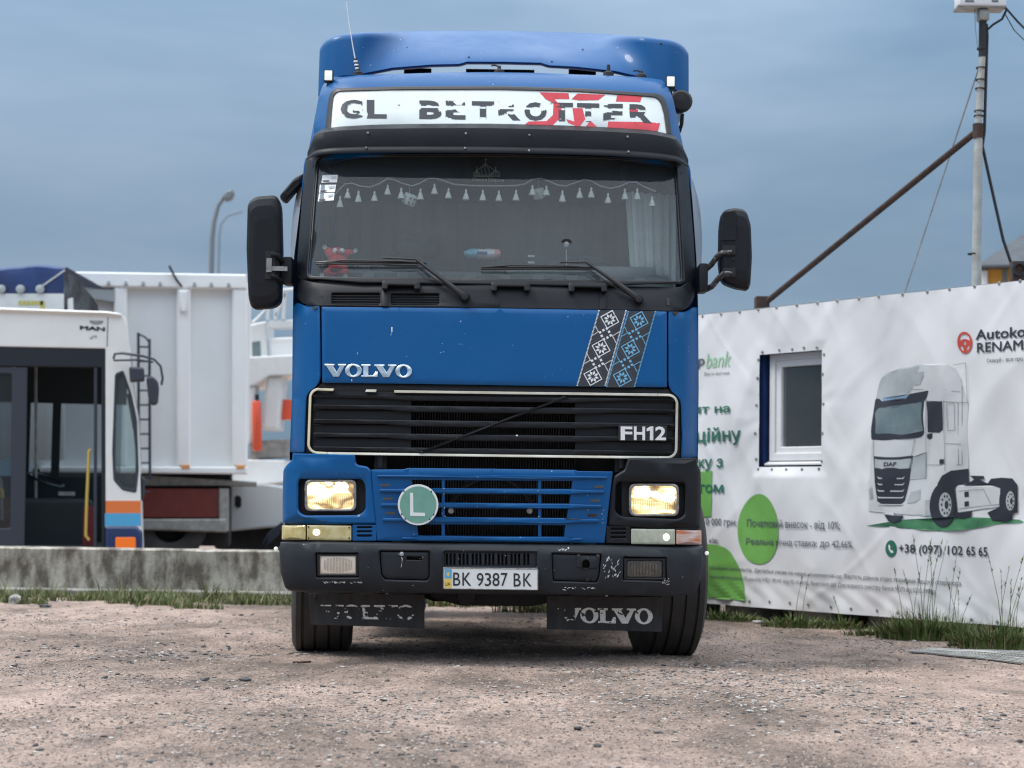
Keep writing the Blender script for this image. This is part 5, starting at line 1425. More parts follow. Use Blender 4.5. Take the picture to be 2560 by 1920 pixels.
# suction mount
sc_ = S3(1416, 611, lambda x, z: F(x, z) + .02)
sm_ = thing('suction_mount', 'round dark suction cup holder stuck to the windscreen', 'phone holder', sc_)
MB().lathe([(.022, -.002), (.034, .0), (.035, .006), (.022, .012)], sc_, (0, 1, .35), 28).build('cup', 'rubber', sm_, 50)
MB().lathe([(0, -.004), (.014, -.002), (.017, .006), (0, .01)], sc_, (0, 1, .35), 20).build('button', 'lace', sm_, 50)
MB().tube([sc_ + Vector((0, .01, -.03)), sc_ + Vector((.003, .03, -.12))], .003, 6).build('stem', 'lace', sm_)
for py in (640, 656):
    c = W(1328, py, Y0 + .72); MB().box((c.x - .02, c.y, c.z - .006), (c.x + .02, c.y + .004, c.z + .006)).build('dash_label', 'lace', dash, 0)

# ================================================================== site cabin with banner (right)
mat('banner_white', (.73, .73, .73), .55, col2=(.69, .69, .695), vscale=1.2, bump=.05, bscale=200)
mat('banner_green', (.16, .40, .085), .55, var=.05)
mat('banner_green_dark', (.018, .14, .085), .55)
mat('banner_green_pale', (.30, .55, .32), .55)
mat('print_black', (.025, .03, .045), .55)
mat('print_grey', (.10, .115, .13), .55)
mat('print_red', (.58, .07, .05), .55)
mat('pt_light', (.60, .615, .615), .55, col2=(.50, .52, .525), vscale=3)
mat('pt_mid', (.30, .335, .345), .55, col2=(.42, .45, .455), vscale=4)
mat('pt_dark', (.022, .026, .038), .55)
mat('pt_glass', (.10, .15, .17), .55, col2=(.16, .21, .22), vscale=5)
mat('pt_shadow', (.03, .12, .06), .55, col2=(.10, .33, .15), vscale=3)
mat('pt_sky', (.20, .32, .45), .55)
mat('cabin_blue', (.018, .05, .16), .5, var=.15)
mat('cabin_roof', (.25, .26, .27), .6)
mat('upvc', (.74, .745, .74), .35, var=.03)
mat('cabin_dark', (.03, .035, .035), .8)
glass_mat('cabin_glass', (.6, .62, .6), dust=.14, dustcol=(.17, .19, .18), ior=1.35)
mat('metal_dull', (.33, .33, .31), .5, metal=.6, var=.2, vscale=12)

BA = math.radians(37.0)
BD = Vector((-math.sin(BA), math.cos(BA), 0))       # along the wall, away from the camera
BN = Vector((-math.cos(BA), -math.sin(BA), 0))      # out of the wall, towards the yard
_d = ray(2560, 1400); _t = 12.9 / _d.y
BP = Vector((_d.x * _t, 12.9, 0))                   # wall foot where the right picture edge meets it
def BS(px, py, off=0):                              # pixel -> (s along wall, z)
    d = ray(px, py); p0 = BP + BN * off
    t = (p0 - CPOS).dot(BN) / d.dot(BN)
    p = CPOS + d * t
    return ((p - p0).dot(BD), p.z)
wA, wB = BS(1899, 890, .045), BS(2058, 872, .045)
wC, wD = BS(1899, 1166, .045), BS(2053, 1168, .045)
ws1, ws0 = (wA[0] + wC[0]) / 2, (wB[0] + wD[0]) / 2  # s decreases to the right
wz1, wz0 = (wA[1] + wB[1]) / 2, (wC[1] + wD[1]) / 2
S0, S1 = -2.3, 3.75
def wr(s, z):
    """wrinkles of the banner: long slanting sags, pull folds round the window, puckered hem"""
    v = .030 * noise.noise(Vector((s * .8, z * .7, 2.0)))
    a = s * .90 - z * .44; b2 = s * .44 + z * .90
    v += .030 * noise.noise(Vector((a * 2.3, b2 * .55, 9.0))) + .006 * noise.noise(Vector((a * 5.2, b2 * 1.0, 3.0)))
    a = s * .80 + z * .60; b2 = -s * .60 + z * .80
    v += .022 * noise.noise(Vector((a * 2.6, b2 * .6, 14.0))) + .004 * noise.noise(Vector((a * 6.5, b2 * 1.3, 21.0)))
    for k_, (ca, sa, f_, o_, am) in enumerate(((.80, -.60, 1.5, 51, .010), (.62, .78, 1.3, 63, .008), (.97, .24, 1.1, 77, .007))):   # sharp creases
        a = s * ca + z * sa; b2 = -s * sa + z * ca
        n_ = abs(noise.noise(Vector((a * f_ * 1.6, b2 * .45 * f_, o_))))
        v += .55 * am * max(0, 1 - n_ * 7) * (.4 + .6 * max(0, noise.noise(Vector((s * 1.2, z * 1.2, o_ + 5))) + .4))
    low = max(0, 1 - (z - .10) / 1.0)
    v += .022 * low * noise.noise(Vector((s * 3.6 + .5 * z, z * .9, 31.0)))
    # puckers between eyelets
    et = max(0, 1 - (2.50 - z) / .10); eb = max(0, 1 - (z - .10) / .24)
    v += .004 * et * math.sin(s * 2 * math.pi / .235) + .016 * eb * (1 - .3 * eb) * (1 - abs(((s / .235 + .5 * math.sin(z * 14)) % 1) * 2 - 1) * 2) * (.6 + .6 * noise.noise(Vector((s * 2, 0, 40))))
    dw = max(max(ws0 - s, s - ws1, 0), max(wz0 - z, z - wz1, 0))
    if dw < .45:
        ang = math.atan2(z - (wz0 + wz1) / 2, s - (ws0 + ws1) / 2)
        v += .012 * (1 - dw / .45) * noise.noise(Vector((math.cos(ang) * 4.5, math.sin(ang) * 4.5, dw * 2)))
    k = min(1, dw / .08)
    return .045 + (v + .016) * (.3 + .7 * k)
def BM(off=0): return lambda s, z, d: tuple(BP + BD * s + BN * (wr(s, z) + off - d) + Vector((0, 0, z)))
def bpl(px): return [BS(*p, .062) for p in px]

cabin = thing('site_cabin', 'flat-roofed site cabin behind the white banner with a small white window', 'cabin', BP + BD * .7 - BN * 1.2)
mb = MB()
def bw3(s, n_, z): return BP + BD * s + BN * n_ + Vector((0, 0, z))
# body with a window opening
body = [((S0, 0), (ws0, 2.46)), ((ws1, 0), (S1, 2.46)), ((ws0, 0), (ws1, wz0)), ((ws0, wz1), (ws1, 2.46))]
for (sa, za), (sb, zb2) in body:
    za = max(za, .12)
    mb.prism([bw3(sa, 0, za), bw3(sb, 0, za), bw3(sb, 0, zb2), bw3(sa, 0, zb2)], -BN * .08)
mb.prism([bw3(S1, -.08, .12), bw3(S1, -2.4, .12), bw3(S1, -2.4, 2.46), bw3(S1, -.08, 2.46)], -BD * .08)
mb.prism([bw3(S0, -.08, .12), bw3(S0, -2.4, .12), bw3(S0, -2.4, 2.46), bw3(S0, -.08, 2.46)], BD * .08)
mb.prism([bw3(S0 + .08, -2.32, .12), bw3(S1 - .08, -2.32, .12), bw3(S1 - .08, -2.32, 2.46), bw3(S0 + .08, -2.32, 2.46)], -BN * .08)
mb.build('wall', 'cabin_blue', cabin, 0)
MB().prism([bw3(S0 - .03, .02, 2.462), bw3(S1 + .03, .02, 2.462), bw3(S1 + .03, -2.43, 2.462), bw3(S0 - .03, -2.43, 2.462)], (0, 0, .05)).build('roof', 'cabin_roof', cabin, 0)
MB().prism([bw3(S0 + .1, -.12, .11), bw3(S1 - .1, -.12, .11), bw3(S1 - .1, -2.28, .11), bw3(S0 + .1, -2.28, .11)], (0, 0, .04)).build('floor', 'cabin_dark', cabin, 0)
for k in range(8):                                   # concrete blocks under the cabin
    s = S0 + .25 + k * .78
    MB().prism([bw3(s, -.06, -.05), bw3(s + .42, -.06, -.05), bw3(s + .42, -.06, .118), bw3(s, -.06, .118)], -BN * .3).build('foundation_block', 'concrete_pale', cabin, 0, bevel=.012)
# window: outer frame, sash, pane, sill
def fr_loops(a, b, c, d, t): return [[(a, c), (b, c), (b, d), (a, d)], [(a + t, c + t), (b - t, c + t), (b - t, d - t), (a + t, d - t)]]
wmap = lambda off: (lambda s, z, d: tuple(bw3(s, off - d, z)))
wf = sheet('window', fr_loops(ws0 - .09, ws1 - .045, wz0 + .05, wz1 + .01, .060), wmap(-.02), 'upvc', cabin, None, .06, .004)
sheet('sash', fr_loops(ws0 - .06, ws1 - .100, wz0 + .100, wz1 - .042, .062), wmap(-.035), 'upvc', wf, None, .05, .006)
sheet('pane', [rect(ws0 - .03, wz0 + .16, ws1 - .17, wz1 - .11)], wmap(-.06), 'cabin_glass', wf, None, .004, 0)
MB().prism([bw3(ws0, .01, wz0 + .015), bw3(ws1 - .02, .01, wz0 + .015), bw3(ws1 - .02, -.06, wz0 + .045), bw3(ws0, -.06, wz0 + .045)], (0, 0, .012)).build('sill', 'upvc', wf, 0)
mat('blind_grey', (.085, .10, .095), .9, var=.1)
MB().prism([bw3(ws0 - .3, -.7, wz0 - .3), bw3(ws1 + .3, -.7, wz0 - .3), bw3(ws1 + .3, -.7, wz1 + .2), bw3(ws0 - .3, -.7, wz1 + .2)], -BN * .02).build('window_blind', 'blind_grey', cabin, 0)

banner = thing('banner', 'wrinkled white advertising banner with a printed truck fixed to the cabin wall', 'banner', BP + BD * .7 + BN * .05 + Vector((0, 0, .1)))
def snap(a, b, n_, pts):
    l = [a + (b - a) * k / n_ for k in range(n_ + 1)]
    for p in pts:
        i = min(range(len(l)), key=lambda k: abs(l[k] - p)); l[i] = p
    return l
ss_ = snap(S0 + .02, S1 - .02, 340, (ws0, ws1)); zz_ = snap(.10, 2.50, 136, (wz0, wz1))
mb = MB(); f_ = BM(); ni = len(zz_)
vs = [f_(s, z, 0) for s in ss_ for z in zz_]
fs = []
for i in range(len(ss_) - 1):
    for j in range(ni - 1):
        sm_c, zm = (ss_[i] + ss_[i + 1]) / 2, (zz_[j] + zz_[j + 1]) / 2
        if ws0 < sm_c < ws1 and wz0 < zm < wz1: continue
        fs.append((i * ni + j, i * ni + j + 1, (i + 1) * ni + j + 1, (i + 1) * ni + j))
mb.add(vs, fs); mb.build('cloth', 'banner_white', banner, 80, recalc=False)
def BPRINT(name, loops, mt, off=.005, grid=.025, keep=None, parent=None, nz=False):
    return sheet(name, [bpl(l) for l in loops], BM(off), mt, parent or banner, grid, 0, 0, keep, 0, nz)
def A1(x, y): return (1740 + x / 2.698, 680 + y / 2.698)
def A2(x, y): return (1740 + x / 2.698, 1180 + y / 2.698)
def A3(x, y): return (2100 + x / 2.5913, 780 + y / 2.5913)
# eyelets
ey = [A1(x, y) for x, y in ((50, 299), (172, 284), (292, 268), (415, 254), (548, 240), (688, 225), (822, 209), (960, 194), (1108, 178), (1250, 166), (1408, 152), (1565, 134), (1725, 118), (1893, 99), (2055, 77), (2200, 62))]
ey += [A2(x, y) for x, y in ((127, 848), (252, 858), (377, 872), (507, 875), (640, 883), (770, 894), (914, 910), (1052, 922), (1218, 935), (1368, 950), (1530, 962), (1692, 982), (1855, 996), (2030, 1012))]
ey += [A1(x, y) for x, y in ((447, 540), (560, 527), (647, 520), (728, 511), (818, 509), (867, 556), (858, 688), (862, 890), (856, 1088), (848, 1276), (832, 1328), (722, 1331), (622, 1333), (522, 1333), (424, 1330), (409, 1262), (404, 1088), (411, 898), (418, 716), (422, 592))]
for p in ey:
    s, z = BS(*p, .05); c = Vector(BM(.003)(s, z, 0))
    MB().lathe([(.004, .004), (.011, .003), (.013, -.002)], c, BN, 10).build('eyelet', 'metal_dull', banner)
# texts
def BT(s, tl, tr, br, bl, mt, bold=0, shear=0, name='lettering', off=.006, grid=.02):
    l, _ = text_loops(s, bold, shear)
    o = BPRINT(name, in_quad(l, tl, tr, br, bl), mt, off, grid, nz=True)
    if len(s) > 8: o['kind'] = 'stuff'   # letters too small to pick apart singly
    return o
BT('otp', A1(-60, 590), A1(62, 572), A1(62, 650), A1(-60, 662), 'print_grey', .02, .15)
BT('bank', A1(72, 552), A1(238, 530), A1(238, 638), A1(72, 648), 'banner_green_pale', 0, .25)
BT('Easy to deal with', A1(57, 677), A1(230, 670), A1(230, 698), A1(57, 704), 'print_grey', 0, .2, grid=None)
BPRINT('green_block', [[A1(38, 1345), A1(122, 1340), A2(118, 190), A2(110, 300), A2(38, 310)]], 'banner_green')
BPRINT('green_disc', [[A2(*p) for p in ell(427, 385, 143, 237, 44)]], 'banner_green')
BPRINT('green_hill', [[A2(20, 480), A2(100, 488), A2(150, 492), A2(200, 510), A2(240, 545), A2(275, 600), A2(300, 650), A2(320, 710), A2(335, 780), A2(342, 868), A2(90, 852), A2(20, 845)]], 'banner_green')
BT('Кредит на', A1(-270, 905), A1(245, 890), A1(245, 962), A1(-270, 985), 'banner_green_dark', .022, off=.009)
BT('комерційну', A1(-330, 1070), A1(312, 1040), A1(312, 1168), A1(-330, 1180), 'banner_green_dark', .022, off=.009)
BT('ку з', A1(40, 1265), A1(188, 1256), A1(188, 1340), A1(40, 1345), 'banner_green_dark', .022, off=.009)
BT('гом', A2(45, 82), A2(190, 85), A2(190, 142), A2(45, 140), 'banner_green_dark', .022, off=.009)
BT('Початковий внесок - від 10%;', A2(343, 315), A2(982, 330), A2(982, 398), A2(343, 380), 'print_grey', .006, off=.009)
BT('Реальна річна ставка: до 42,66%.', A2(343, 443), A2(1075, 462), A2(1075, 525), A2(343, 500), 'print_grey', .006, off=.009)
BT('0 000 грн;', A2(75, 312), A2(277, 316), A2(277, 378), A2(75, 370), 'print_grey', .004)
BT('ків;', A2(92, 440), A2(158, 443), A2(158, 488), A2(92, 484), 'print_grey', .004)
BT('обхідних документів. Детальні умови на otpbank.ua/commercial-car. Вартість дзвінків згідно з тарифами Вашого оператора.', A2(95, 630), A2(1778, 735), A2(1778, 778), A2(95, 662), 'print_grey', .004, off=.007, grid=None)
BT('нансові послуги. Ліцензія НБУ №191 від 05.10.2011р. Внесено до Державного реєстру банків №273 від 02.03.1998р.', A2(95, 690), A2(1630, 788), A2(1630, 830), A2(95, 720), 'print_grey', .004, off=.009, grid=None)
# phone line
BPRINT('phone_disc', [[A2(*p) for p in ell(1335, 516, 37, 56, 30)]], 'banner_green_dark')
BPRINT('phone_handset', [[A2(*p) for p in rr([(1318, 492), (1327, 490), (1332, 508), (1328, 516), (1336, 530), (1344, 526), (1352, 540), (1346, 548), (1333, 542), (1320, 520)], 4)]], 'banner_white', .0055)
BT('+38 (097) 102 65 65', A2(1387, 484), A2(1957, 506), A2(1957, 590), A2(1387, 560), 'print_black', .014)
# company logo
lg_ = [[A1(*p) for p in ell(1823, 477, 52, 73, 36)], [A1(*p) for p in rr([(1785, 470), (1795, 430), (1823, 418), (1851, 430), (1861, 466), (1840, 455), (1823, 452), (1806, 456)], 10)],
       [A1(*p) for p in rr([(1786, 498), (1808, 500), (1814, 535), (1800, 528)], 6)], [A1(*p) for p in rr([(1860, 495), (1838, 498), (1832, 534), (1846, 526)], 6)], [A1(*p) for p in ell(1823, 480, 9, 13, 16)]]
BPRINT('wheel_logo', lg_, 'print_red', grid=.02)
BT('Autokomis', A1(1898, 392), A1(2388, 352), A1(2388, 430), A1(1898, 460), 'print_black', .020)
BT('RENAMAX', A1(1908, 480), A1(2362, 448), A1(2362, 518), A1(1908, 545), 'print_black', .016)
BT('Скануй - все про AUTOKOMIS', A1(1975, 586), A1(2400, 558), A1(2400, 596), A1(1975, 618), 'print_black', .002, grid=None)
# printed picture of a white truck
pt = [
 ('pt_shadow', [(185, 1385), (420, 1345), (800, 1325), (1150, 1345), (1180, 1362), (1000, 1375), (860, 1405), (640, 1420), (420, 1400)]),
 ('pt_light', [(228, 560), (240, 470), (255, 425), (290, 395), (400, 360), (520, 340), (700, 342), (755, 370), (785, 430), (795, 500), (832, 585), (832, 1020), (770, 1110), (620, 1130), (618, 1320), (550, 1322), (205, 1290), (203, 1090), (212, 1060), (212, 880), (222, 600)]),
 ('pt_light', [(745, 1120), (1035, 1120), (1035, 1260), (765, 1300)]),
 ('pt_mid', [(228, 560), (240, 470), (255, 425), (300, 400), (400, 370), (520, 350), (490, 420), (465, 500), (440, 530), (260, 555)]),
 ('pt_dark', [(225, 560), (255, 562), (265, 580), (420, 560), (445, 530), (578, 508), (560, 562), (545, 575), (535, 790), (510, 812), (300, 832), (215, 828), (212, 760), (222, 610)]),
 ('pt_sky', [(262, 560), (430, 535), (445, 528), (425, 552), (270, 576)]),
 ('pt_glass', [(232, 650), (250, 622), (400, 600), (528, 582), (530, 770), (400, 795), (240, 790)]),
 ('pt_dark', [(560, 580), (665, 578), (665, 762), (640, 782), (560, 778)]),
 ('pt_dark', [(555, 790), (592, 785), (590, 815), (570, 826), (553, 815)]),
 ('pt_mid', [(478, 400), (545, 385), (548, 410), (520, 470), (480, 478)]),
 ('pt_mid', [(455, 940), (548, 905), (548, 1075), (452, 1085)]),
 ('pt_dark', [(232, 935), (465, 930), (452, 1090), (430, 1220), (405, 1255), (300, 1252), (262, 1225), (245, 1100)]),
 ('pt_mid', [(240, 952), (455, 948), (445, 1012), (395, 1016), (290, 1018), (243, 1010)]),
 ('pt_mid', [(445, 1215), (465, 1165), (520, 1150), (520, 1210), (490, 1235), (445, 1240)]),
 ('pt_mid', [(208, 1150), (228, 1130), (236, 1205), (215, 1215)]),
 ('pt_mid', [(550, 1220), (618, 1215), (618, 1318), (552, 1320)]),
 ('pt_dark', [(305, 1312), (428, 1318), (410, 1355), (370, 1368), (330, 1352)]),
 ('pt_light', [(302, 1283), (368, 1290), (368, 1318), (302, 1310)]),
 ('pt_dark', [(605, 1210), (625, 1110), (655, 1060), (720, 1028), (832, 1015), (835, 1108), (765, 1118), (740, 1140), (755, 1290), (720, 1330), (620, 1330)]),
 ('pt_dark', [(840, 1060), (930, 1062), (935, 1080), (900, 1085), (960, 1112), (1035, 1122), (800, 1125), (835, 1105), (870, 1085)]),
 ('pt_dark', [(955, 1112), (975, 1080), (1040, 1073), (1105, 1078), (1138, 1120), (1138, 1300), (1110, 1300), (1105, 1345), (1070, 1360), (985, 1352), (950, 1300), (1030, 1262), (1032, 1140)]),
 ('pt_dark', [(735, 1300), (855, 1290), (845, 1325), (790, 1338), (735, 1330)]),
 ('pt_dark', [(805, 1165), (832, 1163), (832, 1195), (805, 1198)]),
 ('pt_dark', [(805, 1228), (832, 1225), (832, 1255), (805, 1260)]),
 ('pt_dark', [(640, 955), (672, 952), (672, 982), (640, 984)]),
]
art = BPRINT('printed_truck', [[A3(*p) for p in pt[1][1]]], 'pt_light', .0045)
for k, (mt_, l) in enumerate(pt):
    if k == 1: continue
    BPRINT('printed_shape', [[A3(*p) for p in (rr(l, 12, 3) if k in (0, 3, 4, 6) else l)]], mt_, .0040 if k == 0 else .0052 + .0006 * k / 4, parent=art)
o_ = .0120
for (cx, cy, rx, ry, holes) in ((660, 1250, 82, 142, 1), (1080, 1225, 52, 112, 0)):
    BPRINT('printed_tyre', [[A3(*p) for p in ell(cx, cy, rx, ry, 32)]], 'pt_dark', .0100, parent=art)
    BPRINT('printed_rim', [[A3(*p) for p in ell(cx + 15, cy - 2, rx * .50, ry * .56, 28)], [A3(*p) for p in ell(cx + 22, cy, rx * .16, ry * .20, 16)]], 'pt_mid', .0108, parent=art)
    for k in range(10):
        t = 2 * math.pi * k / 10
        BPRINT('printed_hole', [[A3(*p) for p in ell(cx + 18 + rx * .34 * math.cos(t), cy - 1 + ry * .40 * math.sin(t), rx * .07, ry * .07, 8)]], 'pt_dark', .0114, None, parent=art)
for y_ in (1070, 1110, 1152, 1195, 1240):
    BPRINT('printed_grille_bar', [[A3(*p) for p in ((262, y_ - 4), (275, y_ + 4), (410, y_ + 6), (425, y_ - 6), (415, y_ + 12), (272, y_ + 12))]], 'pt_light', .0095, None, parent=art)
BT('DAF', A3(300, 974), A3(375, 972), A3(373, 998), A3(300, 1000), 'pt_dark', .03, off=.0095, grid=None)
for a, b_ in (((545, 575), (832, 588)), ((560, 560), (550, 1085)), ((675, 575), (680, 1030)), ((768, 585), (770, 990)), ((795, 480), (792, 990)), ((550, 990), (790, 990)), ((680, 852), (790, 856)), ((695, 595), (745, 595)), ((745, 595), (748, 765)), ((748, 765), (700, 768)), ((700, 768), (695, 595)), ((465, 500), (780, 515)), ((475, 820), (455, 940)), ((230, 832), (232, 935)), ((820, 330), (830, 585)), ((740, 345), (820, 330)), ((765, 1160), (930, 1148)), ((930, 1148), (975, 1245)), ((765, 1275), (1030, 1245))):
    n_ = Vector((-(b_[1] - a[1]), b_[0] - a[0])).normalized() * 1.3
    BPRINT('printed_line', [[A3(a[0] + n_.x, a[1] + n_.y), A3(b_[0] + n_.x, b_[1] + n_.y), A3(b_[0] - n_.x, b_[1] - n_.y), A3(a[0] - n_.x, a[1] - n_.y)]], 'print_grey', .0098, None, parent=art)

# ================================================================== mast on the cabin roof
mat('mast_grey', (.42, .43, .40), .6, col2=(.30, .30, .28), vscale=8)
mat('white_plastic', (.72, .73, .74), .45, var=.04)
mat('cable_black', (.015, .015, .017), .6)
mp0 = W(2445, 400, 14.0)
mast = thing('antenna_mast', 'thin mast with white box antenna braced on the cabin roof', 'mast', (mp0.x, 14.0, 2.51))
def M(px, py, y=14.0): return W(px, py, y)
MB().tube([(M(2441, 712).x, 14.0, 2.50), M(2442, 600), M(2446, 330)], [.038, .036, .033], 12).build('pole', 'mast_grey', mast, 60)
MB().tube([M(2445, 315), M(2452, 200), M(2456, 140)], .026, 12).build('upper_pole', 'mast_grey', mast, 60)
MB().tube([M(2444.5, 345), M(2445.5, 310)], .042, 12).build('joint_collar', 'rust', mast)
MB().tube([M(2456, 142), M(2457, 52)], .030, 12).build('dark_sleeve', 'cable_black', mast)
for py in (122, 170, 200, 222, 278, 290, 635):
    MB().lathe([(.036, -.006), (.037, 0), (.036, .006)], M(2457 - (py - 52) * .045, py), (0, 0, 1), 12).build('clamp_band', 'cable_black', mast)
a_, b_ = M(2391, -22), M(2508, 22)
bx_ = MB().box((a_.x, 13.9, b_.z), (b_.x, 14.08, a_.z)).build('antenna_box', 'white_plastic', mast, 40, bevel=.015)
MB().box((a_.x - .004, 13.93, b_.z - .010), (b_.x + .004, 14.1, b_.z + .012)).build('box_base', 'metal_dull', bx_, 40, bevel=.005)
for px0, px1 in ((2405, 2427), (2471, 2487)):
    p, q = M(px0, 9), M(px1, 14); MB().box((p.x, 13.896, q.z), (q.x, 13.9, p.z)).build('box_print', 'print_grey', bx_, 0)
p, q = M(2444, 25), M(2471, 54); MB().box((p.x, 13.95, q.z), (q.x, 14.06, p.z)).build('neck', 'metal_dull', mast, 40, bevel=.02)
bf = BP + BD * 2.62 - BN * .55; ft = W(1908, 750, 15.9)
MB().tube([M(2446, 325), ft + Vector((0, 0, -.04))], .026, 10).build('brace', 'rust', mast)
MB().box((ft.x - .07, 15.84, 2.50), (ft.x + .05, 15.98, ft.z + .03)).build('brace_foot', 'rust', mast, 0, bevel=.015)
MB().tube([M(2457, 140), W(2261, 735, 15.2)], .0065, 5).build('guy_wire', 'metal_dull', mast)
MB().tube([M(2466, 60), M(2468, 90), M(2466, 160), M(2463, 260), M(2461, 330), M(2456, 365), M(2470, 430), M(2490, 520), M(2508, 600), M(2531, 668)], .012, 6).build('cable', 'cable_black', mast, 60)
MB().tube([M(2508, 5), M(2516, 25), M(2505, 48), M(2482, 62), M(2467, 76)], .010, 6).build('cable', 'cable_black', mast, 60)
MB().tube([M(2437, 20), M(2438, 70), M(2444, 120)], .003, 5).build('cable', 'metal_dull', mast, 60)
MB().tube([M(2440, 350), M(2434, 500), M(2438, 640), M(2436, 700)], .004, 5).build('cable', 'cable_black', mast, 60)
oc = thing('overhead_cable', 'pair of thin overhead cables running from the mast top', 'cable', M(2512, 18))
MB().tube([M(2510, 15), M(2545, 55), W(2600, 110, 15)], .008, 6).build('wire', 'cable_black', oc, 60)
MB().tube([M(2510, 30), M(2535, 75), W(2590, 130, 15)], .004, 6).build('wire', 'cable_black', oc, 60)
fb = W(2547, 672, 13.7)
rb_ = thing('roof_bracket', 'rusty perforated bracket on the cabin roof at the cable end', 'bracket', (fb.x, fb.y, 2.51))
MB().box((fb.x - .045, fb.y, 2.51), (fb.x + .10, fb.y + .1, fb.z + .06)).build('plate', 'rust', rb_, 0, bevel=.01)
MB().lathe([(.035, -.012), (.055, -.01), (.055, .01), (.035, .012)], (fb.x, fb.y - .01, fb.z - .0), (0, 1, 0), 18).build('ring', 'cable_black', rb_)

# ================================================================== yellow building far right
mat('yellow_wall', (.62, .32, .05), .7, var=.08)
mat('roof_slate', (.065, .075, .085), .8, var=.25, vscale=2.0, vstretch=(1, 1, 4))
yb = thing('yellow_building', 'yellow building with grey pitched roof beyond the cabin', 'building', (W(2460, 1300, 42).x, 42, 0))
def Yq(px, py, y=42): return W(px, py, y)
z0_ = 0
p, q = Yq(2470, 666), Yq(2750, 666)
MB().box((p.x, 42, 0), (p.x + 8.7, 50, p.z)).build('wall', 'yellow_wall', yb, 0)
r0, r1 = Yq(2455, 663, 41.6), Yq(2466, 568, 45.5)
MB().prism([(r0.x, 41.6, r0.z), (r1.x, 46, r1.z), (r1.x, 50.4, r0.z), (r1.x, 50.2, r0.z - .05), (r0.x, 41.6, r0.z - .05)], (9, 0, 0)).build('roof', 'roof_slate', yb, 0)
p, q = Yq(2452, 676, 41.9), Yq(2472, 760, 41.9); MB().box((p.x, 41.9, 0), (q.x, 42.3, p.z)).build('corner_post', 'white_plastic', yb, 0)
for px in (2505, 2560):
    p, q = Yq(px, 676, 41.98), Yq(px + 12, 740, 41.98); MB().box((p.x, 41.95, q.z), (q.x, 42.05, p.z)).build('window', 'pt_glass', yb, 0)

yb.rotation_euler.z = R(-17)
# ================================================================== low concrete wall and what stands behind it (left)
YWL = 17.0
wl_t = lambda px: 1371
wt = W(300, 1371, YWL); 
cw_ = thing('concrete_wall', 'low stained concrete wall with a base ledge along the yard edge', 'wall', (-3, YWL, 0))
mb = MB()
xsw = [-9 + .12 * k for k in range(86)]
rws = []
for x in xsw:
    j = .012 * noise.noise(Vector((x * 1.3, 1, 1))); j2 = .014 * noise.noise(Vector((x * 3.1, 4, 1)))
    rws.append([(x, YWL + j, -.05), (x, YWL + .005 + j, .10), (x, YWL + .01 + j, .25), (x, YWL + j2, wt.z - .015 + j2 * .6), (x, YWL + .02, wt.z + j2 * .6), (x, YWL + .26, wt.z + j * .6), (x, YWL + .28, -.05)])
mb.grid(rws)
mb.build('wall_body', 'concrete', cw_, 40)
ml_ = MB(); rws = []
for x in xsw:
    j = .02 * noise.noise(Vector((x * 1.7, 8, 1)))
    rws.append([(x, YWL - .10 + j, -.05), (x, YWL - .10 + j, .055 + j * .4), (x, YWL - .08 + j, .068 + j * .4), (x, YWL + .05, .072)])
ml_.grid(rws); ml_.build('base_ledge', 'concrete_pale', cw_, 40)

# ---- bus
mat('bus_white', (.86, .85, .80), .4, var=.05, vscale=2, coat=.3)
mat('bus_black', (.012, .015, .022), .4)
mat('bus_frame', (.035, .042, .058), .5)
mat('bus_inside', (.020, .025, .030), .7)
mat('bus_orange', (.80, .20, .05), .4); mat('bus_blue', (.09, .40, .66), .4); mat('bus_navy', (.012, .035, .12), .35, coat=.4)
mat('amber_lens', (.85, .16, .015), .3, emit=(1, .25, .03), estr=.12)
mat('rail_yellow', (.70, .50, .10), .45); mat('bus_red', (.16, .012, .02), .6)
glass_mat('bus_glass', (.42, .47, .50), dust=.05); glass_mat('bus_front_glass', (.55, .68, .68), dust=.12, dustcol=(.5, .56, .56))
YBUS = 20.5
bus = thing('city_bus', 'white city bus with open dark doorway and orange and blue front stripes', 'bus', (W(352, 1300, YBUS).x, YBUS, 0))
def bs(pts, y=YBUS): return [(W(p[0], p[1], y).x, W(p[0], p[1], y).z) for p in pts]
def bmp(y): return lambda u, v, d: (u, y + d, v)
def B8(x, y): return (x / 1.764, 620 + y / 1.764)
def BB(name, loops, mt, y=YBUS, thick=.05, bevel=.01, parent=bus, nz=False): return sheet(name, [bs(l, YBUS) for l in loops], bmp(y), mt, parent, None, thick, bevel, nz=nz)
bz = W(100, 872, YBUS).z
xe = W(266, 1000, YBUS).x
body_b = BB('side_panel', [rr([(-900, 766, 2), (270, 783, 2), (308, 788, 18), (320, 806, 12), (324, 872, 2), (330, 960, 2), (344, 1040, 2), (350, 1160, 2), (352, 1252, 2), (352, 1500, 2), (266, 1500, 2), (266, 873, 2), (-900, 868, 2)], 2), rr([(291, 937), (309, 928), (328, 985), (342, 1051), (346, 1176), (340, 1231), (308, 1224), (287, 1200), (284, 1130)], 6)], 'bus_white')
BB('roof_edge', [[(-900, 764), (270, 781), (306, 786), (306, 792), (270, 789), (-900, 772)]], 'bus_white', YBUS - .05, .06, .02)
BB('front_quarter_window', [rr([(289, 935), (309, 926), (329, 985), (343, 1051), (347, 1176), (341, 1233), (307, 1226), (285, 1201), (282, 1130)], 6)], 'bus_front_glass', YBUS + .03, .005, 0)
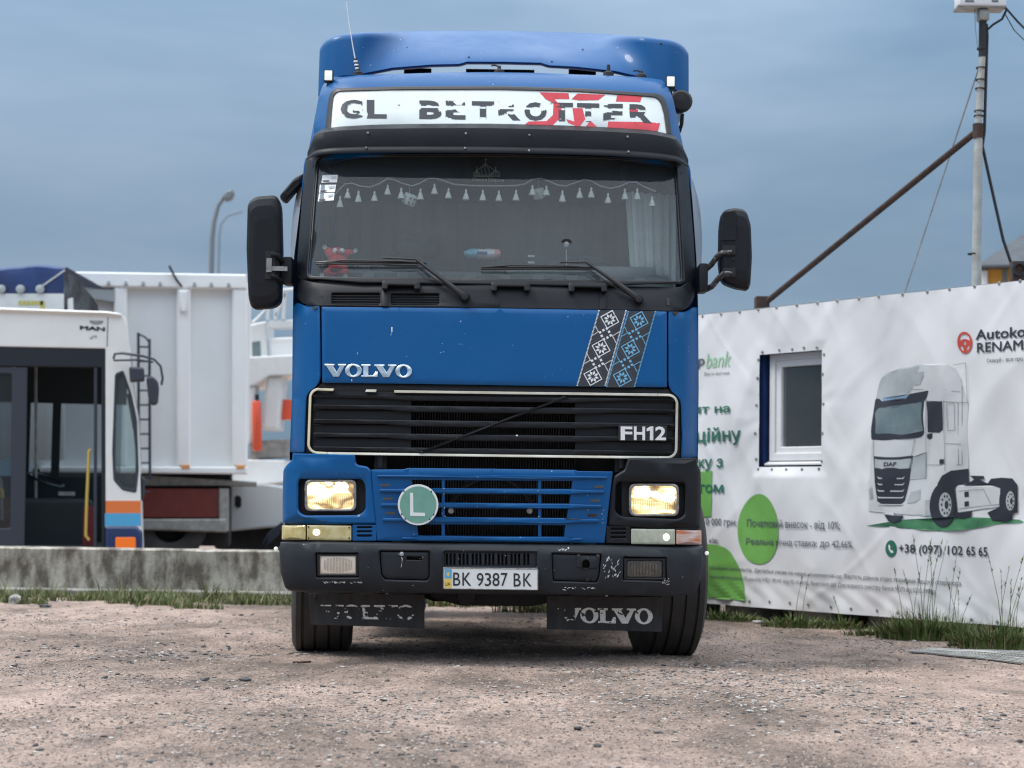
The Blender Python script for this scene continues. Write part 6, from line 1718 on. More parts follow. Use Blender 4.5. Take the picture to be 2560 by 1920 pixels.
BB('window_seal', [rr([(289, 935), (309, 926), (329, 985), (343, 1051), (347, 1176), (341, 1233), (307, 1226), (285, 1201), (282, 1130)], 6), rr([(294, 942), (307, 934), (324, 987), (336, 1051), (340, 1172), (335, 1223), (309, 1217), (291, 1196), (290, 1130)], 6)], 'bus_frame', YBUS - .006, .05, .004)
BB('stripe', [[(266, 1252), (352, 1252), (352, 1283), (266, 1283)]], 'bus_orange', YBUS - .004, .004, 0)
BB('stripe', [[(264, 1283), (352, 1283), (353, 1315), (264, 1315)]], 'bus_blue', YBUS - .004, .004, 0)
BB('front_corner', [rr([(266, 1315), (345, 1315), (356, 1330), (358, 1500), (266, 1500)], 6)], 'bus_navy', YBUS - .02, .1, .03)
BB('indicator', [rr([(290, 1343), (339, 1343), (340, 1376), (290, 1376)], 4)], 'amber_lens', YBUS - .045, .03, .006)
BB('seam', [[(271, 795), (273, 795), (271, 868), (269, 868)]], 'bus_frame', YBUS - .003, .003, 0)
l, _ = text_loops('MAN', .05)
BB('lettering', in_quad(l, (204, 817), (265, 820), (265, 830), (204, 827)), 'bus_black', YBUS - .006, .004, 0, nz=True)
BB('emblem', [rr([(226, 804), (262, 804), (258, 811), (244, 814), (230, 811)], 3)], 'metal_dull', YBUS - .008, .006, .002)
BB('lettering', [[(222, 838), (228, 848), (234, 842), (244, 840), (246, 847), (238, 845), (230, 852)]], 'pt_mid', YBUS - .004, .002, 0)
# door header, leaves, posts
BB('door_header', [[(-900, 868), (268, 873), (272, 915), (270, 920), (-900, 920)]], 'bus_black', YBUS + .01, .06, .01)
BB('door_post', [[(238, 918), (246, 918), (244, 1500), (236, 1500)]], 'bus_frame', YBUS + .02, .05, .01)
BB('door_post', [[(256, 918), (266, 918), (266, 1500), (256, 1500)]], 'bus_black', YBUS + .01, .06, .01)
leaf = BB('door_leaf', [[(-40, 922), (77, 922), (67, 1500), (-40, 1500)], rr([(-30, 938), (40, 938), (36, 1320), (-30, 1320)], 6)], 'bus_frame', YBUS + .02, .05, .008)
BB('door_pane', [[(-32, 936), (42, 936), (38, 1322), (-32, 1322)]], 'bus_glass', YBUS + .045, .005, 0, leaf)
BB('side_wall', [[(-900, 1180), (-40, 1180), (-40, 1500), (-900, 1500)]], 'bus_white', YBUS + .01)
BB('side_window', [[(-900, 920), (-40, 920), (-40, 1180), (-900, 1180)]], 'bus_glass', YBUS + .03, .005, 0)
# roof, far side with windows, floor, front
x0b = W(-900, 900, YBUS).x; ztop = W(100, 781, YBUS).z; xfr = W(345, 1150, YBUS).x
bus.location = bus.location
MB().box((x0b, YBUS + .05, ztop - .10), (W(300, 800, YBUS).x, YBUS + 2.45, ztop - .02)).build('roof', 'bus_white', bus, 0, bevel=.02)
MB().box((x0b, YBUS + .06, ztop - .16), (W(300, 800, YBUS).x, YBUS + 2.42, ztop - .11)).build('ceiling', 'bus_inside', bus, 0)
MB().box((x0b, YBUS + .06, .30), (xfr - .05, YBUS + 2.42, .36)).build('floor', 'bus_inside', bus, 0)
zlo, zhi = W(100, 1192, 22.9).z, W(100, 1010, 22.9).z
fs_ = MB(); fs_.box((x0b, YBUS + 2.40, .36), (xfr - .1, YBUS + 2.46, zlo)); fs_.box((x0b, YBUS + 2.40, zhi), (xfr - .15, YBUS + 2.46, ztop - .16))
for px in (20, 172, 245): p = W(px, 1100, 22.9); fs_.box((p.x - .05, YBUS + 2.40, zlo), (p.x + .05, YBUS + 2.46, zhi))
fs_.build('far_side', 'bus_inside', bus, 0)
sheet('far_window', [[(x0b, zlo), (xfr - .2, zlo), (xfr - .2, zhi), (x0b, zhi)]], bmp(YBUS + 2.43), 'bus_glass', bus, None, 0, 0)
fr2 = MB(); rws = []
for py, px in ((800, 312), (872, 326), (960, 333), (1040, 345), (1160, 351), (1252, 353), (1420, 358)):
    a_ = W(px, py, YBUS); rws.append([(a_.x + .05 * math.sin(math.pi * k / 8) - .03, YBUS + .05 + 2.4 * k / 8, a_.z) for k in range(9)])
fr2.grid(rws[5:]); fr2.build('front_panel', 'bus_white', bus, 40); MB().grid(rws[:2]).build('front_header', 'bus_white', bus, 40)
fg_ = MB(); fg_.grid(rws[1:6]); fg_.build('windscreen', 'bus_front_glass', bus, 50)
# driver's cab, seat rail, yellow grab rails
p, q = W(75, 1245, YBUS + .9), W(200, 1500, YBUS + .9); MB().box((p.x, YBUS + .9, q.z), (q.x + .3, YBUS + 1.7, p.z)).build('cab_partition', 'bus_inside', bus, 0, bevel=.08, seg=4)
MB().tube([W(236, 1125, YBUS + .12), W(231, 1128, YBUS + .12), W(229, 1180, YBUS + .12), W(226, 1250, YBUS + .12), W(223, 1338, YBUS + .12), W(232, 1350, YBUS + .12)], .017, 8).build('grab_rail', 'rail_yellow', bus, 60)
MB().tube([W(-20, 1212, YBUS + .35), W(18, 1214, YBUS + .35), W(31, 1228, YBUS + .35), W(31, 1245, YBUS + .35)], .030, 8).build('grab_rail', 'rail_yellow', bus, 60)
MB().tube([W(0, 1130, YBUS + .35), W(10, 1170, YBUS + .35), W(30, 1205, YBUS + .35), W(32, 1300, YBUS + .35)], .018, 8).build('seat_frame', 'metal_dull', bus, 60)
p, q = W(226, 1265, YBUS + .3), W(250, 1372, YBUS + .3); MB().box((p.x, YBUS + .3, q.z), (q.x, YBUS + .34, p.z)).build('door_edge', 'bus_red', bus, 0)
sw_ = MB(); c = W(178, 1200, YBUS + 1.3); sw_.lathe([(.21, -.015), (.225, 0), (.21, .015), (.195, 0), (.21, -.015)], c, (.35, -.2, 1), 28); sw_.build('steering_wheel', 'bus_black', bus, 60)
p, q = W(200, 1230, YBUS + 1.1), W(238, 1240, YBUS + 1.1); MB().box((p.x, YBUS + 1.1, q.z), (q.x, YBUS + 1.5, p.z)).build('ticket_shelf', 'metal_dull', bus, 0)
# passenger seats and poles inside
for sx_ in (-5.9, -6.7, -7.5):
    se = MB().box((sx_, YBUS + 1.5, .62), (sx_ + .42, YBUS + 2.3, .74)); se.box((sx_ - .06, YBUS + 1.5, .66), (sx_ + .04, YBUS + 2.3, 1.42))
    se.build('seat', 'bus_navy', bus, 40, bevel=.04, seg=3)
for px in (98, 150): MB().tube([W(px, 1400, YBUS + 1.2), W(px, 905, YBUS + 1.2)], .017, 8).build('grab_pole', 'rail_yellow' if px == 98 else 'metal_dull', bus, 60)
# bus mirrors on bent stalks
bmir = MB().tube([W(281, 898, YBUS - .1), W(283, 886, YBUS - .12), W(300, 884, YBUS - .15), (W(350, 890, YBUS - .15)), W(378, 898, YBUS - .15), W(394, 915, YBUS - .15), W(399, 945, YBUS - .15), W(396, 962, YBUS - .15)], .014, 7).build('mirror_arm', 'bus_frame', bus, 60)
MB().tube([W(281, 902, YBUS - .1), W(340, 900, YBUS - .15), W(376, 905, YBUS - .15)], .011, 7).build('mirror_stay', 'bus_frame', bus, 60)
sheet('mirror', [bs(rr([(365, 945), (380, 942), (394, 955), (397, 975), (394, 1012), (378, 1016), (370, 995)], 8))], bmp(YBUS - .2), 'bus_frame', bus, None, .10, .02)
sheet('mirror', [bs(rr([(323, 920), (360, 922), (362, 955), (326, 958)], 6))], bmp(YBUS - .2), 'bus_frame', bus, None, .12, .02)
sheet('wiper_motor', [bs(rr([(352, 1190), (364, 1195), (362, 1245), (350, 1248)], 6))], bmp(YBUS + .3), 'bus_frame', bus, None, .12, .02)
MB().tube([W(335, 985, YBUS + .3), W(352, 1080, YBUS + .3), W(358, 1140, YBUS + .3), W(356, 1190, YBUS + .3)], .02, 7).build('wiper_arm', 'bus_black', bus, 60)

bus.rotation_euler.z = R(11.5)
# ---- truck with blue tarpaulin behind the bus
mat('tarp_blue', (.008, .032, .125), .5, var=.25, vscale=2.5, bump=.4, bscale=6); mat('tarp_grey', (.10, .12, .13), .6, col2=(.02, .02, .025), vscale=4)
mat('ring_grey', (.34, .37, .38), .5); mat('mark_yellow', (.50, .46, .12), .5)
YT = 23.6
tt = thing('tarpaulin_trailer', 'trailer with blue tarpaulin top and white sides showing above the bus', 'trailer', (W(60, 800, YT).x, YT, 0))
def TT(name, loop, mt, y=YT, th=.05, bev=0): return sheet(name, [bs(loop, YT)], bmp(y), mt, tt, None, th, bev)
top = MB(); rws = []
for k in range(30):
    px = -500 + 662 * k / 29
    a_ = W(px, 662 + 3 * math.sin(px * .05) + (6 if px < 20 else 0), YT); b_ = W(px, 734, YT)
    rws.append([(a_.x, YT + 2.4, a_.z - .02), (a_.x, YT + .1, a_.z), (a_.x, YT - .01, a_.z - .04), (a_.x, YT - .03 + .02 * math.sin(k), (a_.z + b_.z) / 2), (a_.x, YT, b_.z)])
top.grid(rws); top.build('tarpaulin', 'tarp_blue', tt, 50)
TT('side_board', [(-500, 733), (160, 733), (160, 1150), (-500, 1150)], 'white_paint')
a_ = W(160, 664, YT)
en = MB(); rws = []
for k in range(8):
    t = k / 7; p = W(162 + 44 * t, 678 + 66 * t ** 1.6, YT); b_ = W(162 + 42 * t, 800, YT)
    rws.append([(p.x, YT + .9 * t, p.z), (p.x + .03 * math.sin(3 * k), YT + .9 * t, (p.z + b_.z) / 2), (b_.x, YT + .9 * t, b_.z)])
en.grid(rws); en.build('end_flap', 'tarp_grey', tt, 40)
TT('end_panel', [(172, 748), (184, 745), (186, 790), (172, 790)], 'white_paint', YT - .05, .02)
MB().tube([W(162, 676, YT - .05), W(105, 716, YT - .05)], .012, 6).build('rope', 'ring_grey', tt)
for px in (3, 51, 100):
    MB().lathe([(.03, -.03), (.055, -.02), (.06, .01)], W(px, 723, YT - .03), (0, 1, 0), 14, close=True).build('tarp_ring', 'ring_grey', tt)
for k in range(6): TT('yellow_mark', [(46 + 10.5 * k, 752), (55 + 10.5 * k, 752), (55 + 10.5 * k, 763), (46 + 10.5 * k, 763)], 'mark_yellow', YT - .006, .005)
TT('yellow_mark', [(101, 752), (112, 752), (112, 780), (101, 780)], 'mark_yellow', YT - .006, .005)
x_, y_ = W(-300, 900, YT).x, YT
for wx in (W(-260, 900, YT).x, W(-60, 900, YT).x):
    MB().lathe(tyre_prof(.5, .3), (wx, YT + .3, .5), (0, 1, 0), 36).build('wheel', 'tyre_rubber', tt, 30)
MB().box((W(-500, 900, YT).x, YT + .3, .9), (W(160, 900, YT).x, YT + 2.2, 1.15)).build('trailer_frame', 'chassis', tt, 0)

# ---- white dump trailer
mat('dump_white', (.90, .905, .885), .45, col2=(.83, .835, .82), vscale=1.2, coat=.1); mat('dump_panel', (.84, .855, .84), .5, col2=(.77, .785, .775), vscale=1.0)
mat('dark_red', (.13, .018, .012), .6, var=.15)
mat('marker_orange', (.75, .33, .10), .4)
YD = 26.6
dt = thing('dump_trailer', 'tall white ribbed dump trailer behind the bus with a dark red side box', 'trailer', (W(616, 1300, YD).x, YD, 0))
def DQ(x, y): return B8(x, y)
def DS(name, loop, mt, y=YD, th=.06, bev=.01, q=True, par=dt): return sheet(name, [bs([DQ(*p) for p in loop] if q else loop, YD)], bmp(y), mt, par, None, th, bev)
a_, b_ = W(100, 700, YD), W(614, 1180, YD)
MB().box((a_.x, YD + .12, b_.z), (b_.x, YD + 2.5, W(400, 700, YD).z)).build('tub', 'dump_panel', dt, 0)
DS('top_rail', [(200, 118), (1088, 118), (1088, 182), (200, 182)], 'dump_white', YD - .05, .2, .02)
DS('lower_rail', [(200, 965), (1092, 965), (1092, 998), (200, 990)], 'dump_white', YD - .04, .2, .02)
for x0_, x1_ in ((515, 570), (785, 845), (1025, 1092)):
    DS('rib', [(x0_, 182), (x1_, 182), (x1_, 966), (x0_, 966)], 'dump_white', YD - .03, .18, .03)
DS('rib_cap', [(795, 195), (830, 195), (830, 280), (815, 292), (800, 280)], 'dump_white', YD - .10, .08, .02)
for x_ in (420, 493, 567, 641, 714, 862, 935, 1010):
    DS('cleat', [(x_ - 9, 176), (x_ - 5, 156), (x_ + 4, 156), (x_ + 9, 176)], 'ring_grey', YD - .09, .05, .01)
for x_ in (805, 1043): DS('side_marker', [(x_, 958), (x_ + 36, 958), (x_ + 36, 973), (x_, 973)], 'marker_orange', YD - .06, .03, .005)
DS('cover_arm', [(388, 190), (520, 195), (520, 250), (388, 230)], 'ring_grey', YD - .02, .05, .01)
MB().tube([W(424, 668, YD - .1), W(440, 700, YD - .1), W(455, 720, YD - .1)], .018, 6).build('tarp_strap', 'chassis', dt)
DS('subframe', [(620, 1000), (1130, 1030), (1130, 1048), (620, 1050)], 'metal_dull', YD + .3, 1.6, .01)
DS('side_box', [(560, 1060), (965, 1062), (965, 1190), (560, 1190)], 'dark_red', YD + .15, .8, .01)
DS('under_beam', [(560, 1195), (1000, 1195), (1000, 1255), (560, 1240)], 'metal_dull', YD + .1, .15, .02)
DS('box_post', [(965, 1060), (1008, 1060), (1008, 1250), (965, 1250)], 'metal_dull', YD + .12, .3, .02)
MB().box((a_.x, YD + .45, .22), (W(575, 1200, YD).x, YD + 2.1, 1.3)).build('undercarriage', 'chassis', dt, 0)
for px in (150, 290, 430):
    MB().lathe(tyre_prof(.52, .3), (W(px, 1200, YD).x, YD + .35, .52), (0, 1, 0), 36).build('wheel', 'tyre_rubber', dt, 30)
# ladder on its front, seen past the bus
ld = MB()
for px, t0 in ((345, 835), (372, 850)):
    ld.tube([W(px, t0, YD - .25), W(px + 1, 1200, YD - .25)], .022, 6)
for py in range(870, 1240, 36): ld.tube([W(345, py, YD - .25), W(372, py, YD - .25)], .014, 6)
ld.tube([W(345, 838, YD - .25), W(362, 846, YD - .25), W(374, 862, YD - .25)], .015, 6)
ld.build('ladder', 'bus_frame', dt, 60)
sheet('reflector_board', [bs(rr([(318, 812), (327, 812), (323, 848), (316, 848)], 2), YD)], bmp(YD - .3), 'bus_black', dt, None, .03, .005)

dt.rotation_euler.z = R(7.5)
# ---- white cab / crane lorry to the right of the dump trailer
mat('cylinder_red', (.72, .085, .03), .4, coat=.3)
YK = 29.5
ck = thing('crane_lorry', 'white crane lorry with platform, rails and red cylinder beside the dump trailer', 'lorry', (W(660, 1300, YK).x, YK, 0))
def KS(name, loop, mt, y=YK, th=.3, bev=.02): return sheet(name, [bs([DQ(*p) for p in loop], YK)], bmp(y), mt, ck, None, th, bev)
KS('platform', [(1092, 480), (1300, 470), (1300, 560), (1190, 562), (1120, 605), (1095, 612)], 'white_paint', th=1.2)
KS('cabin', [(1095, 330), (1165, 318), (1172, 490), (1095, 490)], 'white_paint', YK + .2, 1.0)
KS('cabin_window', [(1104, 410), (1140, 405), (1144, 478), (1106, 478)], 'pt_glass', YK + .19, .02, .005)
KS('parapet', [(1170, 318), (1300, 312), (1300, 352), (1178, 352)], 'white_paint', YK + .1, .1)
KS('parapet', [(1178, 390), (1300, 385), (1300, 480), (1180, 480)], 'dump_white', YK + .3, .1)
KS('column', [(1175, 560), (1245, 560), (1225, 800), (1150, 800), (1160, 640)], 'white_paint', YK + .1, .6, .05)
KS('tank', [(1090, 612), (1120, 608), (1118, 800), (1100, 860), (1090, 860)], 'white_paint', YK + .05, .6, .03)
ra, rb2 = W(642, 1002, YK - .1), W(643, 1128, YK - .1)
cyl = MB().tube([ra, ra + Vector((0, 0, -.03)), rb2 + Vector((0, 0, .03)), rb2], [.055, .075, .075, .055], 18).build('red_cylinder', 'cylinder_red', ck, 40)
MB().tube([ra + Vector((0, 0, .10)), ra], .035, 10).build('cylinder_valve', 'bus_black', cyl)
MB().tube([W(712, 1000, YK + .5), W(712, 1050, YK + .5)], [.14, .14], 14).build('orange_drum', 'cylinder_red', ck, 40)
KS('ledge', [(1092, 850), (1260, 840), (1260, 920), (1092, 930)], 'concrete_pale', YK + .2, .5)
KS('deck', [(1000, 930), (1250, 935), (1250, 1030), (1110, 1045), (1000, 1035)], 'dump_white', YK + .1, 1.2)
KS('tool_box', [(1010, 1048), (1130, 1045), (1180, 1040), (1330, 1062), (1330, 1225), (1200, 1232), (1020, 1248)], 'white_paint', YK - .6, .8, .03)
KS('box_handle', [(1062, 1098), (1070, 1092), (1082, 1094), (1090, 1105), (1088, 1140), (1076, 1146), (1063, 1138)], 'bus_black', YK - .62, .02, .005)
KS('chassis', [(1000, 1240), (1330, 1225), (1330, 1380), (1000, 1380)], 'chassis', YK - .3, .8, .02)
for i, x_ in enumerate((1180, 1215, 1250)):
    MB().tube([W(DQ(x_, 315)[0], DQ(0, 315)[1], YK + .1), W(DQ(x_ + 6, 180 + 6 * i)[0], DQ(0, 190)[1], YK + .1)], .03, 7).build('rail_post', 'white_paint', ck)
MB().tube([W(*DQ(1115, 330), YK + .1), W(*DQ(1182, 262), YK + .1), W(*DQ(1182, 318), YK + .1)], .03, 7).build('rail', 'white_paint', ck)
MB().tube([W(*DQ(1184, 190), YK + .1), W(*DQ(1300, 182), YK + .1)], .03, 7).build('rail', 'white_paint', ck)
MB().tube([W(*DQ(1215, 300), YK + .1), W(*DQ(1262, 195), YK + .1)], .03, 7).build('rail', 'white_paint', ck)
for k in range(3):
    MB().tube([W(*DQ(1250 - 10 * k, 1215 + 20 * k), YK - .8), W(*DQ(1190, 1260 + 15 * k), YK - .8), W(*DQ(1165, 1310), YK - .8)], .035, 7).build('hose', 'bus_frame', ck, 60)
for px in (600, 700):
    MB().lathe(tyre_prof(.52, .3), (W(px, 1300, YK).x, YK - .1, .52), (0, 1, 0), 36).build('wheel', 'tyre_rubber', ck, 30)

# ---- street lamp
mat('lamp_grey', (.17, .20, .225), .6); mat('lamp_hazed', (.20, .25, .30), .7)  # the farther lamp's paler grey has distance haze put into the colour
YL = 46
sl = thing('street_lamp', 'tall grey street lamp with curved arm far behind the trailers', 'street lamp', (W(527, 1300, YL).x, YL, 0))
pts = [(W(527, 1240, YL).x, YL, 0), W(528, 700, YL), W(530, 600, YL), W(535, 555, YL), W(545, 515, YL), W(560, 492, YL)]
MB().tube(pts, [.085, .07, .065, .06, .055, .05], 10).build('pole', 'lamp_grey', sl, 60)
sheet('lamp_head', [bs(rr([(556, 492), (566, 478), (582, 474), (585, 484), (578, 498), (562, 503)], 4), YL)], bmp(YL - .1), 'lamp_grey', sl, None, .25, .04)
MB().tube([W(548, 590, YL + 30), W(552, 560, YL + 30), W(568, 540, YL + 30), W(606, 528, YL + 30)], .045, 8).build('arm', 'lamp_hazed', thing('street_lamp', 'faint distant street lamp arm beside the taller lamp', 'street lamp', (W(548, 1300, YL + 30).x, YL + 30, 0)), 60)
a_ = W(548, 590, YL + 30)
MB().tube([(a_.x, YL + 30, 0), a_], .05, 8).build('pole', 'lamp_hazed', [o for o in COL.objects if o.name == 'street_lamp.001'][0], 60)

# ================================================================== grass, weeds, stones
def blade(mb, base, h, lean, az, w, seg=3):
    d = Vector((math.cos(az), math.sin(az), 0)); s_ = Vector((-d.y, d.x, 0)) * w
    pts = []
    for k in range(seg + 1):
        t = k / seg
        p = base + d * lean * h * t ** 1.8 + Vector((0, 0, h * t * (1 - .25 * lean * t)))
        pts.append((p, w * (1 - t) ** .8))
    n0 = len(mb.v)
    for p, ww in pts[:-1]:
        q = Vector((-d.y, d.x, 0)) * ww
        mb.v += [tuple(p + q), tuple(p - q)]
    mb.v.append(tuple(pts[-1][0]))
    for k in range(seg - 1): mb.f.append((n0 + 2 * k, n0 + 2 * k + 1, n0 + 2 * k + 3, n0 + 2 * k + 2))
    mb.f.append((n0 + 2 * (seg - 1), n0 + 2 * (seg - 1) + 1, n0 + 2 * seg))
rg = random.Random(11)
gb = MB()
for _ in range(34000):
    x = rg.uniform(-6.5, 1.2); v = rg.random() ** 1.3
    y = 16.9 - 1.75 * v
    dn = noise.noise(Vector((x * 1.6, y * 1.6, 0))) + .55 * noise.noise(Vector((x * 5, y * 5, 3)))
    if dn < -.28 + .75 * v: continue
    h = rg.uniform(.03, .11) * (1 + max(0, dn) * 1.4) * (1.0 - .5 * v)
    if rg.random() < .03: h *= 2.0
    blade(gb, Vector((x, y, gz(x, y))), h, rg.uniform(.1, .9), rg.uniform(0, 6.28), rg.uniform(.003, .007))
for _ in range(46):                                 # taller ragged tufts
    cx, cy = rg.uniform(-6.5, 1.0), rg.uniform(15.7, 16.85)
    hh = rg.uniform(.10, .24); rr2 = rg.uniform(.05, .16)
    for _k in range(rg.randint(25, 70)):
        a_ = rg.uniform(0, 6.28); r_ = rr2 * rg.random()
        x, y = cx + r_ * math.cos(a_), cy + r_ * .7 * math.sin(a_)
        wide = rg.random() < .18
        blade(gb, Vector((x, y, gz(x, y))), hh * rg.uniform(.4, 1.1) * (.5 if wide else 1), rg.uniform(.1, 1.0), a_ + rg.uniform(-.7, .7), rg.uniform(.010, .020) if wide else rg.uniform(.003, .007))
gr = gb.build('grass', 'grass_blade', None, 0, recalc=False); tag(gr, 'strip of short grass at the foot of the low concrete wall', 'grass', kind='stuff')
# weeds along the cabin foot
weeds = [  # (px, py) foot, radius, blades, height, stalks, label
 ((1795, 1548), .20, 130, .16, 0, 'low dark weeds beside the truck wheel under the banner'),
 ((1850, 1552), .18, 110, .13, 0, 'small tuft under the green part of the banner'),
 ((1985, 1566), .26, 260, .17, 2, 'broad low weed clump below the banner window'),
 ((2105, 1570), .18, 150, .14, 1, 'small round weed tuft below the printed phone number'),
 ((2190, 1588), .24, 170, .12, 0, 'flat yellowish weeds left of the tall grass clump'),
 ((2310, 1596), .34, 620, .30, 10, 'tall grass clump with long seed stalks in front of the banner'),
 ((2400, 1600), .22, 220, .20, 4, 'medium grass tuft between the two tallest clumps'),
 ((2505, 1618), .36, 520, .26, 8, 'bushy weed clump with leafy seed heads beside the metal mesh')]
for (px, py), rad_, nb, hh, ns, lab in weeds:
    c = G(px, py)
    wd = thing('weed_clump', lab, 'weeds', (c.x, c.y, 0))
    wb = MB()
    for _ in range(nb):
        a_ = rg.uniform(0, 6.28); r_ = rad_ * math.sqrt(rg.random())
        k = 1 - .5 * (r_ / rad_)
        p = Vector((c.x + r_ * math.cos(a_), c.y + r_ * .6 * math.sin(a_), 0)); p.z = gz(p.x, p.y)
        blade(wb, p, hh * rg.uniform(.45, 1.15) * k, rg.uniform(.05, .8), a_ + rg.uniform(-.8, .8), rg.uniform(.003, .0075), 4)
    for _ in range(nb // 3):                        # broad leaves
        a_ = rg.uniform(0, 6.28); r_ = rad_ * rg.random()
        p = Vector((c.x + r_ * math.cos(a_), c.y + r_ * .6 * math.sin(a_), 0))
        blade(wb, p, hh * rg.uniform(.2, .5), rg.uniform(.4, 1.2), a_, rg.uniform(.010, .024), 3)
    o = wb.build('blades', 'weed_blade', wd, 0, recalc=False); o['kind'] = 'stuff'
    for k in range(ns):
        st = MB(); a_ = rg.uniform(0, 6.28); r_ = rad_ * .5 * rg.random()
        p = Vector((c.x + r_ * math.cos(a_), c.y + r_ * .5 * math.sin(a_), 0)); H = hh * rg.uniform(1.5, 2.5)
        dx, dy = rg.uniform(-.18, .18), rg.uniform(-.05, .05)
        P3 = [p, p + Vector((dx * .25, dy * .25, H * .5)), p + Vector((dx * .8, dy, H)) ]
        st.tube(P3, [.0028, .0022, .0012], 5)
        for q in range(rg.randint(4, 9)):
            t = .72 + .28 * rg.random(); b0 = P3[1].lerp(P3[2], (t - .5) * 2)
            blade(st, b0, .03 * rg.uniform(.6, 1.3), rg.uniform(.5, 1.2), rg.uniform(0, 6.28), .005, 2)
        st.build('seed_stalk', 'weed_blade', wd, 0, recalc=False)
# metal mesh lying on the ground
gc = [G(2258, 1629), G(2330, 1625), G(2470, 1627), G(2640, 1634), G(2640, 1668), G(2480, 1650), G(2350, 1640)]
mesh_t = thing('metal_mesh', 'flat rusty metal mesh mat lying on the dirt by the weeds', 'mesh mat', (gc[2].x, gc[2].y, 0))
zm_ = lambda p: Vector((p.x, p.y, gz(p.x, p.y) + .014))
mb = MB()
A_, B_, C_, D_ = G(2262, 1630), G(2420, 1623), G(2700, 1660), G(2470, 1652)
A_, B_, D_, C_ = G(2268, 1631), G(2330, 1624), G(2640, 1668), G(2660, 1634)
for k in range(41):
    t = k / 40; mb.tube([zm_(A_.lerp(D_, t)), zm_(B_.lerp(C_, t))], .0035, 4)
for k in range(9):
    t = k / 8; mb.tube([zm_(A_.lerp(B_, t).lerp(D_.lerp(C_, t), q / 6)) for q in range(7)], .0035, 4)
mb.build('wires', 'metal_dull', mesh_t, 60)['kind'] = 'stuff'
mb = MB(); mb.grid([[zm_(A_.lerp(B_, t).lerp(D_.lerp(C_, t), q / 8)) - Vector((0, 0, .008)) for q in range(9)] for t in (0, .5, 1)])
mb.build('dusty_bed', mat('mesh_dust', (.20, .175, .15), .95, col2=(.12, .11, .098), vscale=20, bump=.5, bscale=80), mesh_t, 60)

def stone_geo(rng, subdiv=1, flat=.6):
    bm = bmesh.new(); bmesh.ops.create_icosphere(bm, subdivisions=subdiv, radius=1)
    o = Vector((rng.uniform(0, 99), rng.uniform(0, 99), rng.uniform(0, 99)))
    ax = (rng.uniform(.8, 1.3), rng.uniform(.7, 1.0), rng.uniform(flat * .7, flat * 1.2))
    for v in bm.verts:
        k = 1 + .45 * noise.noise(v.co * 1.3 + o)
        v.co = Vector((v.co.x * ax[0], v.co.y * ax[1], v.co.z * ax[2])) * k
    vs = [tuple(v.co) for v in bm.verts]; fs = [tuple(v.index for v in f.verts) for f in bm.faces]
    bm.free()
    return vs, fs
rs2 = random.Random(5)
protos = [stone_geo(rs2, 1, .5) for _ in range(14)]
# small gravel: unevenly scattered, denser in patches
def density(x, y):
    d = noise.noise(Vector((x * .55, y * .8, 11))) * .8 + noise.noise(Vector((x * 1.8, y * 2.2, 4))) * .55
    for cx, cy, sx_, sy_, k in patches: d += k * math.exp(-((x - cx) / sx_) ** 2 - ((y - cy) / sy_) ** 2)
    return d
patches = []
for px, py, sx_, sy_, k in ((1850, 1720, .75, .8, 1.0), (1500, 1730, .5, .6, .8), (2250, 1780, .9, .6, .5), (330, 1630, .6, .5, 1.0), (620, 1640, .3, .3, .6), (1050, 1740, .7, .5, .35), (900, 1690, .4, .4, .3)):
    c = G(px, py); patches.append((c.x, c.y, sx_, sy_, k))
gv = MB(); n_g = 0
for _ in range(80000):
    y = 5.7 + 10.5 * rs2.random() ** 1.5; x = rs2.uniform(-.32, .32) * y
    if rs2.random() > max(.03, min(1, .05 + .62 * density(x, y))): continue
    s_ = .0035 + .011 * rs2.random() ** 3.2
    if y > 10: s_ *= 1.25
    vs, fs = protos[rs2.randrange(14)]; a_ = rs2.uniform(0, 6.28); ca, sa = math.cos(a_), math.sin(a_); fl = rs2.uniform(.5, 1)
    z = gz(x, y) + s_ * .15
    gv.add([(x + s_ * (p[0] * ca - p[1] * sa), y + s_ * (p[0] * sa + p[1] * ca), z + s_ * p[2] * fl) for p in vs], fs); n_g += 1
    if n_g > 15000: break
g_ = gv.build('gravel', 'gravel_stone', None, 0, recalc=False); tag(g_, 'loose grey gravel and grit scattered over the dirt yard', 'gravel', kind='stuff')
# grit: the finest grains, mostly the colour of the dirt itself
rand_mat('grit_grain', [(0, (.08, .070, .063)), (.25, (.20, .158, .135)), (.55, (.34, .262, .218)), (.85, (.45, .352, .300)), (1, (.58, .49, .43))])
oct_v = [(1, 0, 0), (-.9, .1, 0), (.1, 1, 0), (0, -1, .1), (.1, 0, .9), (0, .1, -.7)]
oct_f = [(0, 2, 4), (2, 1, 4), (1, 3, 4), (3, 0, 4), (2, 0, 5), (1, 2, 5), (3, 1, 5), (0, 3, 5)]
gt = MB(); rq = random.Random(21)
for _ in range(52000):
    y = 5.9 + 8.5 * rq.random() ** 1.7; x = rq.uniform(-.31, .31) * y
    d = noise.noise(Vector((x * 1.4, y * .9, 30)))
    if rq.random() > .62 + .9 * d: continue
    s_ = (.0022 + .0048 * rq.random() ** 2) * (.75 + y * .045); a_ = rq.uniform(0, 6.28); ca, sa = math.cos(a_) * s_, math.sin(a_) * s_; hz = s_ * rq.uniform(.5, .95)
    z = gz(x, y) + s_ * .25
    n0 = len(gt.v)
    gt.v += [(x + p[0] * ca - p[1] * sa, y + p[0] * sa + p[1] * ca, z + p[2] * hz) for p in oct_v]
    gt.f += [(f[0] + n0, f[1] + n0, f[2] + n0) for f in oct_f]
g_ = gt.build('grit', 'grit_grain', None, 0, recalc=False); tag(g_, 'fine sandy grit covering the dirt yard', 'grit', kind='stuff')
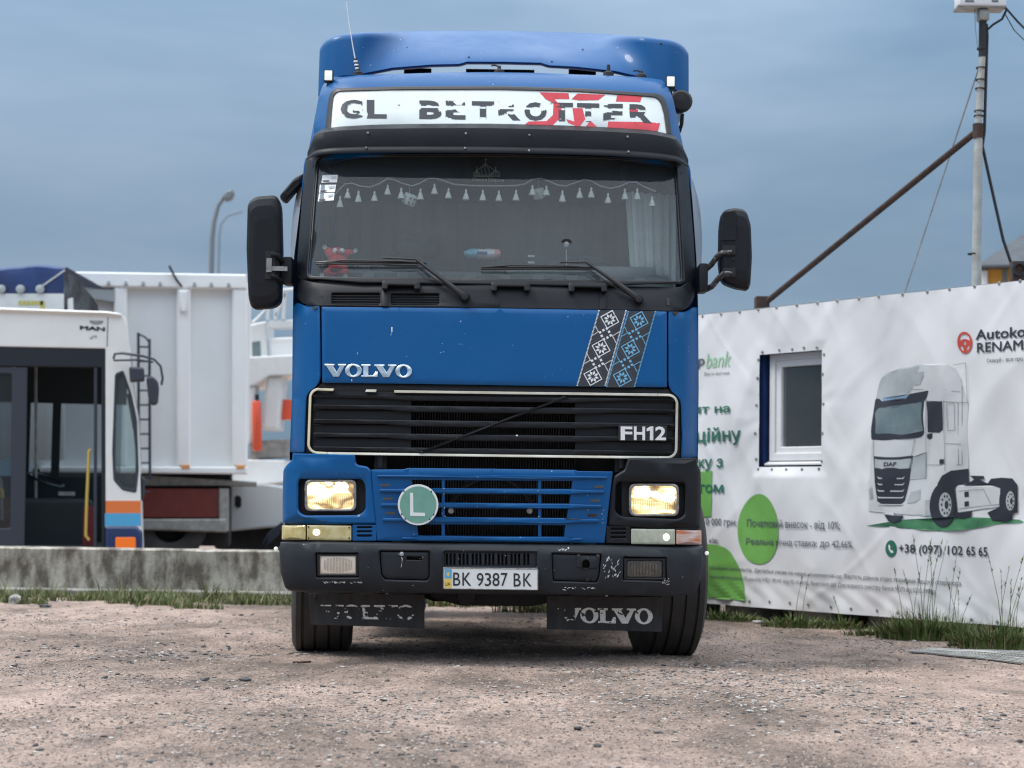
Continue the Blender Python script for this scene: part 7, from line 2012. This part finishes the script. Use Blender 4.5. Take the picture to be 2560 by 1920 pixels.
# larger single stones, at the spots the photograph shows
meshes = []
for k in range(7):
    vs, fs = stone_geo(rs2, 2, .65); me = bpy.data.meshes.new('stone'); me.from_pydata(vs, [], fs); me.update(); finish(me, 30)
    me.materials.append(MATS['rock_grey'] if k < 5 else MATS['rock_pale']); meshes.append(me)
C8 = lambda x, y: (x / 2.212, 1350 + y / 2.212)
C9 = lambda x, y: (1300 + x / 1.7556, 1400 + y / 1.7556)
spots = [(C8(82, 697), 27), (C8(400, 523), 10), (C8(425, 581), 13), (C8(1240, 485), 11), (C8(1125, 582), 14), (C8(1070, 613), 16), (C8(1120, 551), 8), (C8(578, 769), 16), (C8(648, 748), 13), (C8(715, 746), 13), (C8(1358, 771), 28), (C8(1130, 773), 22), (C8(1257, 822), 16), (C8(1487, 790), 11), (C8(1545, 591), 8), (C8(1335, 407), 12), (C8(1395, 404), 11), (C8(1032, 437), 8), (C8(897, 513), 8), (C8(160, 615), 12), (C8(195, 1130), 19), (C8(900, 1172), 12), (C8(1958, 1183), 10), (C8(1690, 967), 12), (C8(1912, 1063), 10), (C8(1160, 1225), 18), (C8(15, 440), 12), (C8(152, 912), 14), (C8(98, 652), 12), (C8(2120, 875), 18), (C8(2143, 775), 14), (C8(2175, 1020), 12), (C8(865, 908), 15), (C8(1245, 925), 12),
         (C9(338, 815), 24), (C9(255, 748), 26), (C9(605, 757), 24), (C9(810, 790), 13), (C9(1010, 663), 11), (C9(1940, 653), 15), (C9(1393, 742), 18), (C9(1325, 592), 14), (C9(1910, 663), 13), (C9(2120, 677), 18), (C9(2190, 785), 22), (C9(1515, 392), 8), (C9(1303, 466), 9), (C9(1157, 445), 9), (C9(910, 675), 10), (C9(1728, 710), 18), (C9(990, 548), 9), (C9(495, 698), 9), (C9(1175, 862), 12), (C9(2075, 718), 11), (C9(300, 730), 16)]
anchors = [(-3.5, 15.0, 'on the dirt by the grass strip'), (-1.25, 10.2, 'on the dirt ahead of the wheel with the worn flap'), (-.1, 9.2, 'on the dirt ahead of the licence plate'),
           (1.0, 10.2, 'on the dirt ahead of the wheel with the lettered flap'), (3.2, 11.6, 'on the dirt by the metal mesh'), (2.2, 13.2, 'on the dirt along the banner'), (-2.8, 10.5, 'on the open dirt between the bus wall and truck'), (-1.2, 7.4, 'in the foreground dirt on the worn-flap side'), (1.2, 7.4, 'in the foreground dirt on the lettered-flap side')]
for i, (p, wpx) in enumerate(spots):
    c = G(*p); s_ = wpx * c.y / FPX * .52
    k = rs2.randrange(5) if i % 9 else 5 + rs2.randrange(2)
    o = bpy.data.objects.new('stone', meshes[k]); COL.objects.link(o)
    o.location = (c.x, c.y, gz(c.x, c.y) + s_ * .30); o.scale = (s_, s_ * .85, s_ * .62); o.rotation_euler = (rs2.uniform(-.3, .3), rs2.uniform(-.3, .3), rs2.uniform(0, 6.28))
    an = min(anchors, key=lambda q: (q[0] - c.x) ** 2 + (q[1] - c.y) ** 2)
    sz = 'chunky' if wpx > 17 else ('small' if wpx > 10 else 'tiny')
    tn_ = 'dark angular' if k < 5 else 'pale'
    tag(o, '%s %s stone %s' % (sz, tn_, an[2]), 'stone', '%s %s stones %s' % (sz, tn_, an[2]))
def rock(name, label, px, py, wpx, hpx, mt, seed):
    rr_ = random.Random(seed); vs, fs = stone_geo(rr_, 3, .7); c = G(px, py); s_ = wpx * c.y / FPX * .5; h_ = hpx * c.y / FPX * .55
    me = bpy.data.meshes.new(name); me.from_pydata([(v[0] * s_, v[1] * s_ * .8, v[2] * h_ / .7) for v in vs], [], fs); finish(me, 30); me.materials.append(MATS[mt])
    o = bpy.data.objects.new(name, me); COL.objects.link(o); o.location = (c.x, c.y, gz(c.x, c.y) + h_ * .5)
    return tag(o, label, 'rock')
rock('rock', 'large grey rock at the grass edge by the concrete wall', 40, 1508, 50, 26, 'rock_pale', 2)
rock('rock', 'small grey rock right of the large one at the grass edge', 113, 1516, 26, 12, 'rock_grey', 3)
rock('rock', 'flat pale slab at the grass edge close to the truck', 662, 1506, 30, 8, 'rock_pale', 8)
c = G(402, 1492)
lump = MB().box((c.x - .09, c.y - .06, 0), (c.x + .09, c.y + .08, .15), Matrix.Rotation(.25, 3, 'Z')).build('concrete_lump', 'concrete_pale', None, 0, bevel=.03, seg=3); tag(lump, 'pale broken concrete lump standing in the grass by the wall', 'concrete lump')
c = G(1900, 1556); lt = MB().box((c.x - .05, c.y - .03, .004), (c.x + .06, c.y + .04, .012), Matrix.Rotation(.4, 3, 'Z')).build('paper_scrap', 'white_plastic', None, 0); tag(lt, 'white scrap of paper on the ground under the banner', 'litter')
c = G(700 + 55, 1659); tw = MB().tube([G(733, 1659) + Vector((0, 0, .008)), G(755, 1661) + Vector((0, 0, .012)), G(776, 1658) + Vector((0, 0, .008))], .006, 6).build('stick', 'rust', None, 60); tag(tw, 'thin dark stick lying in front of the truck wheel', 'stick')
